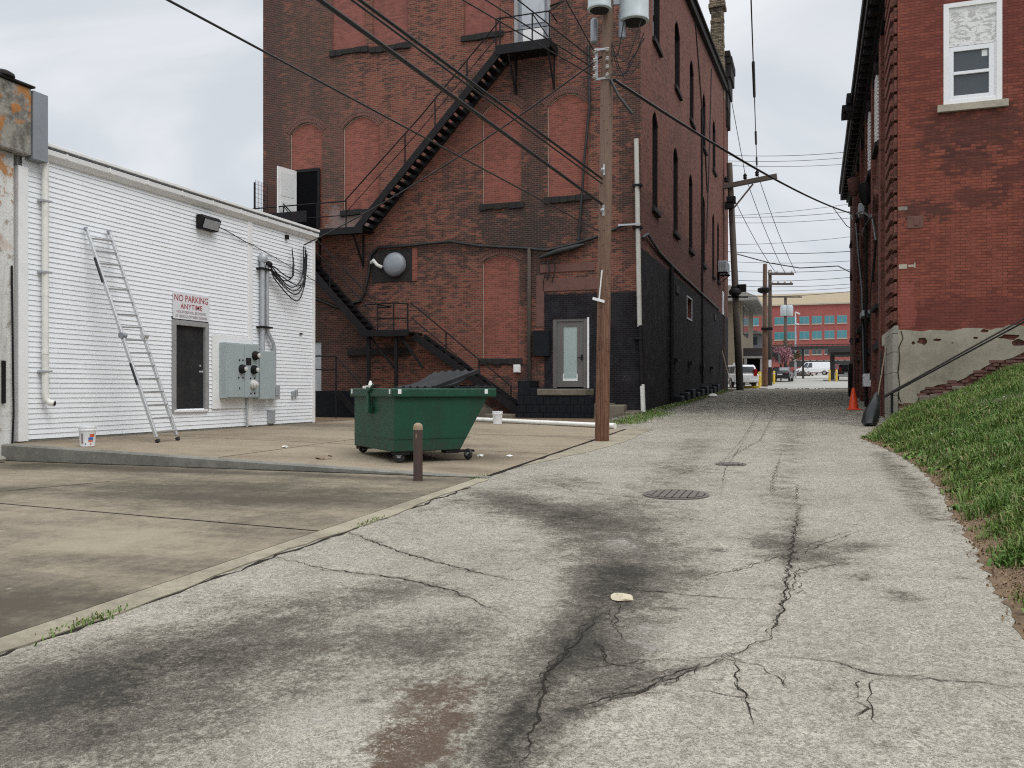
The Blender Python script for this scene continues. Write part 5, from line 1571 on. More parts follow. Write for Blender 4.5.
# lower flight (descends to the right, to the small landing)
lb = P_(366, 334); lt = Vector((lb.x - 3.75, 0, lb.z + 3.9))
flight(lt, lb, 'stair_flight', 18, tread=.27)
a, b = P_(316, 239), P_(372, 299)
k = (b.z - a.z) / (b.x - a.x)
rails([(lt.x, a.z + (lt.x - a.x) * k), (b.x, b.z)], [(lb.x - 1.6, lb.z + 1.62 + 1.0, lb.z + 1.6), (lb.x - 2.9, lb.z + 2.95 + 1.0, lb.z + 2.9)], drop=.5)
# small landing with railing
zs = lb.z + .02; x0, x1 = lb.x - .1, P_(412, 334).x
x = MB(); x.box(x0, x1, YN - .3, YF - .01, zs - .03, zs + .03); x.build('landing', M['iron'], fe)
x = MB(); x.box(x0, x1 + .02, YN - .34, YN - .3, zs - .14, zs + .1); x.build('landing_edge', M['iron'], fe)
x = MB(); zr = zs + 1.08
pa, pb, pc = P_(381, 299).x, P_(397, 299).x, P_(411, 303).x
x.tube([(x0 + .1, YN - .28, zr), (pb, YN - .28, zr + .04), (pc, YN - .28, zr - .02)], .027, 8); x.tube([(pa, YN - .28, zs + .55), (pc, YN - .28, zs + .52)], .022, 8)
for q in (pa, pb, pc): x.tube([(q, YN - .28, zs), (q, YN - .28, zr)], .032, 8)
x.tube([(x0 + .1, YF - .1, zr), (pa, YF - .1, zr), (pa, YN - .28, zr)], .022, 8); x.build('landing_railing', M['iron'], fe, smooth=50)
for (u0, v0, u1, v1, w) in ((371, 336, 395, 368, .07), (402, 336, 424, 368, .09)):
    q0, q1 = P_(u0, v0), P_(u1, v1); x = MB(); x.beam((q0.x, YN - .1, q0.z), (q1.x, YN - .1, q1.z), w, w); x.build('brace', M['iron'], fe)
for q in (P_(398, 335).x, x0 + .3):
    x = MB(); x.box(q - .06, q + .06, YN - .2, YN - .1, .55, zs - .03); x.build('support_post', M['iron'], fe)
# last flight
l3t, l3b = P_(414, 336), P_(521, 421)
l3b.z = max(l3b.z, .8)
flight(l3t, l3b, 'stair_flight', 13, tread=.28)
a, b = P_(411, 303), P_(511, 386)
rails([(a.x, a.z), (b.x, b.z)], [(P_(446, 332).x, P_(446, 332).z, P_(446, 366).z), (P_(479, 359).x, P_(479, 359).z, P_(479, 392).z), (b.x, b.z, .9)], drop=.55)
x = MB(); x.box(-11.4, -10.2, YN - .15, YF - .02, .5, .78); x.build('stair_foot', M['stone'], fe, bevel=.04)
x = MB(); x.prism([(-13.2, YN + .25, .6), (-10.9, YN + .25, .6), (-13.2, YN + .25, 2.1)], (0, .5, 0)); x.build('stair_wall', M['stone'], fe)

# railing of the basement stairwell behind the white building
br = thing('stairwell_railing', 'low dark pipe railing round the basement steps beside the white building corner', 'railing', (-17.5, 27.5, .6))
YQ = 27.6
x = MB()
q = [YP(300, 356, YQ), YP(336, 356, YQ), YP(362, 386, YQ)]
x.tube([(a.x, YQ, a.z) for a in q], .03, 8); x.tube([(a.x, YQ, a.z - .5) for a in q[:2]], .025, 8)
for a in q[:2]: x.tube([(a.x, YQ, a.z), (a.x, YQ, .6)], .03, 8)
x.build('pipe_rail', M['iron'], br, smooth=50)
x = MB(); a, b = YP(334, 392, YQ), YP(356, 416, YQ); x.beam((a.x, YQ + .2, a.z), (b.x, YQ + .2, b.z), .06, .2); x.build('step_stringer', M['iron'], br)
x = MB(); x.box(-20, -14.6, 28.0, 28.2, .5, 1.62); x.build('stairwell_shade', M['blackpaint'], br)  # black panel painting the shade down in the stairwell


# =================================================================== FRONT UTILITY POLE
p = GP(602, 441)
up = thing('utility_pole', 'brown wooden utility pole by the slab corner carrying two transformers and cables', 'utility pole', (p.x, p.y, gz(p.y)))
PY = p.y
topc = YP(608, 0, PY); lean = (topc.x - p.x) / (topc.z - p.z)
def pc(z, dx=0, dy=0): return Vector((p.x + lean * (z - p.z) + dx, PY + dy, z))
x = MB(); x.tube([pc(p.z - .3), pc(p.z), pc(3), pc(6), pc(9), pc(13)], [.165, .16, .15, .142, .132, .12], 22); x.build('pole_shaft', M['pole'], up, smooth=50)
x = MB(); c = YP(602, 5, PY - .55); cz = YP(600, 14, PY - .55).z
def transformer(c, z0, r, h):
    x = MB(); x.lathe((c.x, c.y, z0), [(r * .85, -.02), (r, 0), (r, .05), (r * .97, .07), (r * .97, h), (r * 1.03, h + .02), (r * 1.03, h + .08), (r * .6, h + .2), (0, h + .24)], 28)
    o = x.build('transformer', M['transformer'], up, smooth=40)
    x = MB()
    for dx in (-.12, .12): x.lathe((c.x + dx, c.y, z0 + h + .12), [(.05, 0), (.07, .06), (.05, .1), (.07, .16), (.04, .3), (0, .31)], 12)
    x.build('bushing', M['ceramic'], o, smooth=50)
    x = MB(); x.lathe((c.x, c.y, z0 - .026), [(r * .8, 0), (r * .8, .004)], 28); x.build('tank_bottom', M['slate'], o)
    x = MB(); x.box(c.x - .04, c.x + .04, min(c.y, PY) + .0, max(c.y, PY), z0 + .25, z0 + .33); x.box(c.x - .04, c.x + .04, min(c.y, PY), max(c.y, PY), z0 + h - .2, z0 + h - .12); x.build('mount', M['galv'], o)
    return o
a = YP(600, 13, PY - .3); transformer(Vector((a.x, PY - .35, 0)), a.z + .05, .26, .95)
a = YP(634, 24, PY + .1); transformer(Vector((a.x, PY + .1, 0)), a.z + .05, .33, 1.1)
x = MB(); x.beam(pc(a.z + .5), (a.x, PY + .1, a.z + .5), .07, .1); x.beam(pc(a.z + 1.0), (a.x, PY + .1, a.z + 1.0), .07, .1); x.build('transformer_arm', M['galv'], up)
# two slim tanks (cutouts) beside the shaft and the insulator rack below
for dx, v0, v1 in ((-.3, 42, 20), (.33, 42, 18)):
    z0, z1 = YP(600, v0, PY).z, YP(600, v1, PY).z; c = pc(z0, dx)
    x = MB(); x.lathe((c.x, c.y, z0), [(.06, 0), (.085, .02), (.085, z1 - z0), (.05, z1 - z0 + .05), (0, z1 - z0 + .06)], 14); x.build('arrester', M['flash'], up, smooth=40)
x = MB(); c = pc(8.9, -.22); x.box(c.x - .03, c.x + .03, PY - .12, PY - .06, YP(600, 82, PY).z, YP(600, 50, PY).z); x.box(c.x - .02, c.x + .3, PY - .15, PY - .12, YP(600, 82, PY).z, YP(600, 80, PY).z); x.box(c.x - .02, c.x + .3, PY - .15, PY - .12, YP(600, 53, PY).z, YP(600, 51, PY).z)
x.build('insulator_rack', M['galv'], up)
for v in (54, 63, 71, 79):
    c = pc(YP(600, v, PY).z)
    for dx in (-.24, .05):
        x = MB(); x.lathe((c.x + dx, PY - .19, c.z - .04), [(.03, 0), (.05, .02), (.03, .04), (.05, .06), (.03, .08)], 12); x.build('insulator', M['ceramic'], up, smooth=50)
x = MB(); a = YP(602, 270, PY - .2); b = YP(599, 300, PY - .2); x.beam((a.x, PY - .19, a.z), (b.x, PY - .19, b.z), .05, .02); c = YP(600, 299, PY - .2); x.beam((c.x - .16, PY - .2, c.z + .02), (c.x + .1, PY - .2, c.z - .06), .06, .06); x.build('white_tag', M['trim'], up)
for v in (172, 212):
    c = pc(YP(600, v, PY).z); x = MB(); x.lathe((c.x - .02, PY - .15, c.z), [(.04, 0), (.04, .05), (.02, .06), (.02, .12)], 10, (0, -1, 0)); x.box(c.x - .02, c.x + .02, PY - .17, PY - .13, c.z - .12, c.z + .12); x.build('pole_hook', M['galv'], up)
x = MB(); random.seed(31)
for i in range(40):
    z = random.uniform(1.2, 8); th_ = random.uniform(-2.6, -.4); r = .155 - .0035 * z
    x.lathe(pc(z, math.cos(th_) * r, math.sin(th_) * r), [(.008, 0), (.008, .02), (0, .021)], 6, (math.cos(th_), math.sin(th_), 0))
x.build('staples', M['iron'], up)
# drop loops round the rack
x = MB(); random.seed(17)
for i in range(6):
    a = pc(random.uniform(8.4, 9.4), .12, -.1); b = pc(random.uniform(8.6, 10.3), random.uniform(.35, .85), random.uniform(-.2, .3)); m_ = (a + b) / 2 - Vector((0, 0, random.uniform(.3, .6)))
    x.tube([a, a.lerp(m_, .55) - Vector((0, 0, .06)), m_, m_.lerp(b, .5) - Vector((0, 0, .04)), b], .012, 6)
x.build('drop_wires', M['cable'], up, smooth=60)
x = MB(); a = pc(8.0, .13); x.tube([pc(8.5, .1, -.1), pc(8.1, .3, -.15), pc(7.7, .6, -.1)], .03, 8); x.build('splice', M['cable'], up, smooth=50)


def cable(pts_, r, label, sag=0.0, name='overhead_cable', group='cables strung from the front utility pole', n=26, mat='cable'):
    P = [Vector(q) for q in pts_]
    if len(P) == 2:
        a, b = P; P = [a.lerp(b, i / n) - Vector((0, 0, 4 * sag * (i / n) * (1 - i / n))) for i in range(n + 1)]
    x = MB(); x.tube(P, r, 7)
    return tag(x.build(name, M[mat], None, smooth=60), label, 'cable', group)


def along(u, v, pole_z, side, r, label, y_end=2.0, **k):
    """cable leaving the pole towards a pole behind the photographer: passes the seen direction (u, v) near the camera side"""
    a = pc(pole_z, side, -.14); d = ray(u, v)
    # the point on the sight line whose height equals the attachment height (+ a little)
    t = (pole_z + .15 - EYE) / d[2]
    q = Vector((d[0] * t, d[1] * t, EYE + d[2] * t))
    e = a + (q - a) * 2.2
    return cable([a, e], r, label, **k)


zv = lambda v: YP(603, v, PY).z
along(320, 0, zv(205), -.05, .032, 'thickest black cable, lowest of those running from the brown pole to the upper left')
along(352, 0, zv(185), -.05, .016, 'thin black cable just above the thickest one from the brown pole')
along(360, 0, zv(180), -.05, .026, 'thick black cable second from the lowest on the brown pole, passing over the bricked windows')
along(463, 0, zv(78), -.25, .014, 'thin wire from the insulator rack crossing the top landing on its left')
along(486, 0, zv(70), -.25, .014, 'thin wire from the insulator rack crossing the middle of the top landing door')
along(518, 0, zv(62), -.25, .014, 'thin wire from the insulator rack passing right of the top landing door')
along(566, 0, zv(54), -.25, .014, 'short thin wire just left of the transformers, topmost of the rack wires')
along(168, 0, zv(232), -.1, .013, 'thin dark wire crossing the sky above the white building to the brown pole')
c0 = pc(zv(58), -.1, -.1); c1 = Vector((WX + .14, 22.0, 5.95))
cable([c0, c1], .019, 'slanting service drop from the brown pole down to the white building corner', sag=.25)
cable([pc(zv(84), .12), XP(740, 166, 0) if False else Vector((-1.2, 27.5, 8.62)), Vector((2.05, 35.5, 8.0))], .03, 'x', n=4) if False else None
a = pc(zv(80), .15, .1); b = XP(850, 213, 2.12)
cable([a, b], .04, 'heavy twisted cable sagging across the alley to the right brick building', sag=.35)
b2 = XP(862, 236, 2.12); m_ = a.lerp(b, .82) - Vector((0, 0, .22))
cable([m_, m_.lerp(b2, .5) - Vector((0, 0, .25)), b2], .022, 'short branch of the heavy cable drooping to a lower point on the right building', group='cables strung from the front utility pole')
# leaning pole at the far end of the tall building
q0 = GP(740, 390); QY = q0.y
q1 = YP(730, 176, QY)
p2 = thing('utility_pole', 'dark leaning utility pole with a wide crossarm at the far end of the tall building', 'utility pole', (q0.x, QY, gz(QY)))
q0.z = gz(QY)
pt = q1 + (q1 - q0) * .06
x = MB(); x.tube([q0 - Vector((0, 0, .3)), q0, q0.lerp(pt, .5), pt], [.26, .25, .22, .19], 16); x.build('pole_shaft', M['greypole'], p2, smooth=50)
ca, cb_ = YP(722, 187, QY - .3), YP(777, 176, QY - .3)
x = MB(); x.beam(ca, cb_, .25, .32); x.build('crossarm', M['greypole'], p2, bevel=.02)
x = MB(); a, b = YP(753, 184, QY - .35), YP(733, 209, QY - .35); x.tube([a, b, b - Vector((0, 0, .9))], .06, 8); x.build('brace', M['greypole'], p2)
random.seed(6)
for u, v in ((726, 184), (745, 181), (757, 178)):
    c = YP(u, v, QY - .3); x = MB(); x.lathe((c.x, c.y, c.z + .1), [(.05, 0), (.14, .1), (.1, .18), (.14, .26), (.06, .4), (0, .42)], 12); x.build('insulator', M['iron'], p2, smooth=50)
for v, du in ((200, -2), (205, -4), (288, 5), (290, -1)):
    c = YP(733 + du + (v - 200) * .04, v, QY - .35); x = MB(); x.box(c.x - .3, c.x + .3, c.y - .1, c.y + .3, c.z - .25, c.z + .25); x.build('terminal_box', M['iron'], p2, bevel=.04)
c = YP(735, 292, QY - .4); x = MB(); x.lathe((c.x, c.y, c.z - .25), [(.25, 0), (.42, .15), (.4, .35), (.25, .5), (0, .52)], 16); x.build('cable_drum', M['iron'], p2, smooth=50)
x = MB(); x.tube([YP(728, 297, QY - .3), YP(748, 297, QY - .3)], .06, 6); x.build('step_bar', M['iron'], p2)


# far poles
def far_pole(u, vb, vt, label, arms, r=.16, mat='greypole', extra=None, dy=0):
    b = GP(u, vb); b.y += 0; Y = b.y; t = YP(u, vt, Y)
    o = thing('utility_pole', label, 'utility pole', (b.x, Y, gz(Y)))
    x = MB(); x.tube([(b.x, Y, gz(Y) - .2), (b.x, Y, (b.z + t.z) / 2), (t.x, Y, t.z)], [r * 1.1, r, r * .8], 12); x.build('pole_shaft', M[mat], o, smooth=50)
    for (u0, u1, v) in arms:
        a, c = YP(u0, v, Y - .2), YP(u1, v, Y - .2); x = MB(); x.beam(a, c, .14, .16); ar = x.build('crossarm', M[mat], o)
        for k in range(4):
            e = a.lerp(c, (k + .3) / 3.6); y_ = MB(); y_.lathe((e.x, e.y, e.z + .06), [(.05, 0), (.09, .06), (.05, .22), (0, .23)], 8); y_.build('insulator', M['ceramic'], o)
    if extra: extra(o, Y)
    return o
def ex1(o, Y):
    c = YP(764, 290, Y)
    x = MB(); x.lathe((c.x, c.y, c.z - .25), [(.25, 0), (.48, .12), (.5, .34), (.3, .45), (0, .46)], 14); x.build('cable_drum', M['iron'], o, smooth=50)
    x = MB(); a, b = YP(758, 289, Y), YP(771, 289, Y); x.beam(a, b, .3, .12); x.build('platform', M['iron'], o)
    c = YP(766, 329, Y); x = MB(); x.box(c.x - .35, c.x + .5, Y - .3, Y + .3, c.z - .1, c.z + .1); x.build('bracket', M['iron'], o)
far_pole(765, 386.5, 264, 'brown utility pole with a dark drum, left of the close pair beyond the alley', [], .2, 'pole', ex1)
far_pole(770, 385.5, 270, 'grey utility pole with stacked crossarms, right of the close pair beyond the alley', [(768, 794, 274), (770, 793, 284)], .17)
def ex3(o, Y):
    for u in (784, 789.5):
        c = YP(u, 316, Y); x = MB(); x.lathe((c.x, c.y, c.z), [(.4, 0), (.42, .05), (.42, 1.1), (.3, 1.3), (0, 1.32)], 14); x.build('transformer', M['transformer'], o, smooth=40)
    c = YP(785, 303, Y); x = MB(); x.tube([(c.x, Y, c.z), (c.x, Y, c.z + .9)], .1, 6); x.build('insulator', M['ceramic'], o)
far_pole(785.5, 379, 296, 'distant utility pole with grey transformers before the red office building', [(771, 802, 297)], .2, 'greypole', ex3)
b = GP(795.5, 378); Y = b.y
sl = thing('street_lamp', 'slender pale street lamp with a short arm before the office building', 'street lamp', (b.x, Y, gz(Y)))
x = MB(); t_ = YP(795.5, 322, Y); x.tube([(b.x, Y, gz(Y)), (t_.x, Y, t_.z)], [.13, .08], 10); x.build('lamp_post', M['galv'], sl, smooth=50)
x = MB(); a = YP(795, 323.5, Y); c = YP(799, 324.5, Y); x.beam(a, c, .25, .16); x.build('lamp_head', M['signboard'], sl, bevel=.03)
x = MB(); a = YP(795.5, 312, Y); c = YP(800, 314, Y); x.tube([t_, (a.x, Y, a.z)], .07, 8); x.beam(a, c, .25, .16); x.build('lamp_arm', M['signboard'], sl)

# wires along the alley above the far end
QA = YP(757, 178, QY - .3) + Vector((0, 0, .5)); QB = YP(745, 181, QY - .3) + Vector((0, 0, .5))
def sleeves(P, r, fr, o):
    for f0, f1 in fr:
        x = MB(); a = P[0].lerp(P[1], f0); c = P[0].lerp(P[1], f1); x.tube([a, c], r, 8); x.build('cable_sleeve', M['cable'], o, smooth=50)
def alley_wire(u0, v0, QE, label, r, fr):
    d = ray(u0, v0); t = (12.6 - EYE) / d[2] if v0 < 100 else (YP(u0, v0, 45).z - EYE) / d[2]
    s = Vector((d[0] * t, d[1] * t, EYE + d[2] * t))
    o = cable([s, QE], r, label, group='wires high over the alley'); sleeves((s, QE), r * 2.6, fr, o); return o
alley_wire(750, -30, QA, 'sleeved wire hanging high over the alley, right one before the crossarm', .022, ((.25, .4), (.62, .72), (.85, .93)))
s = YP(722, 60, 56); o = cable([Vector((XS + .4, 57, s.z)), QB], .022, 'sleeved wire dropping from the tall cornice to the leaning pole crossarm', group='wires high over the alley'); 
P3 = GP(770, 385.5)
for i, (u, v, u2, lab) in enumerate(((726, 187, 776, 'left'), (745, 181, 785, 'middle'), (757, 178, 796, 'right'))):
    e = YP(u2, 273, P3.y); a = YP(u, v, QY - .3) + Vector((0, 0, .4))
    cable([a, e], .022, f'{lab} wire of three thin ones descending from the wide crossarm to the stacked crossarms', group='wires high over the alley', sag=.4)
for i, (v0, v1) in enumerate(((151, 147), (157, 153), (162, 160), (212, 200), (213, 207), (219, 214), (241, 233), (248, 247), (258, 257), (268, 266), (276, 273), (282, 280), (287, 284), (292, 287))):
    Yc = 70 + (i * 7) % 22
    a = YP(690, v0 + .4 * (v0 - v1), Yc); b = YP(900, v1 - .4 * (v0 - v1), Yc)
    cable([a, b], .028 if i in (7, 9) else .02, 'thin wire crossing the sky at the far end of the alley', group='wires crossing the far end of the alley', sag=.5)
cable([YP(737, 254, 66), YP(770, 263, 66.), YP(800, 268, 66), YP(838, 266, 66), YP(870, 282, 66)], .04, 'heavier looping cable from the leaning pole across the far street', group='wires crossing the far end of the alley')

# =================================================================== RIGHT BRICK BUILDING
RX, RYF, RYB = 2.1, 25.0, 57.0
rb = thing('brick_building', 'painted red brick building on the right with a peeling white window and a stucco base', 'building', (7, 40, .69))
rf3 = lambda a, b: (a, RYF, b)
WX0, WX1, WZA, WZB = 3.2, 4.56, 9.1, 11.75
x = MB(); wall_holes(x, [(RX, .3), (14, .3), (14, 14.2), (RX, 14.2)], [arch_outline(WX0, WX1, WZA, WZB, 0), arch_outline(7.5, 8.9, WZA, WZB, 0)], rf3, (0, 1, 0), .14)
x.build('front_wall', M['brick_right'], rb)
rs3 = lambda a, b: (RX, a, b)
RW = []
for i in range(6):
    y = 31.8 + i * 4.1
    RW.append((y, y + 1.5, 10.1, 12.4, .4)); RW.append((y, y + 1.5, 4.6, 8.0, .5))
x = MB(); wall_holes(x, [(RYF, .3), (RYB, .3), (RYB, 14.2), (RYF, 14.2)], [arch_outline(*w) for w in RW], rs3, (1, 0, 0), .2)
x.quad((RX, RYB, .3), (14, RYB, .3), (14, RYB, 14.2), (RX, RYB, 14.2)); x.quad((14, RYF, .3), (14, RYB, .3), (14, RYB, 14.2), (14, RYF, 14.2)); x.build('side_wall', M['brick_right_side'], rb)
x = MB(); x.box(RX - .1, 14, RYF, RYB, 14.2, 14.3); x.build('roof', M['dark'], rb)
x = MB()
x.box(RX - .12, RX, RYF + .02, RYB, 12.95, 13.2); x.box(RX - .22, RX, RYF + .02, RYB, 13.205, 13.4); x.box(RX - .56, RX, RYF - .02, RYB + .1, 13.405, 13.8); x.box(RX - .64, RX, RYF - .03, RYB + .15, 13.805, 14.2)
for i in range(38): x.box(RX - .5, RX - .02, RYF + .3 + i * .82, RYF + .52 + i * .82, 13.21, 13.402)
x.build('cornice', M['iron'], rb, bevel=.02)
x = MB(); cq = XP(842, 112, 1.12); x.box(cq.x, RX - .1, cq.y, cq.y + 1.3, cq.z, cq.z + .3); x.box(cq.x + .05, cq.x + .15, cq.y + .1, cq.y + .25, cq.z - .25, cq.z); x.box(RX - .8, RX - .3, cq.y - .1, cq.y + 1.2, cq.z + .3, cq.z + .75); x.build('cornice_bracket', M['iron'], rb, bevel=.03)
# quoins on the alley face near the corner
x = MB()
z = 3.45; i = 0
while z < 12.9:
    y1 = RYF + (2.75 if i % 2 else 2.5)
    x.box(RX - .09, RX - .002, RYF + .02, y1, z, z + .31); x.prism([(RX - .09, RYF + .25, z + .31), (RX - .16, RYF + .3, z + .28), (RX - .16, RYF + .3, z + .08), (RX - .09, RYF + .25, z + .05)], (0, 1.9, 0))
    z += .385; i += 1
x.build('quoins', M['brick_right_side'], rb, bevel=.012)
for k in (0, 1):                                      # front windows (the second is off to the right)
    ox = 4.3 * k
    x = MB()
    x.box(WX0 + ox, WX0 + ox + .13, RYF - .01, RYF + .1, WZA, WZB); x.box(WX1 + ox - .13, WX1 + ox, RYF - .01, RYF + .1, WZA, WZB); x.box(WX0 + ox + .13, WX1 + ox - .13, RYF - .012, RYF + .1, WZB - .12, WZB)
    x.box(WX0 + ox + .13, WX1 + ox - .13, RYF - .005, RYF + .1, WZA, WZA + .12)
    wf = x.build('window', M['trim'], rb, bevel=.006)
    x = MB(); x.box(WX0 + ox + .13, WX1 + ox - .13, RYF + .03, RYF + .09, 10.62, WZB - .12); x.build('upper_board', M['peel'], wf)
    x = MB(); a, b = WX0 + ox + .13, WX1 + ox - .13
    b -= .06
    x.box(a, a + .11, RYF + .01, RYF + .09, 9.22, 10.6); x.box(b - .11, b, RYF + .01, RYF + .09, 9.22, 10.6); x.box(a + .11, b - .11, RYF + .012, RYF + .09, 9.22, 9.33); x.box(a + .11, b - .11, RYF + .012, RYF + .09, 10.48, 10.6); x.box(a + .11, b - .11, RYF + .0, RYF + .09, 9.87, 9.95)
    x.build('sash', M['bucketwhite'], wf, bevel=.006)
    x = MB(); x.box(b, WX1 + ox - .13, RYF + .03, RYF + .09, 9.22, 10.62); x.build('side_board', M['trim'], wf)
    x = MB(); x.box(a + .1, b - .1, RYF + .06, RYF + .075, 9.3, 10.5); x.build('pane', M['glass'], wf)
    x = MB(); x.box(b - .27, b - .14, RYF + .055, RYF + .059, 10.3, 10.46); x.build('paper_note', M['sticker'], wf)
    x = MB(); x.box(WX0 + ox - .15, WX1 + ox + .13, RYF - .1, RYF + .1, WZA - .19, WZA - .003); x.build('sill', M['sillstone'], rb, bevel=.012)
x = MB(); x.box(2.33, 2.72, RYF - .015, RYF + .02, 5.93, 6.25); x.box(2.5, 2.62, RYF - .03, RYF + .02, 6.0, 6.2); x.build('vent_plate', M['brick_arch'], rb, bevel=.01)
x = MB(); x.box(2.12, 2.34, RYF - .012, RYF + .02, 6.42, 6.52); x.build('stone_plug', M['pier'], rb)
x = MB(); x.box(2.13, 2.33, RYF - .01, RYF + .02, 4.87, 4.99); x.box(2.36, 2.5, RYF - .01, RYF + .02, 4.91, 4.97); x.box(2.5, 2.53, RYF - .01, RYF + .02, 4.88, 5.02); x.build('stone_plug', M['sillstone'], rb)
# stucco base: outline surveyed on the wall, with the brick and stone showing below
top = [(898, 330), (915, 331), (930, 330), (950, 331), (972, 328), (990, 330), (1008, 325), (1024, 326)]
bot = [(1024, 352), (1012, 358), (1000, 361), (988, 365), (978, 372), (965, 378), (955, 382), (944, 384), (930, 388), (920, 391), (919, 397), (915, 404), (905, 405), (898, 403)]
poly = [YP(u, v, RYF) for u, v in bot][::-1]
poly = [YP(u, v, RYF) for u, v in top[::-1]]
ext = [Vector((14, RYF, 3.4)), Vector((14, RYF, 2.8))]
outl = [YP(u, v, RYF) for u, v in top] + ext + [YP(u, v, RYF) for u, v in bot]
def rough(poly, step=.14, amp=.03):
    out = []
    for i, a in enumerate(poly):
        b = poly[(i + 1) % len(poly)]; d = b - a; n = max(1, int(d.length / step)) if d.length < 6 else 1
        for j in range(n): out.append(a + d * j / n + (Vector((random.uniform(-amp, amp), 0, random.uniform(-amp, amp))) if j else Vector()))
    return out
random.seed(9)
hol = []
for (u, v, ru, rv) in ((922, 341, 5, 4), (913, 343, 2, 2), (937, 340, 4, 1.6), (984, 331, 4, 1.6), (975, 338, 2.5, 1.3), (1009, 337, 9, 3), (1019, 343, 6, 4), (952, 343, 1, .8)):
    c = YP(u, v, RYF); s = 23 / F
    n = 11; hol.append([(c.x + math.cos(2 * math.pi * k / n) * ru * s * random.uniform(.65, 1.2), c.z + math.sin(2 * math.pi * k / n) * rv * s * random.uniform(.65, 1.2)) for k in range(n)])
R_ = rough(outl)
R_ = [(max(q.x, RX + .005), q.z) for q in R_]
x = MB(); wall_holes(x, R_, hol, lambda a, b: (a, RYF - .055, b), (0, 1, 0), .05)
for i in range(len(R_)):
    a, b = R_[i], R_[(i + 1) % len(R_)]
    x.quad((a[0], RYF - .055, a[1]), (a[0], RYF, a[1]), (b[0], RYF, b[1]), (b[0], RYF - .055, b[1]))
x.build('stucco_base', M['stucco'], rb)
x = MB(); x.box(RX + .01, 14, RYF - .02, RYF - .004, .5, 3.0); x.build('brick_footing', M['brick_old'], rb)
x = MB(); random.seed(14)
for (u, v, ru, rv) in ((924, 399, 5, 3.5), (936, 397, 6, 3), (948, 394, 5, 2.5), (930, 404, 7, 2.5), (908, 411, 9, 3), (958, 388, 6, 2), (915, 416, 8, 2.5), (945, 400, 6, 2)):
    c = YP(u, v, RYF); s = 22.5 / F; x.box(c.x - ru * s, c.x + ru * s, RYF - .09 + random.uniform(-.02, .03), RYF - .01, c.z - rv * s, c.z + rv * s)
x.build('footing_stone', M['stone'], rb, bevel=.03)
x = MB()
BU = [898, 915, 919, 930, 955, 978, 1000, 1024]; BV = [403, 404, 397, 388, 382, 372, 361, 352]
for i in range(150):
    u = random.uniform(899, 1022); v = float(np.interp(u, BU, BV)) + random.uniform(-1.5, 13)
    c = YP(u, v, RYF); w_ = random.uniform(.035, .12); h_ = random.uniform(.025, .042); z_ = round(c.z / .085) * .085
    x.box(max(c.x - w_, RX + .03), c.x + w_, RYF - .05 + random.uniform(-.025, .03), RYF - .01, z_ - h_, z_ + h_)
x.build('exposed_bricks', M['brick_arch'], rb, bevel=.015)
x = MB(); x.tube([YP(898 + a, v, RYF - .06) for a, v in ((3, 331), (5, 338), (1, 347), (1.5, 360), (0, 372), (1.5, 384), (.5, 396), (3, 402))], .012, 5); x.build('stucco_crack', M['crack'], rb)
# concrete corner pier on the alley side
x = MB()
for i, (z0, z1) in enumerate(((.4, .95), (.955, 1.5), (1.505, 2.1), (2.105, 2.65), (2.655, 3.15))):
    x.box(RX - .13, RX + .02 - .01, RYF - .055, RYF + 2.7, z0, z1)
x.prism([(RX - .13, RYF - .055, 3.155), (RX + .02, RYF - .055, 3.155), (RX + .02, RYF - .055, 3.36), (RX - .09, RYF - .055, 3.36)], (0, 2.76, 0))
x.build('corner_pier', M['pier'], rb, bevel=.015)
x = MB(); x.box(RX - .1, RX, RYF + 2.7, RYF + 4.2, 3.0, 3.35); x.build('string_course', M['sillstone'], rb, bevel=.02)
x = MB(); x.box(RX - .08, RX, RYF + 4.2, RYB, 3.05, 3.3); x.build('string_course', M['slate'], rb, bevel=.02)
# alley-side windows with hoods, shutters, pilasters, pipes
for k, (y0, y1, z0, zs, rise) in enumerate(RW):
    P = arch_outline(y0, y1, z0, zs, rise)
    x = MB()
    for (a, b) in zip(P, P[1:] + P[:1]): x.beam((RX + .12, a[0], a[1]), (RX + .12, b[0], b[1]), .1, .1, (1, 0, 0))
    x.box(RX + .1, RX + .15, y0, y1, (z0 + zs) / 2 - .04, (z0 + zs) / 2 + .04); wf = x.build('window', M['trim' if k in (0, 2) else 'greyframe'], rb)
    x = MB(); x.prism([(RX + .14, a, b) for a, b in P], (.03, 0, 0)); x.build('pane', M['glass'], wf)
    if k in (0, 2):                                   # white louvred shutters
        x = MB()
        for j in range(19):
            zz = z0 + .1 + j * .13; x.box(RX - .07, RX + .03, y0 + .05, y1 - .05, zz, zz + .075)
        x.build('louvre', M['trim'], wf)
    x = MB(); x.box(RX - .16, RX + .1, y0 - .15, y1 + .15, z0 - .18, z0 - .002); x.build('sill', M['slate'], rb, bevel=.02)
    x = MB(); H = P[2:]; hw = .16
    for (a, b) in zip(H, H[1:]):
        x.prism([(RX - .13, a[0], a[1]), (RX - .13, b[0], b[1]), (RX - .13, b[0] + (b[0] - (y0 + y1) / 2) * .2, b[1] + .28), (RX - .13, a[0] + (a[0] - (y0 + y1) / 2) * .2, a[1] + .28)], (.14, 0, 0))
    x.build('window_hood', M['brick_right_side' if k % 2 else 'slate'], rb)
for i in range(6):
    y = 29.6 + i * 4.1
    x = MB(); x.box(RX - .12, RX + .01, y, y + .7, .5, 12.9); x.build('pilaster', M['brick_right_side'], rb, bevel=.02)
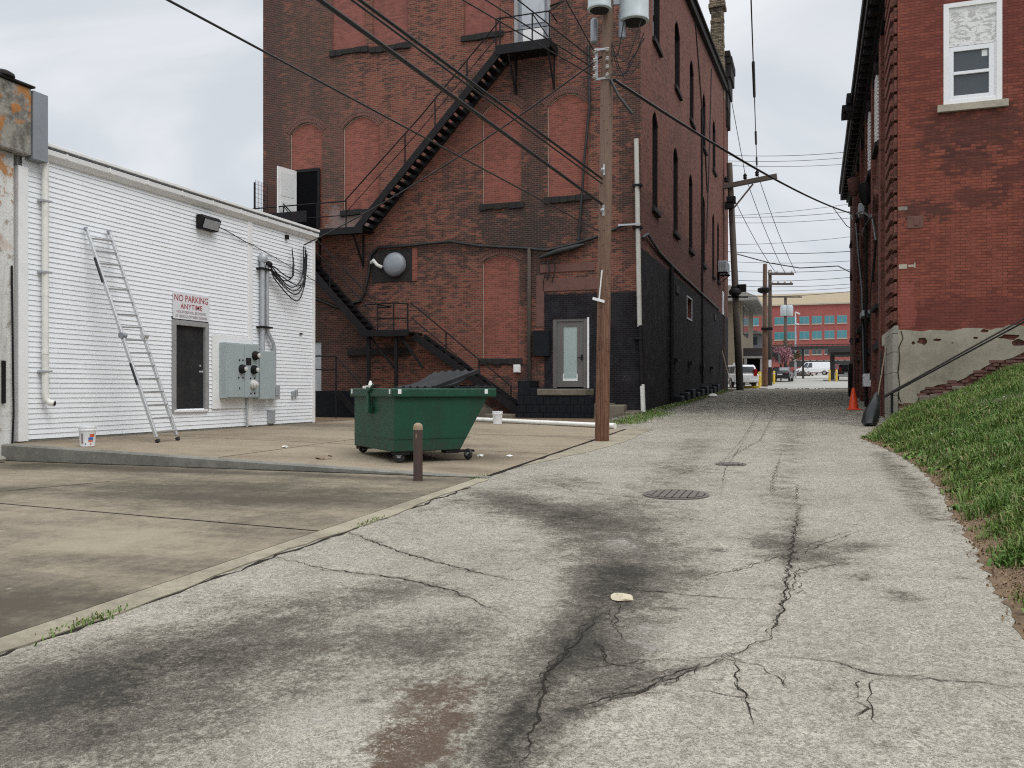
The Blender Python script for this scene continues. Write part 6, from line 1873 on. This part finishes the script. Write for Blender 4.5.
for (y, d, zt, m) in ((36.3, .18, 9.0, 'iron'), (44.0, .3, 11.0, 'brick_arch')):
    x = MB(); x.tube([(RX - d, y, zt), (RX - d, y, gz(y))], .06, 10); x.lathe((RX - d, y, zt - .1), [(.12, 0), (.26, .3), (.3, .7), (.3, .8)], 12); x.build('drainpipe', M[m], rb, smooth=40)
for y, z in ((36.8, 4.6), (40.9, 4.2), (46, 4)):
    x = MB(); x.box(RX - .3, RX, y, y + 1.8, z, z + .22); x.build('awning_bar', M['galv' if y < 40 else 'slate'], rb)
x = MB(); x.tube([XP(850, 213, RX - .03), XP(856, 225, RX - .25), XP(858, 250, RX - .2), XP(862, 290, RX - .2), XP(864, 380, RX - .2)], .06, 7)
x.tube([XP(862, 236, RX - .05), XP(866, 225, RX - .2), XP(872, 215, RX - .1), XP(876, 240, RX - .1), XP(871, 300, RX - .1), XP(871, 380, RX - .1)], .045, 7)
x.tube([XP(852, 216, RX - .1), XP(862, 211, RX - .3), XP(872, 218, RX - .12)], .04, 6); x.build('wall_cable', M['cable'], rb, smooth=50)
c = XP(862, 210, RX - .1); x = MB(); x.box(RX - .25, RX, c.y - .3, c.y + .5, c.z - .25, c.z + .25); x.build('terminal_box', M['galv'], rb, bevel=.03)
a = XP(864, 381, RX - .25); mbx = MB(); mbx.box(RX - .28, RX - .02, a.y - .35, a.y + .35, a.z - .22, a.z + .28); mbx.box(RX - .29, RX - .28, a.y - .28, a.y + .28, a.z - .16, a.z + .22); mbx.build('meter_box', M['signboard'], rb, bevel=.02)
x = MB(); x.box(RX - .4, RX, 47.5, 49.2, .9, 3.0); x.box(RX - .3, RX, 50.5, 52.0, .9, 2.6); x.build('wall_cabinet', M['iron'], rb, bevel=.03)
x = MB(); x.box(RX - .05, RX, 29, 31.4, .7, 2.9); x.build('bricked_bay', M['brick_old'], rb)

# pipe handrail rising along the stucco, with its post
hr_ = thing('handrail', 'grey twin pipe handrail rising up the grassy bank along the stucco wall', 'handrail', (2.2, 24.7, 1))
YH = 24.65
for k, (v0, v1) in enumerate(((396, 318.5), (397.5, 322))):
    a, b = YP(884, v0, YH - .1 * k), YP(1024, v1, YH - .1 * k); b = a + (b - a) * 1.6
    x = MB(); x.tube([a, b], .022, 10); x.build('rail', M['iron' if k else 'greypole'], hr_, smooth=50)
for u in (892, 1060):
    a = YP(u, 396 - (u - 884) * .55, YH); x = MB(); x.tube([(a.x, YH, a.z), (a.x, YH, float(bank(a.x, YH)) - .1)], .034, 10); x.build('post', M['iron'], hr_, smooth=50)

# cone, bag, boards by the right wall
p = GP(853.5, 410)
cn = thing('traffic_cone', 'bright orange traffic cone standing against the right building wall', 'traffic cone', (p.x, p.y, gz(p.y)))
x = MB(); x.lathe(p + Vector((0, 0, .045)), [(.18, 0), (.165, .06), (.06, .72), (.05, .76), (.04, .76), (0, .75)], 24); x.build('cone_body', M['orange'], cn, smooth=40)
x = MB(); x.box(p.x - .24, p.x + .24, p.y - .24, p.y + .24, p.z, p.z + .05); x.build('cone_base', M['orange'], cn, bevel=.02)
p = GP(873, 424)
x = MB(); random.seed(2)
p = GP(869, 426); prof = [(.05, 0), (.17, .02), (.2, .1), (.19, .35), (.15, .6), (.08, .78), (.02, .9)]
x.lathe(p, prof, 14)
for i, q in enumerate(x.v):
    h = q[2] - p.z
    x.v[i] = (p.x + (q[0] - p.x) * random.uniform(.85, 1.12) + h * .2, p.y + (q[1] - p.y) * random.uniform(.9, 1.6), q[2] + random.uniform(-.02, .02))
tag(x.build('rubbish_bag', M['bag'], smooth=40), 'black bin bag slumped against the concrete corner of the right building', 'rubbish bag')
x = MB(); a = GP(877, 418); b = XP(880, 352, RX - .12); x.beam((a.x + .05, a.y, a.z), (b.x, b.y - .3, b.z), .2, .04, (1, 0, 0))
tag(x.build('leaning_plank', M['greypole'], bevel=.01), 'narrow dark plank leaning on the right building behind the black bag', 'plank')
x = MB(); a = GP(870, 424); 
x.beam((a.x + .12, a.y + .6, a.z), (RX - .14, a.y + 1.2, a.z + 2.2), .1, .03, (1, 0, 0)); tag(x.build('leaning_stick', M['board'], bevel=.004), 'thin pale stick leaning on the right wall beside the black bag', 'stick')


# =================================================================== BEYOND THE ALLEY
# far office block
YO = 185.0
ob = thing('office_building', 'wide red brick office building with rows of teal windows and a cream top band', 'building', (0, YO, gz(YO)))
xl, xr = YP(690, 350, YO).x, YP(900, 350, YO).x
zb1, zt1 = YP(800, 304, YO).z, YP(800, 293.5, YO).z
x = MB(); x.box(xl, xr, YO, YO + 30, gz(YO) - .5, zb1); x.build('wall', M['brick_office'], ob)
x = MB(); x.box(xl - .15, xr + .15, YO - .2, YO + 30, zb1 + .002, zt1); x.build('top_band', M['tanband'], ob)
x = MB(); x.box(xl - .3, xr + .3, YO - .35, YO + 30, zb1 - .25, zb1); x.build('band_course', M['sillstone'], ob)
for r, (v, hh) in enumerate(((319, 7.0), (334, 7.2), (350.5, 5.5))):
    for i in range(14):
        u = 842 - i * 12.55
        if u < 700: continue
        c = YP(u, v + (842 - u) * .03, YO); w = 8.6 * 187 / F / 2; h = hh * 187 / F / 2
        m = 'teal' if r < 2 else 'glass'
        x = MB(); x.box(c.x - w, c.x + w, YO - .04, YO + .1, c.z - h, c.z + h); wd = x.build('window', M['flash'], ob)
        x = MB()
        for s in (-1, 1): x.box(c.x + s * w * .5 - w * .44, c.x + s * w * .5 + w * .44, YO - .06, YO - .042, c.z - h * .9, c.z + h * .9)
        x.build('pane', M[m], wd)
        x = MB(); x.box(c.x - w * 1.08, c.x + w * 1.08, YO - .12, YO - .002, c.z - h - .22, c.z - h - .01); x.build('sill', M['sillstone'], wd)

# tan building and dark garage on the left
YT = 82.0
tn = thing('tan_building', 'tan two storey building with a dark overhanging roof behind the leaning pole', 'building', (-9, YT, gz(YT)))
a = YP(741.5, 350, YT); zt = YP(741, 297, YT).z
x = MB(); x.box(-22, a.x, YT, YT + 16, gz(YT) - .3, zt); x.build('wall', M['tanwall'], tn)
zr = YP(745, 300, YT).z
x = MB(); x.prism([(-23, YT - .9, zr - .1), (a.x + 1.5, YT - .9, zr - .1), (a.x + 1.5, YT - .9, zr + .2), (a.x - 1.0, YT - .9, zr + 1.3), (-23, YT - .9, zr + 1.3)], (0, 18, 0)); x.build('roof', M['cream'], tn, bevel=.03)
x = MB(); x.box(a.x, a.x + .06, YT + 1.6, YT + 8, YP(745, 333, YT).z, zr - .4); x.build('window', M['glass'], tn)
x = MB(); x.box(a.x, a.x + .1, YT + 1.5, YT + 8.1, zr - .38, zr - .25); x.build('window_head', M['cream'], tn)
YG = 84.0
gr = thing('dark_garage', 'low dark flat roofed garage with an open bay beside the tan building', 'garage', (-4.5, YG, gz(YG)))
g0, g1 = YP(743, 360, YG).x, YP(765, 360, YG).x
zt, zf = YP(750, 348, YG).z, YP(750, 357, YG).z
x = MB(); x.box(g0 - 2, g1, YG, YG + 12, zf, zt); x.build('fascia', M['darkroof'], gr, bevel=.02)
x = MB(); x.box(g0 - 2, g1 + .05, YG - .05, YG, zf - .12, zf + .08); x.build('fascia_trim', M['cream'], gr)
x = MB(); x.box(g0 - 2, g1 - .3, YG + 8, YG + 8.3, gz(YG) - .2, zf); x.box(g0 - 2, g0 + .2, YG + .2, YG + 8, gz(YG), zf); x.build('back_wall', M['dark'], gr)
x = MB(); x.box(g1 - .45, g1, YG + .02, YG + .5, gz(YG) - .1, zf); x.build('pillar', M['cream'], gr)
x = MB(); x.box(g0 + .1, g0 + .35, YG - .02, YG + .3, gz(YG) - .1, zf); x.build('pillar', M['cream'], gr)
x = MB(); u0, u1 = YP(766, 350, YG + 6), YP(778.5, 350, YG + 6); zz = YP(770, 363, YG + 6).z
x.prism([(u0.x, YG + 6, zt), (u1.x, YG + 6, zt - .3), (u1.x, YG + 6, zz), (u0.x + .8, YG + 6, zz + .8), (u0.x, YG + 6, zz + .9)], (0, 6, 0)); x.build('side_canopy', M['darkroof'], gr, bevel=.03)
# grey house wall behind
gh = thing('grey_house', 'small grey house side with one dark window above the dark garage roof', 'house', (-6, 100, gz(100)))
a, b = YP(748, 330, 100), YP(766, 346, 100)
x = MB(); x.box(a.x - 4, b.x, 100, 108, gz(100), YP(755, 334, 100).z); x.build('wall', M['flash'], gh)
x = MB(); c = YP(754, 341, 100); x.box(c.x - .35, c.x + .35, 99.95, 100.05, c.z - .4, c.z + .4); x.build('window', M['glass'], gh)
x = MB(); z1 = YP(755, 334, 100).z; x.prism([(a.x - 4.4, 99.6, z1), (b.x + .3, 99.6, z1), (b.x - 2.5, 99.6, z1 + .7), (a.x - 2, 99.6, z1 + .7)], (0, 9, 0)); x.build('roof', M['cream'], gh)

# elevated walkway and canopy
YW = 110.0
wk = thing('elevated_walkway', 'long thin dark elevated walkway crossing in front of the office building', 'walkway', (0, YW, gz(YW)))
a, b = YP(762, 348.5, YW), YP(880, 346.5, YW); za, zb = YP(800, 349, YW).z, YP(800, 344.5, YW).z
x = MB(); x.box(a.x, b.x, YW, YW + 3, za, za + (zb - za) * .6); x.build('deck', M['darkroof'], wk)
x = MB()
x.box(a.x, b.x, YW - .05, YW, zb - .1, zb)
for i in range(24): q = a.x + (b.x - a.x) * i / 23; x.box(q - .04, q + .04, YW - .04, YW - .0, za, zb)
x.build('railing', M['darkroof'], wk)
c = YP(803, 360, YW); x = MB(); x.box(c.x - .12, c.x + .12, YW + .5, YW + .74, gz(YW) - .2, za); x.build('column', M['darkroof'], wk)
c = YP(771, 360, YW); x = MB(); x.box(c.x - .12, c.x + .12, YW + .5, YW + .74, gz(YW) - .2, za); x.build('column', M['darkroof'], wk)
c = YP(875, 360, YW); x = MB(); x.box(c.x - .12, c.x + .12, YW + .5, YW + .74, gz(YW) - .2, za); x.build('column', M['darkroof'], wk)
YC = 93.0
cn_ = thing('drive_canopy', 'dark flat canopy on a single column with yellow guard posts beside the right building', 'canopy', (3, YC, gz(YC)))
a, b = YP(828, 348, YC), YP(872, 348, YC); z0, z1 = YP(830, 355.5, YC).z, YP(830, 347.5, YC).z
x = MB(); x.box(a.x, b.x, YC - 1, YC + 5, z0 + .25, z1); x.box(a.x + .3, b.x, YC - .7, YC + 4.7, z0 + .0, z0 + .248); x.build('roof', M['darkroof'], cn_, bevel=.03)
c = YP(832.5, 365, YC); x = MB(); x.box(c.x - .22, c.x + .22, YC + .5, YC + 1, gz(YC) - .2, z0); x.build('column', M['darkroof'], cn_)
x = MB(); x.box(c.x - .9, c.x + 1.4, YC + .1, YC + 1.4, gz(YC) - .05, gz(YC) + .14); x.build('island_kerb', M['kerb'], cn_, bevel=.03)

# low dark boundary fence in front of the far lot
YFN = 160.0
fn = thing('boundary_fence', 'long low dark fence rail behind the white van', 'fence', (0, YFN, gz(YFN)))
a, b = YP(790, 364, YFN), YP(880, 364, YFN); z0, z1 = YP(800, 367, YFN).z, YP(800, 361, YFN).z
x = MB(); x.box(a.x, b.x, YFN, YFN + .2, z0, z1); x.build('panel', M['darkroof'], fn)
x = MB()
for i in range(14): q = a.x + (b.x - a.x) * i / 13; x.box(q - .12, q + .12, YFN - .06, YFN + .26, gz(YFN) - .1, z1 + .15)
x.build('posts', M['darkroof'], fn)
x = MB(); x.box(a.x, b.x, YFN - .04, YFN + .24, z1, z1 + .12); x.build('top_rail', M['cream'], fn)


# cars -------------------------------------------------------------------------
def car(name, label, cat, loc, rz, paintm, kind):
    """local: x forward, y left, built at the origin then placed"""
    o = thing(name, label, cat, (0, 0, 0))
    if kind == 'van':
        Lh, Wd, low, prof, cab = 5.4, 1.95, .42, [(-2.7, .45), (-2.7, 1.0), (-2.68, 1.15), (2.0, 1.15), (2.65, .95), (2.72, .6), (2.7, .4)], [(-2.68, 1.15), (-2.62, 2.0), (-2.3, 2.1), (.95, 2.1), (1.25, 2.0), (2.0, 1.15)]
    elif kind == 'suv':
        Lh, Wd, low, prof, cab = 4.5, 1.82, .38, [(-2.22, .4), (-2.25, .8), (-2.2, 1.0), (1.0, 1.0), (2.05, .88), (2.22, .65), (2.2, .38)], [(-2.18, 1.0), (-1.95, 1.55), (-1.7, 1.66), (.1, 1.66), (.4, 1.58), (1.15, 1.0)]
    else:
        Lh, Wd, low, prof, cab = 4.7, 1.82, .3, [(-2.35, .35), (-2.38, .75), (-2.25, .98), (-1.7, 1.0), (1.1, .95), (2.15, .8), (2.32, .6), (2.3, .32)], [(-1.85, 1.0), (-1.2, 1.38), (-.9, 1.43), (.2, 1.43), (.45, 1.38), (1.25, .95)]
    h = Wd / 2
    b = MB(); b.prism([(a, -h, z) for a, z in prof], (0, Wd, 0)); body = b.build('body', paintm, o, smooth=40, bevel=.07, seg=3)
    n = len(cab); b = MB()
    hz = lambda z: h - .06 - (z - cab[0][1]) * .22
    pl = [(a, -hz(z), z) for a, z in cab]; pr = [(a, hz(z), z) for a, z in cab]
    b.add(pl + pr, [tuple(range(n))] + [tuple(reversed(range(n, 2 * n)))] + [(i, i + n, (i + 1) % n + n, (i + 1) % n) for i in range(n)])
    b.build('cabin', paintm, o, smooth=40, bevel=.04)
    zl, zh = cab[0][1] + .05, cab[2][1] - .12
    for s in (-1, 1):
        b = MB()
        def xs_at(z, side):
            seg = cab[:3] if side == 0 else list(reversed(cab[3:]))
            for (a0, z0), (a1, z1) in zip(seg, seg[1:]):
                if min(z0, z1) - 1e-6 <= z <= max(z0, z1) + 1e-6 and abs(z1 - z0) > 1e-6: return a0 + (a1 - a0) * (z - z0) / (z1 - z0)
            return seg[-1][0]
        r0, r1, f0, f1 = xs_at(zl, 0) + .15, xs_at(zh, 0) + .15, xs_at(zl, 1) - .15, xs_at(zh, 1) - .12
        if kind == 'van': r0 = r1 = .2
        m0, m1 = r0 + (f0 - r0) * .5, r1 + (f1 - r1) * .5
        for (p0, p1, q0, q1) in (((r0, zl), (m0 - .05, zl), (m1 - .05, zh), (r1, zh)), ((m0 + .05, zl), (f0, zl), (f1, zh), (m1 + .05, zh))):
            P = [Vector((a, s * (hz(z) + .008), z)) for a, z in (p0, p1, q0, q1)]
            b.prism(P, (0, -s * .02, 0))
        b.build('side_window', M['glass'], o)
    b = MB()                                           # windscreen and rear glass
    (a0, z0), (a1, z1) = cab[-1], cab[-2]
    P = [(a0 - .02 + .03, -hz(z0) + .14, z0 + .06), (a0 + .01, hz(z0) - .14, z0 + .06), (a1 + .03, hz(z1) - .12, z1 - .04), (a1 + .03, -hz(z1) + .12, z1 - .04)]
    b.prism(P, (-.03, 0, -.01)); b.build('windscreen', M['glass'], o)
    (a0, z0), (a1, z1) = cab[0], cab[1]
    b = MB(); P = [(a0 - .01 + (a1 - a0) * .1, -hz(z0) + .16, z0 + .08), (a0 - .01 + (a1 - a0) * .1, hz(z0) - .16, z0 + .08), (a1 - .035, hz(z1) - .14, z1 - .03), (a1 - .035, -hz(z1) + .14, z1 - .03)]
    b.prism(P, (.03, 0, -.005)); b.build('rear_window', M['glass'], o)
    wr = .33
    for ax in (Lh * .29, -Lh * .3):
        for s in (-1, 1):
            b = MB(); b.lathe((ax, s * (h - .2), wr), [(wr * .7, 0), (wr * .95, .01), (wr, .04), (wr, .19), (wr * .95, .215), (wr * .68, .22)], 24, (0, s, 0)); w = b.build('wheel', M['rubber'], o, smooth=40)
            b = MB(); b.lathe((ax, s * (h + .0), wr), [(wr * .64, 0), (wr * .62, .025), (wr * .2, .03), (0, .035)], 16, (0, s, 0)); b.build('rim', M['rim'], w, smooth=40)
            b = MB(); b.tube([(ax + math.cos(t_) * (wr + .06), s * (h - .0), wr + math.sin(t_) * (wr + .06)) for t_ in [math.pi * k / 12 for k in range(13)]], .03, 6); b.build('wheel_arch', M['rubber'], w)
    for s in (-1, 1):
        b = MB(); zz = 1.0 if kind == 'suv' else (1.0 if kind == 'van' else .78)
        b.box(-Lh / 2 - .02 - (.02 if kind == 'van' else 0), -Lh / 2 + .16, s * h * .72 - .12, s * h * .72 + .12, zz - .16, zz + .05 + (.3 if kind != 'sedan' else 0)); b.build('tail_light', M['lampred'], o, bevel=.02)
        b = MB(); b.box(Lh / 2 - .22, Lh / 2 - .01, s * h * .7 - .18, s * h * .7 + .18, .66, .82); b.build('headlight', M['lampclear'], o, bevel=.02)
        b = MB(); b.box(.85, 1.0, s * h, s * (h + .2), cab[0][1] + .02, cab[0][1] + .17); b.build('wing_mirror', M['rubber'], o, bevel=.02)
    b = MB(); b.box(-Lh / 2 - .06, -Lh / 2 + .1, -h + .06, h - .06, .38, .6); b.build('bumper', M['rubber' if kind != 'suv' else 'carwhite'], o, bevel=.03); b = MB(); b.box(Lh / 2 - .1, Lh / 2 + .05, -h + .06, h - .06, .36, .56); b.build('bumper', M['rubber' if kind != 'suv' else 'carwhite'], o, bevel=.03)
    b = MB(); b.box(-Lh / 2 - .08, -Lh / 2 - .05, -.25, .25, .62, .75); b.build('number_plate', M['sticker'], o)
    o.location = loc; o.rotation_euler = (0, -math.atan(SL) * math.sin(rz) if False else 0, rz)
    o.location.z = gz(loc[1])
    return o


def at(u, v): q = GP(u, v); return (q.x, q.y, gz(q.y))
R90 = math.pi / 2
q = GP(739, 388.5)
car('parked_car', 'white hatchback nearest the alley, half hidden by the leaning pole', 'car', (q.x - .35, 66.6, 0), math.radians(112), M['carwhite'], 'suv')
q = GP(749, 384)
car('parked_car', 'white hatchback parked just right of the leaning pole with its rear window showing', 'car', (q.x - .5, 79.0, 0), math.radians(100), M['carwhite'], 'suv')
q = GP(781.5, 382)
car('parked_car', 'black saloon seen from behind beyond the yellow bollards', 'car', (q.x, 91, 0), math.radians(86), M['carblack'], 'sedan')
q = GP(813.5, 375.3)
car('parked_van', 'white van seen side on across the far parking lot', 'van', (q.x, 148, 0), math.radians(180), M['carwhite'], 'van')
q = GP(829, 374.5)
car('parked_car', 'dark red car just right of the white van', 'car', (q.x + .6, 152, 0), math.radians(172), M['carred'], 'suv')
q = GP(842, 380)
car('parked_car', 'dark car partly hidden behind the canopy column by the right building', 'car', (q.x + .3, 98, 0), math.radians(92), M['carblack'], 'suv')

# yellow bollards
def ybol(u, v, label, h=1.15):
    q = GP(u, v); o = thing('yellow_bollard', label, 'bollard', (q.x, q.y, gz(q.y)), 'yellow bollards beyond the alley')
    x = MB(); x.lathe((q.x, q.y, gz(q.y) - .05), [(.1, 0), (.1, h), (.07, h + .06), (0, h + .08)], 16); x.build('post', M['yellow'], o, smooth=40)
    x = MB(); x.lathe((q.x, q.y, gz(q.y) + h * .78), [(.103, 0), (.103, .07)], 16); x.build('band', M['sticker'], o)
ybol(759.4, 387, 'left one of the two touching yellow bollards before the dark garage')
ybol(762.3, 386.4, 'right one of the two touching yellow bollards before the dark garage')
ybol(774, 384, 'single yellow bollard just right of the close pair of poles')
ybol(829.5, 381.5, 'yellow bollard left of the canopy column')
ybol(836.5, 381.5, 'yellow bollard right of the canopy column')
q = GP(749, 388); x = MB(); x.box(q.x - .75, q.x + .75, q.y - .1, q.y + .1, gz(q.y), gz(q.y) + .16); tag(x.build('parking_stop', M['yellow'], bevel=.03), 'yellow parking stop on the ground just right of the leaning pole', 'parking stop')
q = GP(735, 386); so = thing('small_sign', 'small white upright sign beside the white hatchback', 'sign', (q.x, 69.5, gz(69.5)))
a = YP(735, 366, 69.5); x = MB(); x.box(a.x - .14, a.x + .14, 69.48, 69.5, a.z - .45, a.z + .25); x.build('panel', M['signboard'], so); x = MB(); x.cyl((a.x, 69.53, gz(69.5) - .05), (a.x, 69.53, a.z), .03, None, 8); x.build('post', M['galv'], so)
q = GP(769.8, 387); x = MB(); a = YP(769.8, 363.5, q.y - 3); 
tag_ = thing('pole_notice', 'small white notice fixed to the close grey pole', 'sign', (a.x, 73.0, a.z))
Yn = GP(770, 385.5).y - .24; a = YP(770, 363.5, Yn); tag_.location = (a.x, Yn, a.z)
x.box(a.x - .12, a.x + .12, Yn - .02, Yn, a.z - .3, a.z + .3); x.build('notice_panel', M['signboard'], tag_)

# pale threshold line where alley meets lot
x = MB(); random.seed(19)
for i in range(34):
    a = -4.8 + i * .22; 
    if random.random() < .75: x.box(a, a + random.uniform(.08, .3), 62.95 + random.uniform(0, .3), 63.5 + random.uniform(0, .4), gz(63) - .02, gz(63) + .05)
tag(x.build('broken_edge', M['pier'], None), kind='stuff')


# blossoming sapling and scrub behind the poles
def tree(name, label, base, height, spread, leafm, n, seed, trunk=.09, leaf=.12):
    r = random.Random(seed); o = thing(name, label, 'tree', base)
    B = Vector(base); x = MB(); tips = []
    def grow(p, d, l, rad, depth):
        q = p + d * l; x.tube([p, p.lerp(q, .5) + Vector((r.uniform(-.05, .05), r.uniform(-.05, .05), 0)) * l, q], [rad, rad * .8, rad * .62], 6)
        tips.append((q, depth))
        if depth == 0: return
        for k in range(3 if depth > 1 else 4):
            e = (d + Vector((r.uniform(-1, 1), r.uniform(-1, 1), r.uniform(-.2, .6))) * .75).normalized(); grow(q, e, l * r.uniform(.6, .85), rad * .6, depth - 1)
    grow(B, Vector((0, 0, 1)), height * .33, trunk, 3)
    x.build('trunk', M['bark'], o, smooth=60)
    x = MB(); T = [t_ for t_ in tips if t_[1] <= 1]
    for i in range(n):
        c = r.choice(T)[0] + Vector((r.gauss(0, 1), r.gauss(0, 1), r.gauss(0, .8))) * spread
        a = Vector((r.uniform(-1, 1), r.uniform(-1, 1), r.uniform(-1, 1))).normalized() * leaf * r.uniform(.5, 1.4); b = a.cross(Vector((r.uniform(-1, 1), r.uniform(-1, 1), r.uniform(-1, 1)))).normalized() * leaf * .6
        x.add([c - a, c + b, c + a, c - b], [(0, 1, 2, 3)])
    x.build('crown', leafm, o)
    return o
q = GP(781, 381)
tree('blossom_tree', 'small tree with pink blossom between the close poles and the black saloon', (YP(781, 380, 97).x, 97, gz(97)), 3.6, .32, M['pinkflower'], 1500, 3, .09, .1)
tree('young_tree', 'thin olive leaved young tree right of the pink blossom tree', (YP(787.5, 380, 112).x, 112, gz(112)), 4.4, .4, M['olive'], 1100, 8, .08, .11)
x = MB(); r = random.Random(4); c0 = YP(796, 374, 135)
for i in range(420):
    c = Vector((c0.x + r.gauss(0, .9), 135 + r.gauss(0, .6), gz(135) + abs(r.gauss(0, .3)))); a = Vector((r.uniform(-1, 1), r.uniform(-1, 1), r.uniform(-1, 1))).normalized() * .2; b = a.cross(Vector((r.uniform(-1, 1), r.uniform(-1, 1), r.uniform(-1, 1)))).normalized() * .14
    x.add([c - a, c + b, c + a, c - b], [(0, 1, 2, 3)])
tag(x.build('low_shrubs', M['bark'], None), kind='stuff')

# =================================================================== SKY, SUN, CAMERA
w = bpy.data.worlds.new('World'); scene.world = w; w.use_nodes = True
nt = w.node_tree; nt.nodes.clear()
SUN_EL, SUN_AZ = math.radians(52), math.radians(118)        # azimuth clockwise from +Y: high on the right, a little behind the camera
out = nt.nodes.new('ShaderNodeOutputWorld'); bg = nt.nodes.new('ShaderNodeBackground'); bg.inputs[1].default_value = .1
sky = nt.nodes.new('ShaderNodeTexSky'); sky.sky_type = 'NISHITA'; sky.sun_disc = False; sky.sun_elevation = SUN_EL; sky.sun_rotation = SUN_AZ
tc = nt.nodes.new('ShaderNodeTexCoord')
mp = nt.nodes.new('ShaderNodeMapping'); mp.inputs['Scale'].default_value = (1.0, 1.0, 1.7); nt.links.new(tc.outputs['Generated'], mp.inputs[0])
n1 = nt.nodes.new('ShaderNodeTexNoise'); n1.inputs['Scale'].default_value = 2.3; n1.inputs['Detail'].default_value = 6; n1.inputs['Roughness'].default_value = .5; n1.inputs['Distortion'].default_value = .7; nt.links.new(mp.outputs[0], n1.inputs['Vector'])
sp = nt.nodes.new('ShaderNodeSeparateXYZ'); nt.links.new(tc.outputs['Generated'], sp.inputs[0])
def wm(op, a, b, c=None):
    nd = nt.nodes.new('ShaderNodeMath'); nd.operation = op
    for i, v in enumerate((a, b) if c is None else (a, b, c)):
        if isinstance(v, bpy.types.NodeSocket): nt.links.new(v, nd.inputs[i])
        else: nd.inputs[i].default_value = v
    return nd.outputs[0]
mr = nt.nodes.new('ShaderNodeMapRange'); mr.interpolation_type = 'SMOOTHSTEP'
for i, v in ((1, .4), (2, .6), (3, 0.0), (4, 1.0)): mr.inputs[i].default_value = v
nt.links.new(n1.outputs[0], mr.inputs[0])
cm = nt.nodes.new('ShaderNodeMix'); cm.data_type = 'RGBA'
nt.links.new(mr.outputs[0], cm.inputs[0])
cm.inputs[6].default_value = (6.8, 7.2, 7.7, 1); cm.inputs[7].default_value = (8.9, 9.1, 9.4, 1)      # grey and bright cloud
# an overcast dome is about three times brighter overhead than at its foot
zen = nt.nodes.new('ShaderNodeMapRange'); zen.inputs[1].default_value = .42; zen.inputs[2].default_value = 1.0; zen.inputs[3].default_value = 1.0; zen.inputs[4].default_value = 3.4; nt.links.new(sp.outputs[2], zen.inputs[0])
sc_ = nt.nodes.new('ShaderNodeVectorMath'); sc_.operation = 'SCALE'; nt.links.new(cm.outputs[2], sc_.inputs[0]); nt.links.new(zen.outputs[0], sc_.inputs[3])
mx = nt.nodes.new('ShaderNodeMix'); mx.data_type = 'RGBA'; mx.inputs[0].default_value = .93
nt.links.new(sky.outputs[0], mx.inputs[6]); nt.links.new(sc_.outputs[0], mx.inputs[7])
nt.links.new(mx.outputs[2], bg.inputs[0]); nt.links.new(bg.outputs[0], out.inputs[0])

sd = bpy.data.lights.new('sun', 'SUN'); sd.energy = 1.0; sd.angle = math.radians(22); sd.color = (1, .97, .93)
so_ = bpy.data.objects.new('sun', sd); COL.objects.link(so_)
dirv = Vector((math.sin(SUN_AZ) * math.cos(SUN_EL), math.cos(SUN_AZ) * math.cos(SUN_EL), math.sin(SUN_EL)))
so_.rotation_euler = dirv.to_track_quat('Z', 'Y').to_euler(); so_.location = (10, -10, 30)

cd = bpy.data.cameras.new('camera'); cam = bpy.data.objects.new('camera', cd); COL.objects.link(cam)
cam.location = (0, 0, EYE); cam.rotation_euler = (math.radians(90), 0, TH)
cd.sensor_fit = 'HORIZONTAL'; cd.sensor_width = 36; cd.lens = F / 1024 * 36; cd.shift_y = (HY - 384) / 1024
cd.clip_start = .05; cd.clip_end = 3000
scene.camera = cam
vs = scene.view_settings
vs.view_transform = 'Standard'; vs.look = 'None'; vs.exposure = 0.0; vs.gamma = 1.0; vs.use_curve_mapping = False
scene.cycles.max_bounces = 6; scene.cycles.diffuse_bounces = 4
scene.cycles.use_denoising = False
scene.cycles.pixel_filter_type = 'BLACKMAN_HARRIS'; scene.cycles.filter_width = 1.15
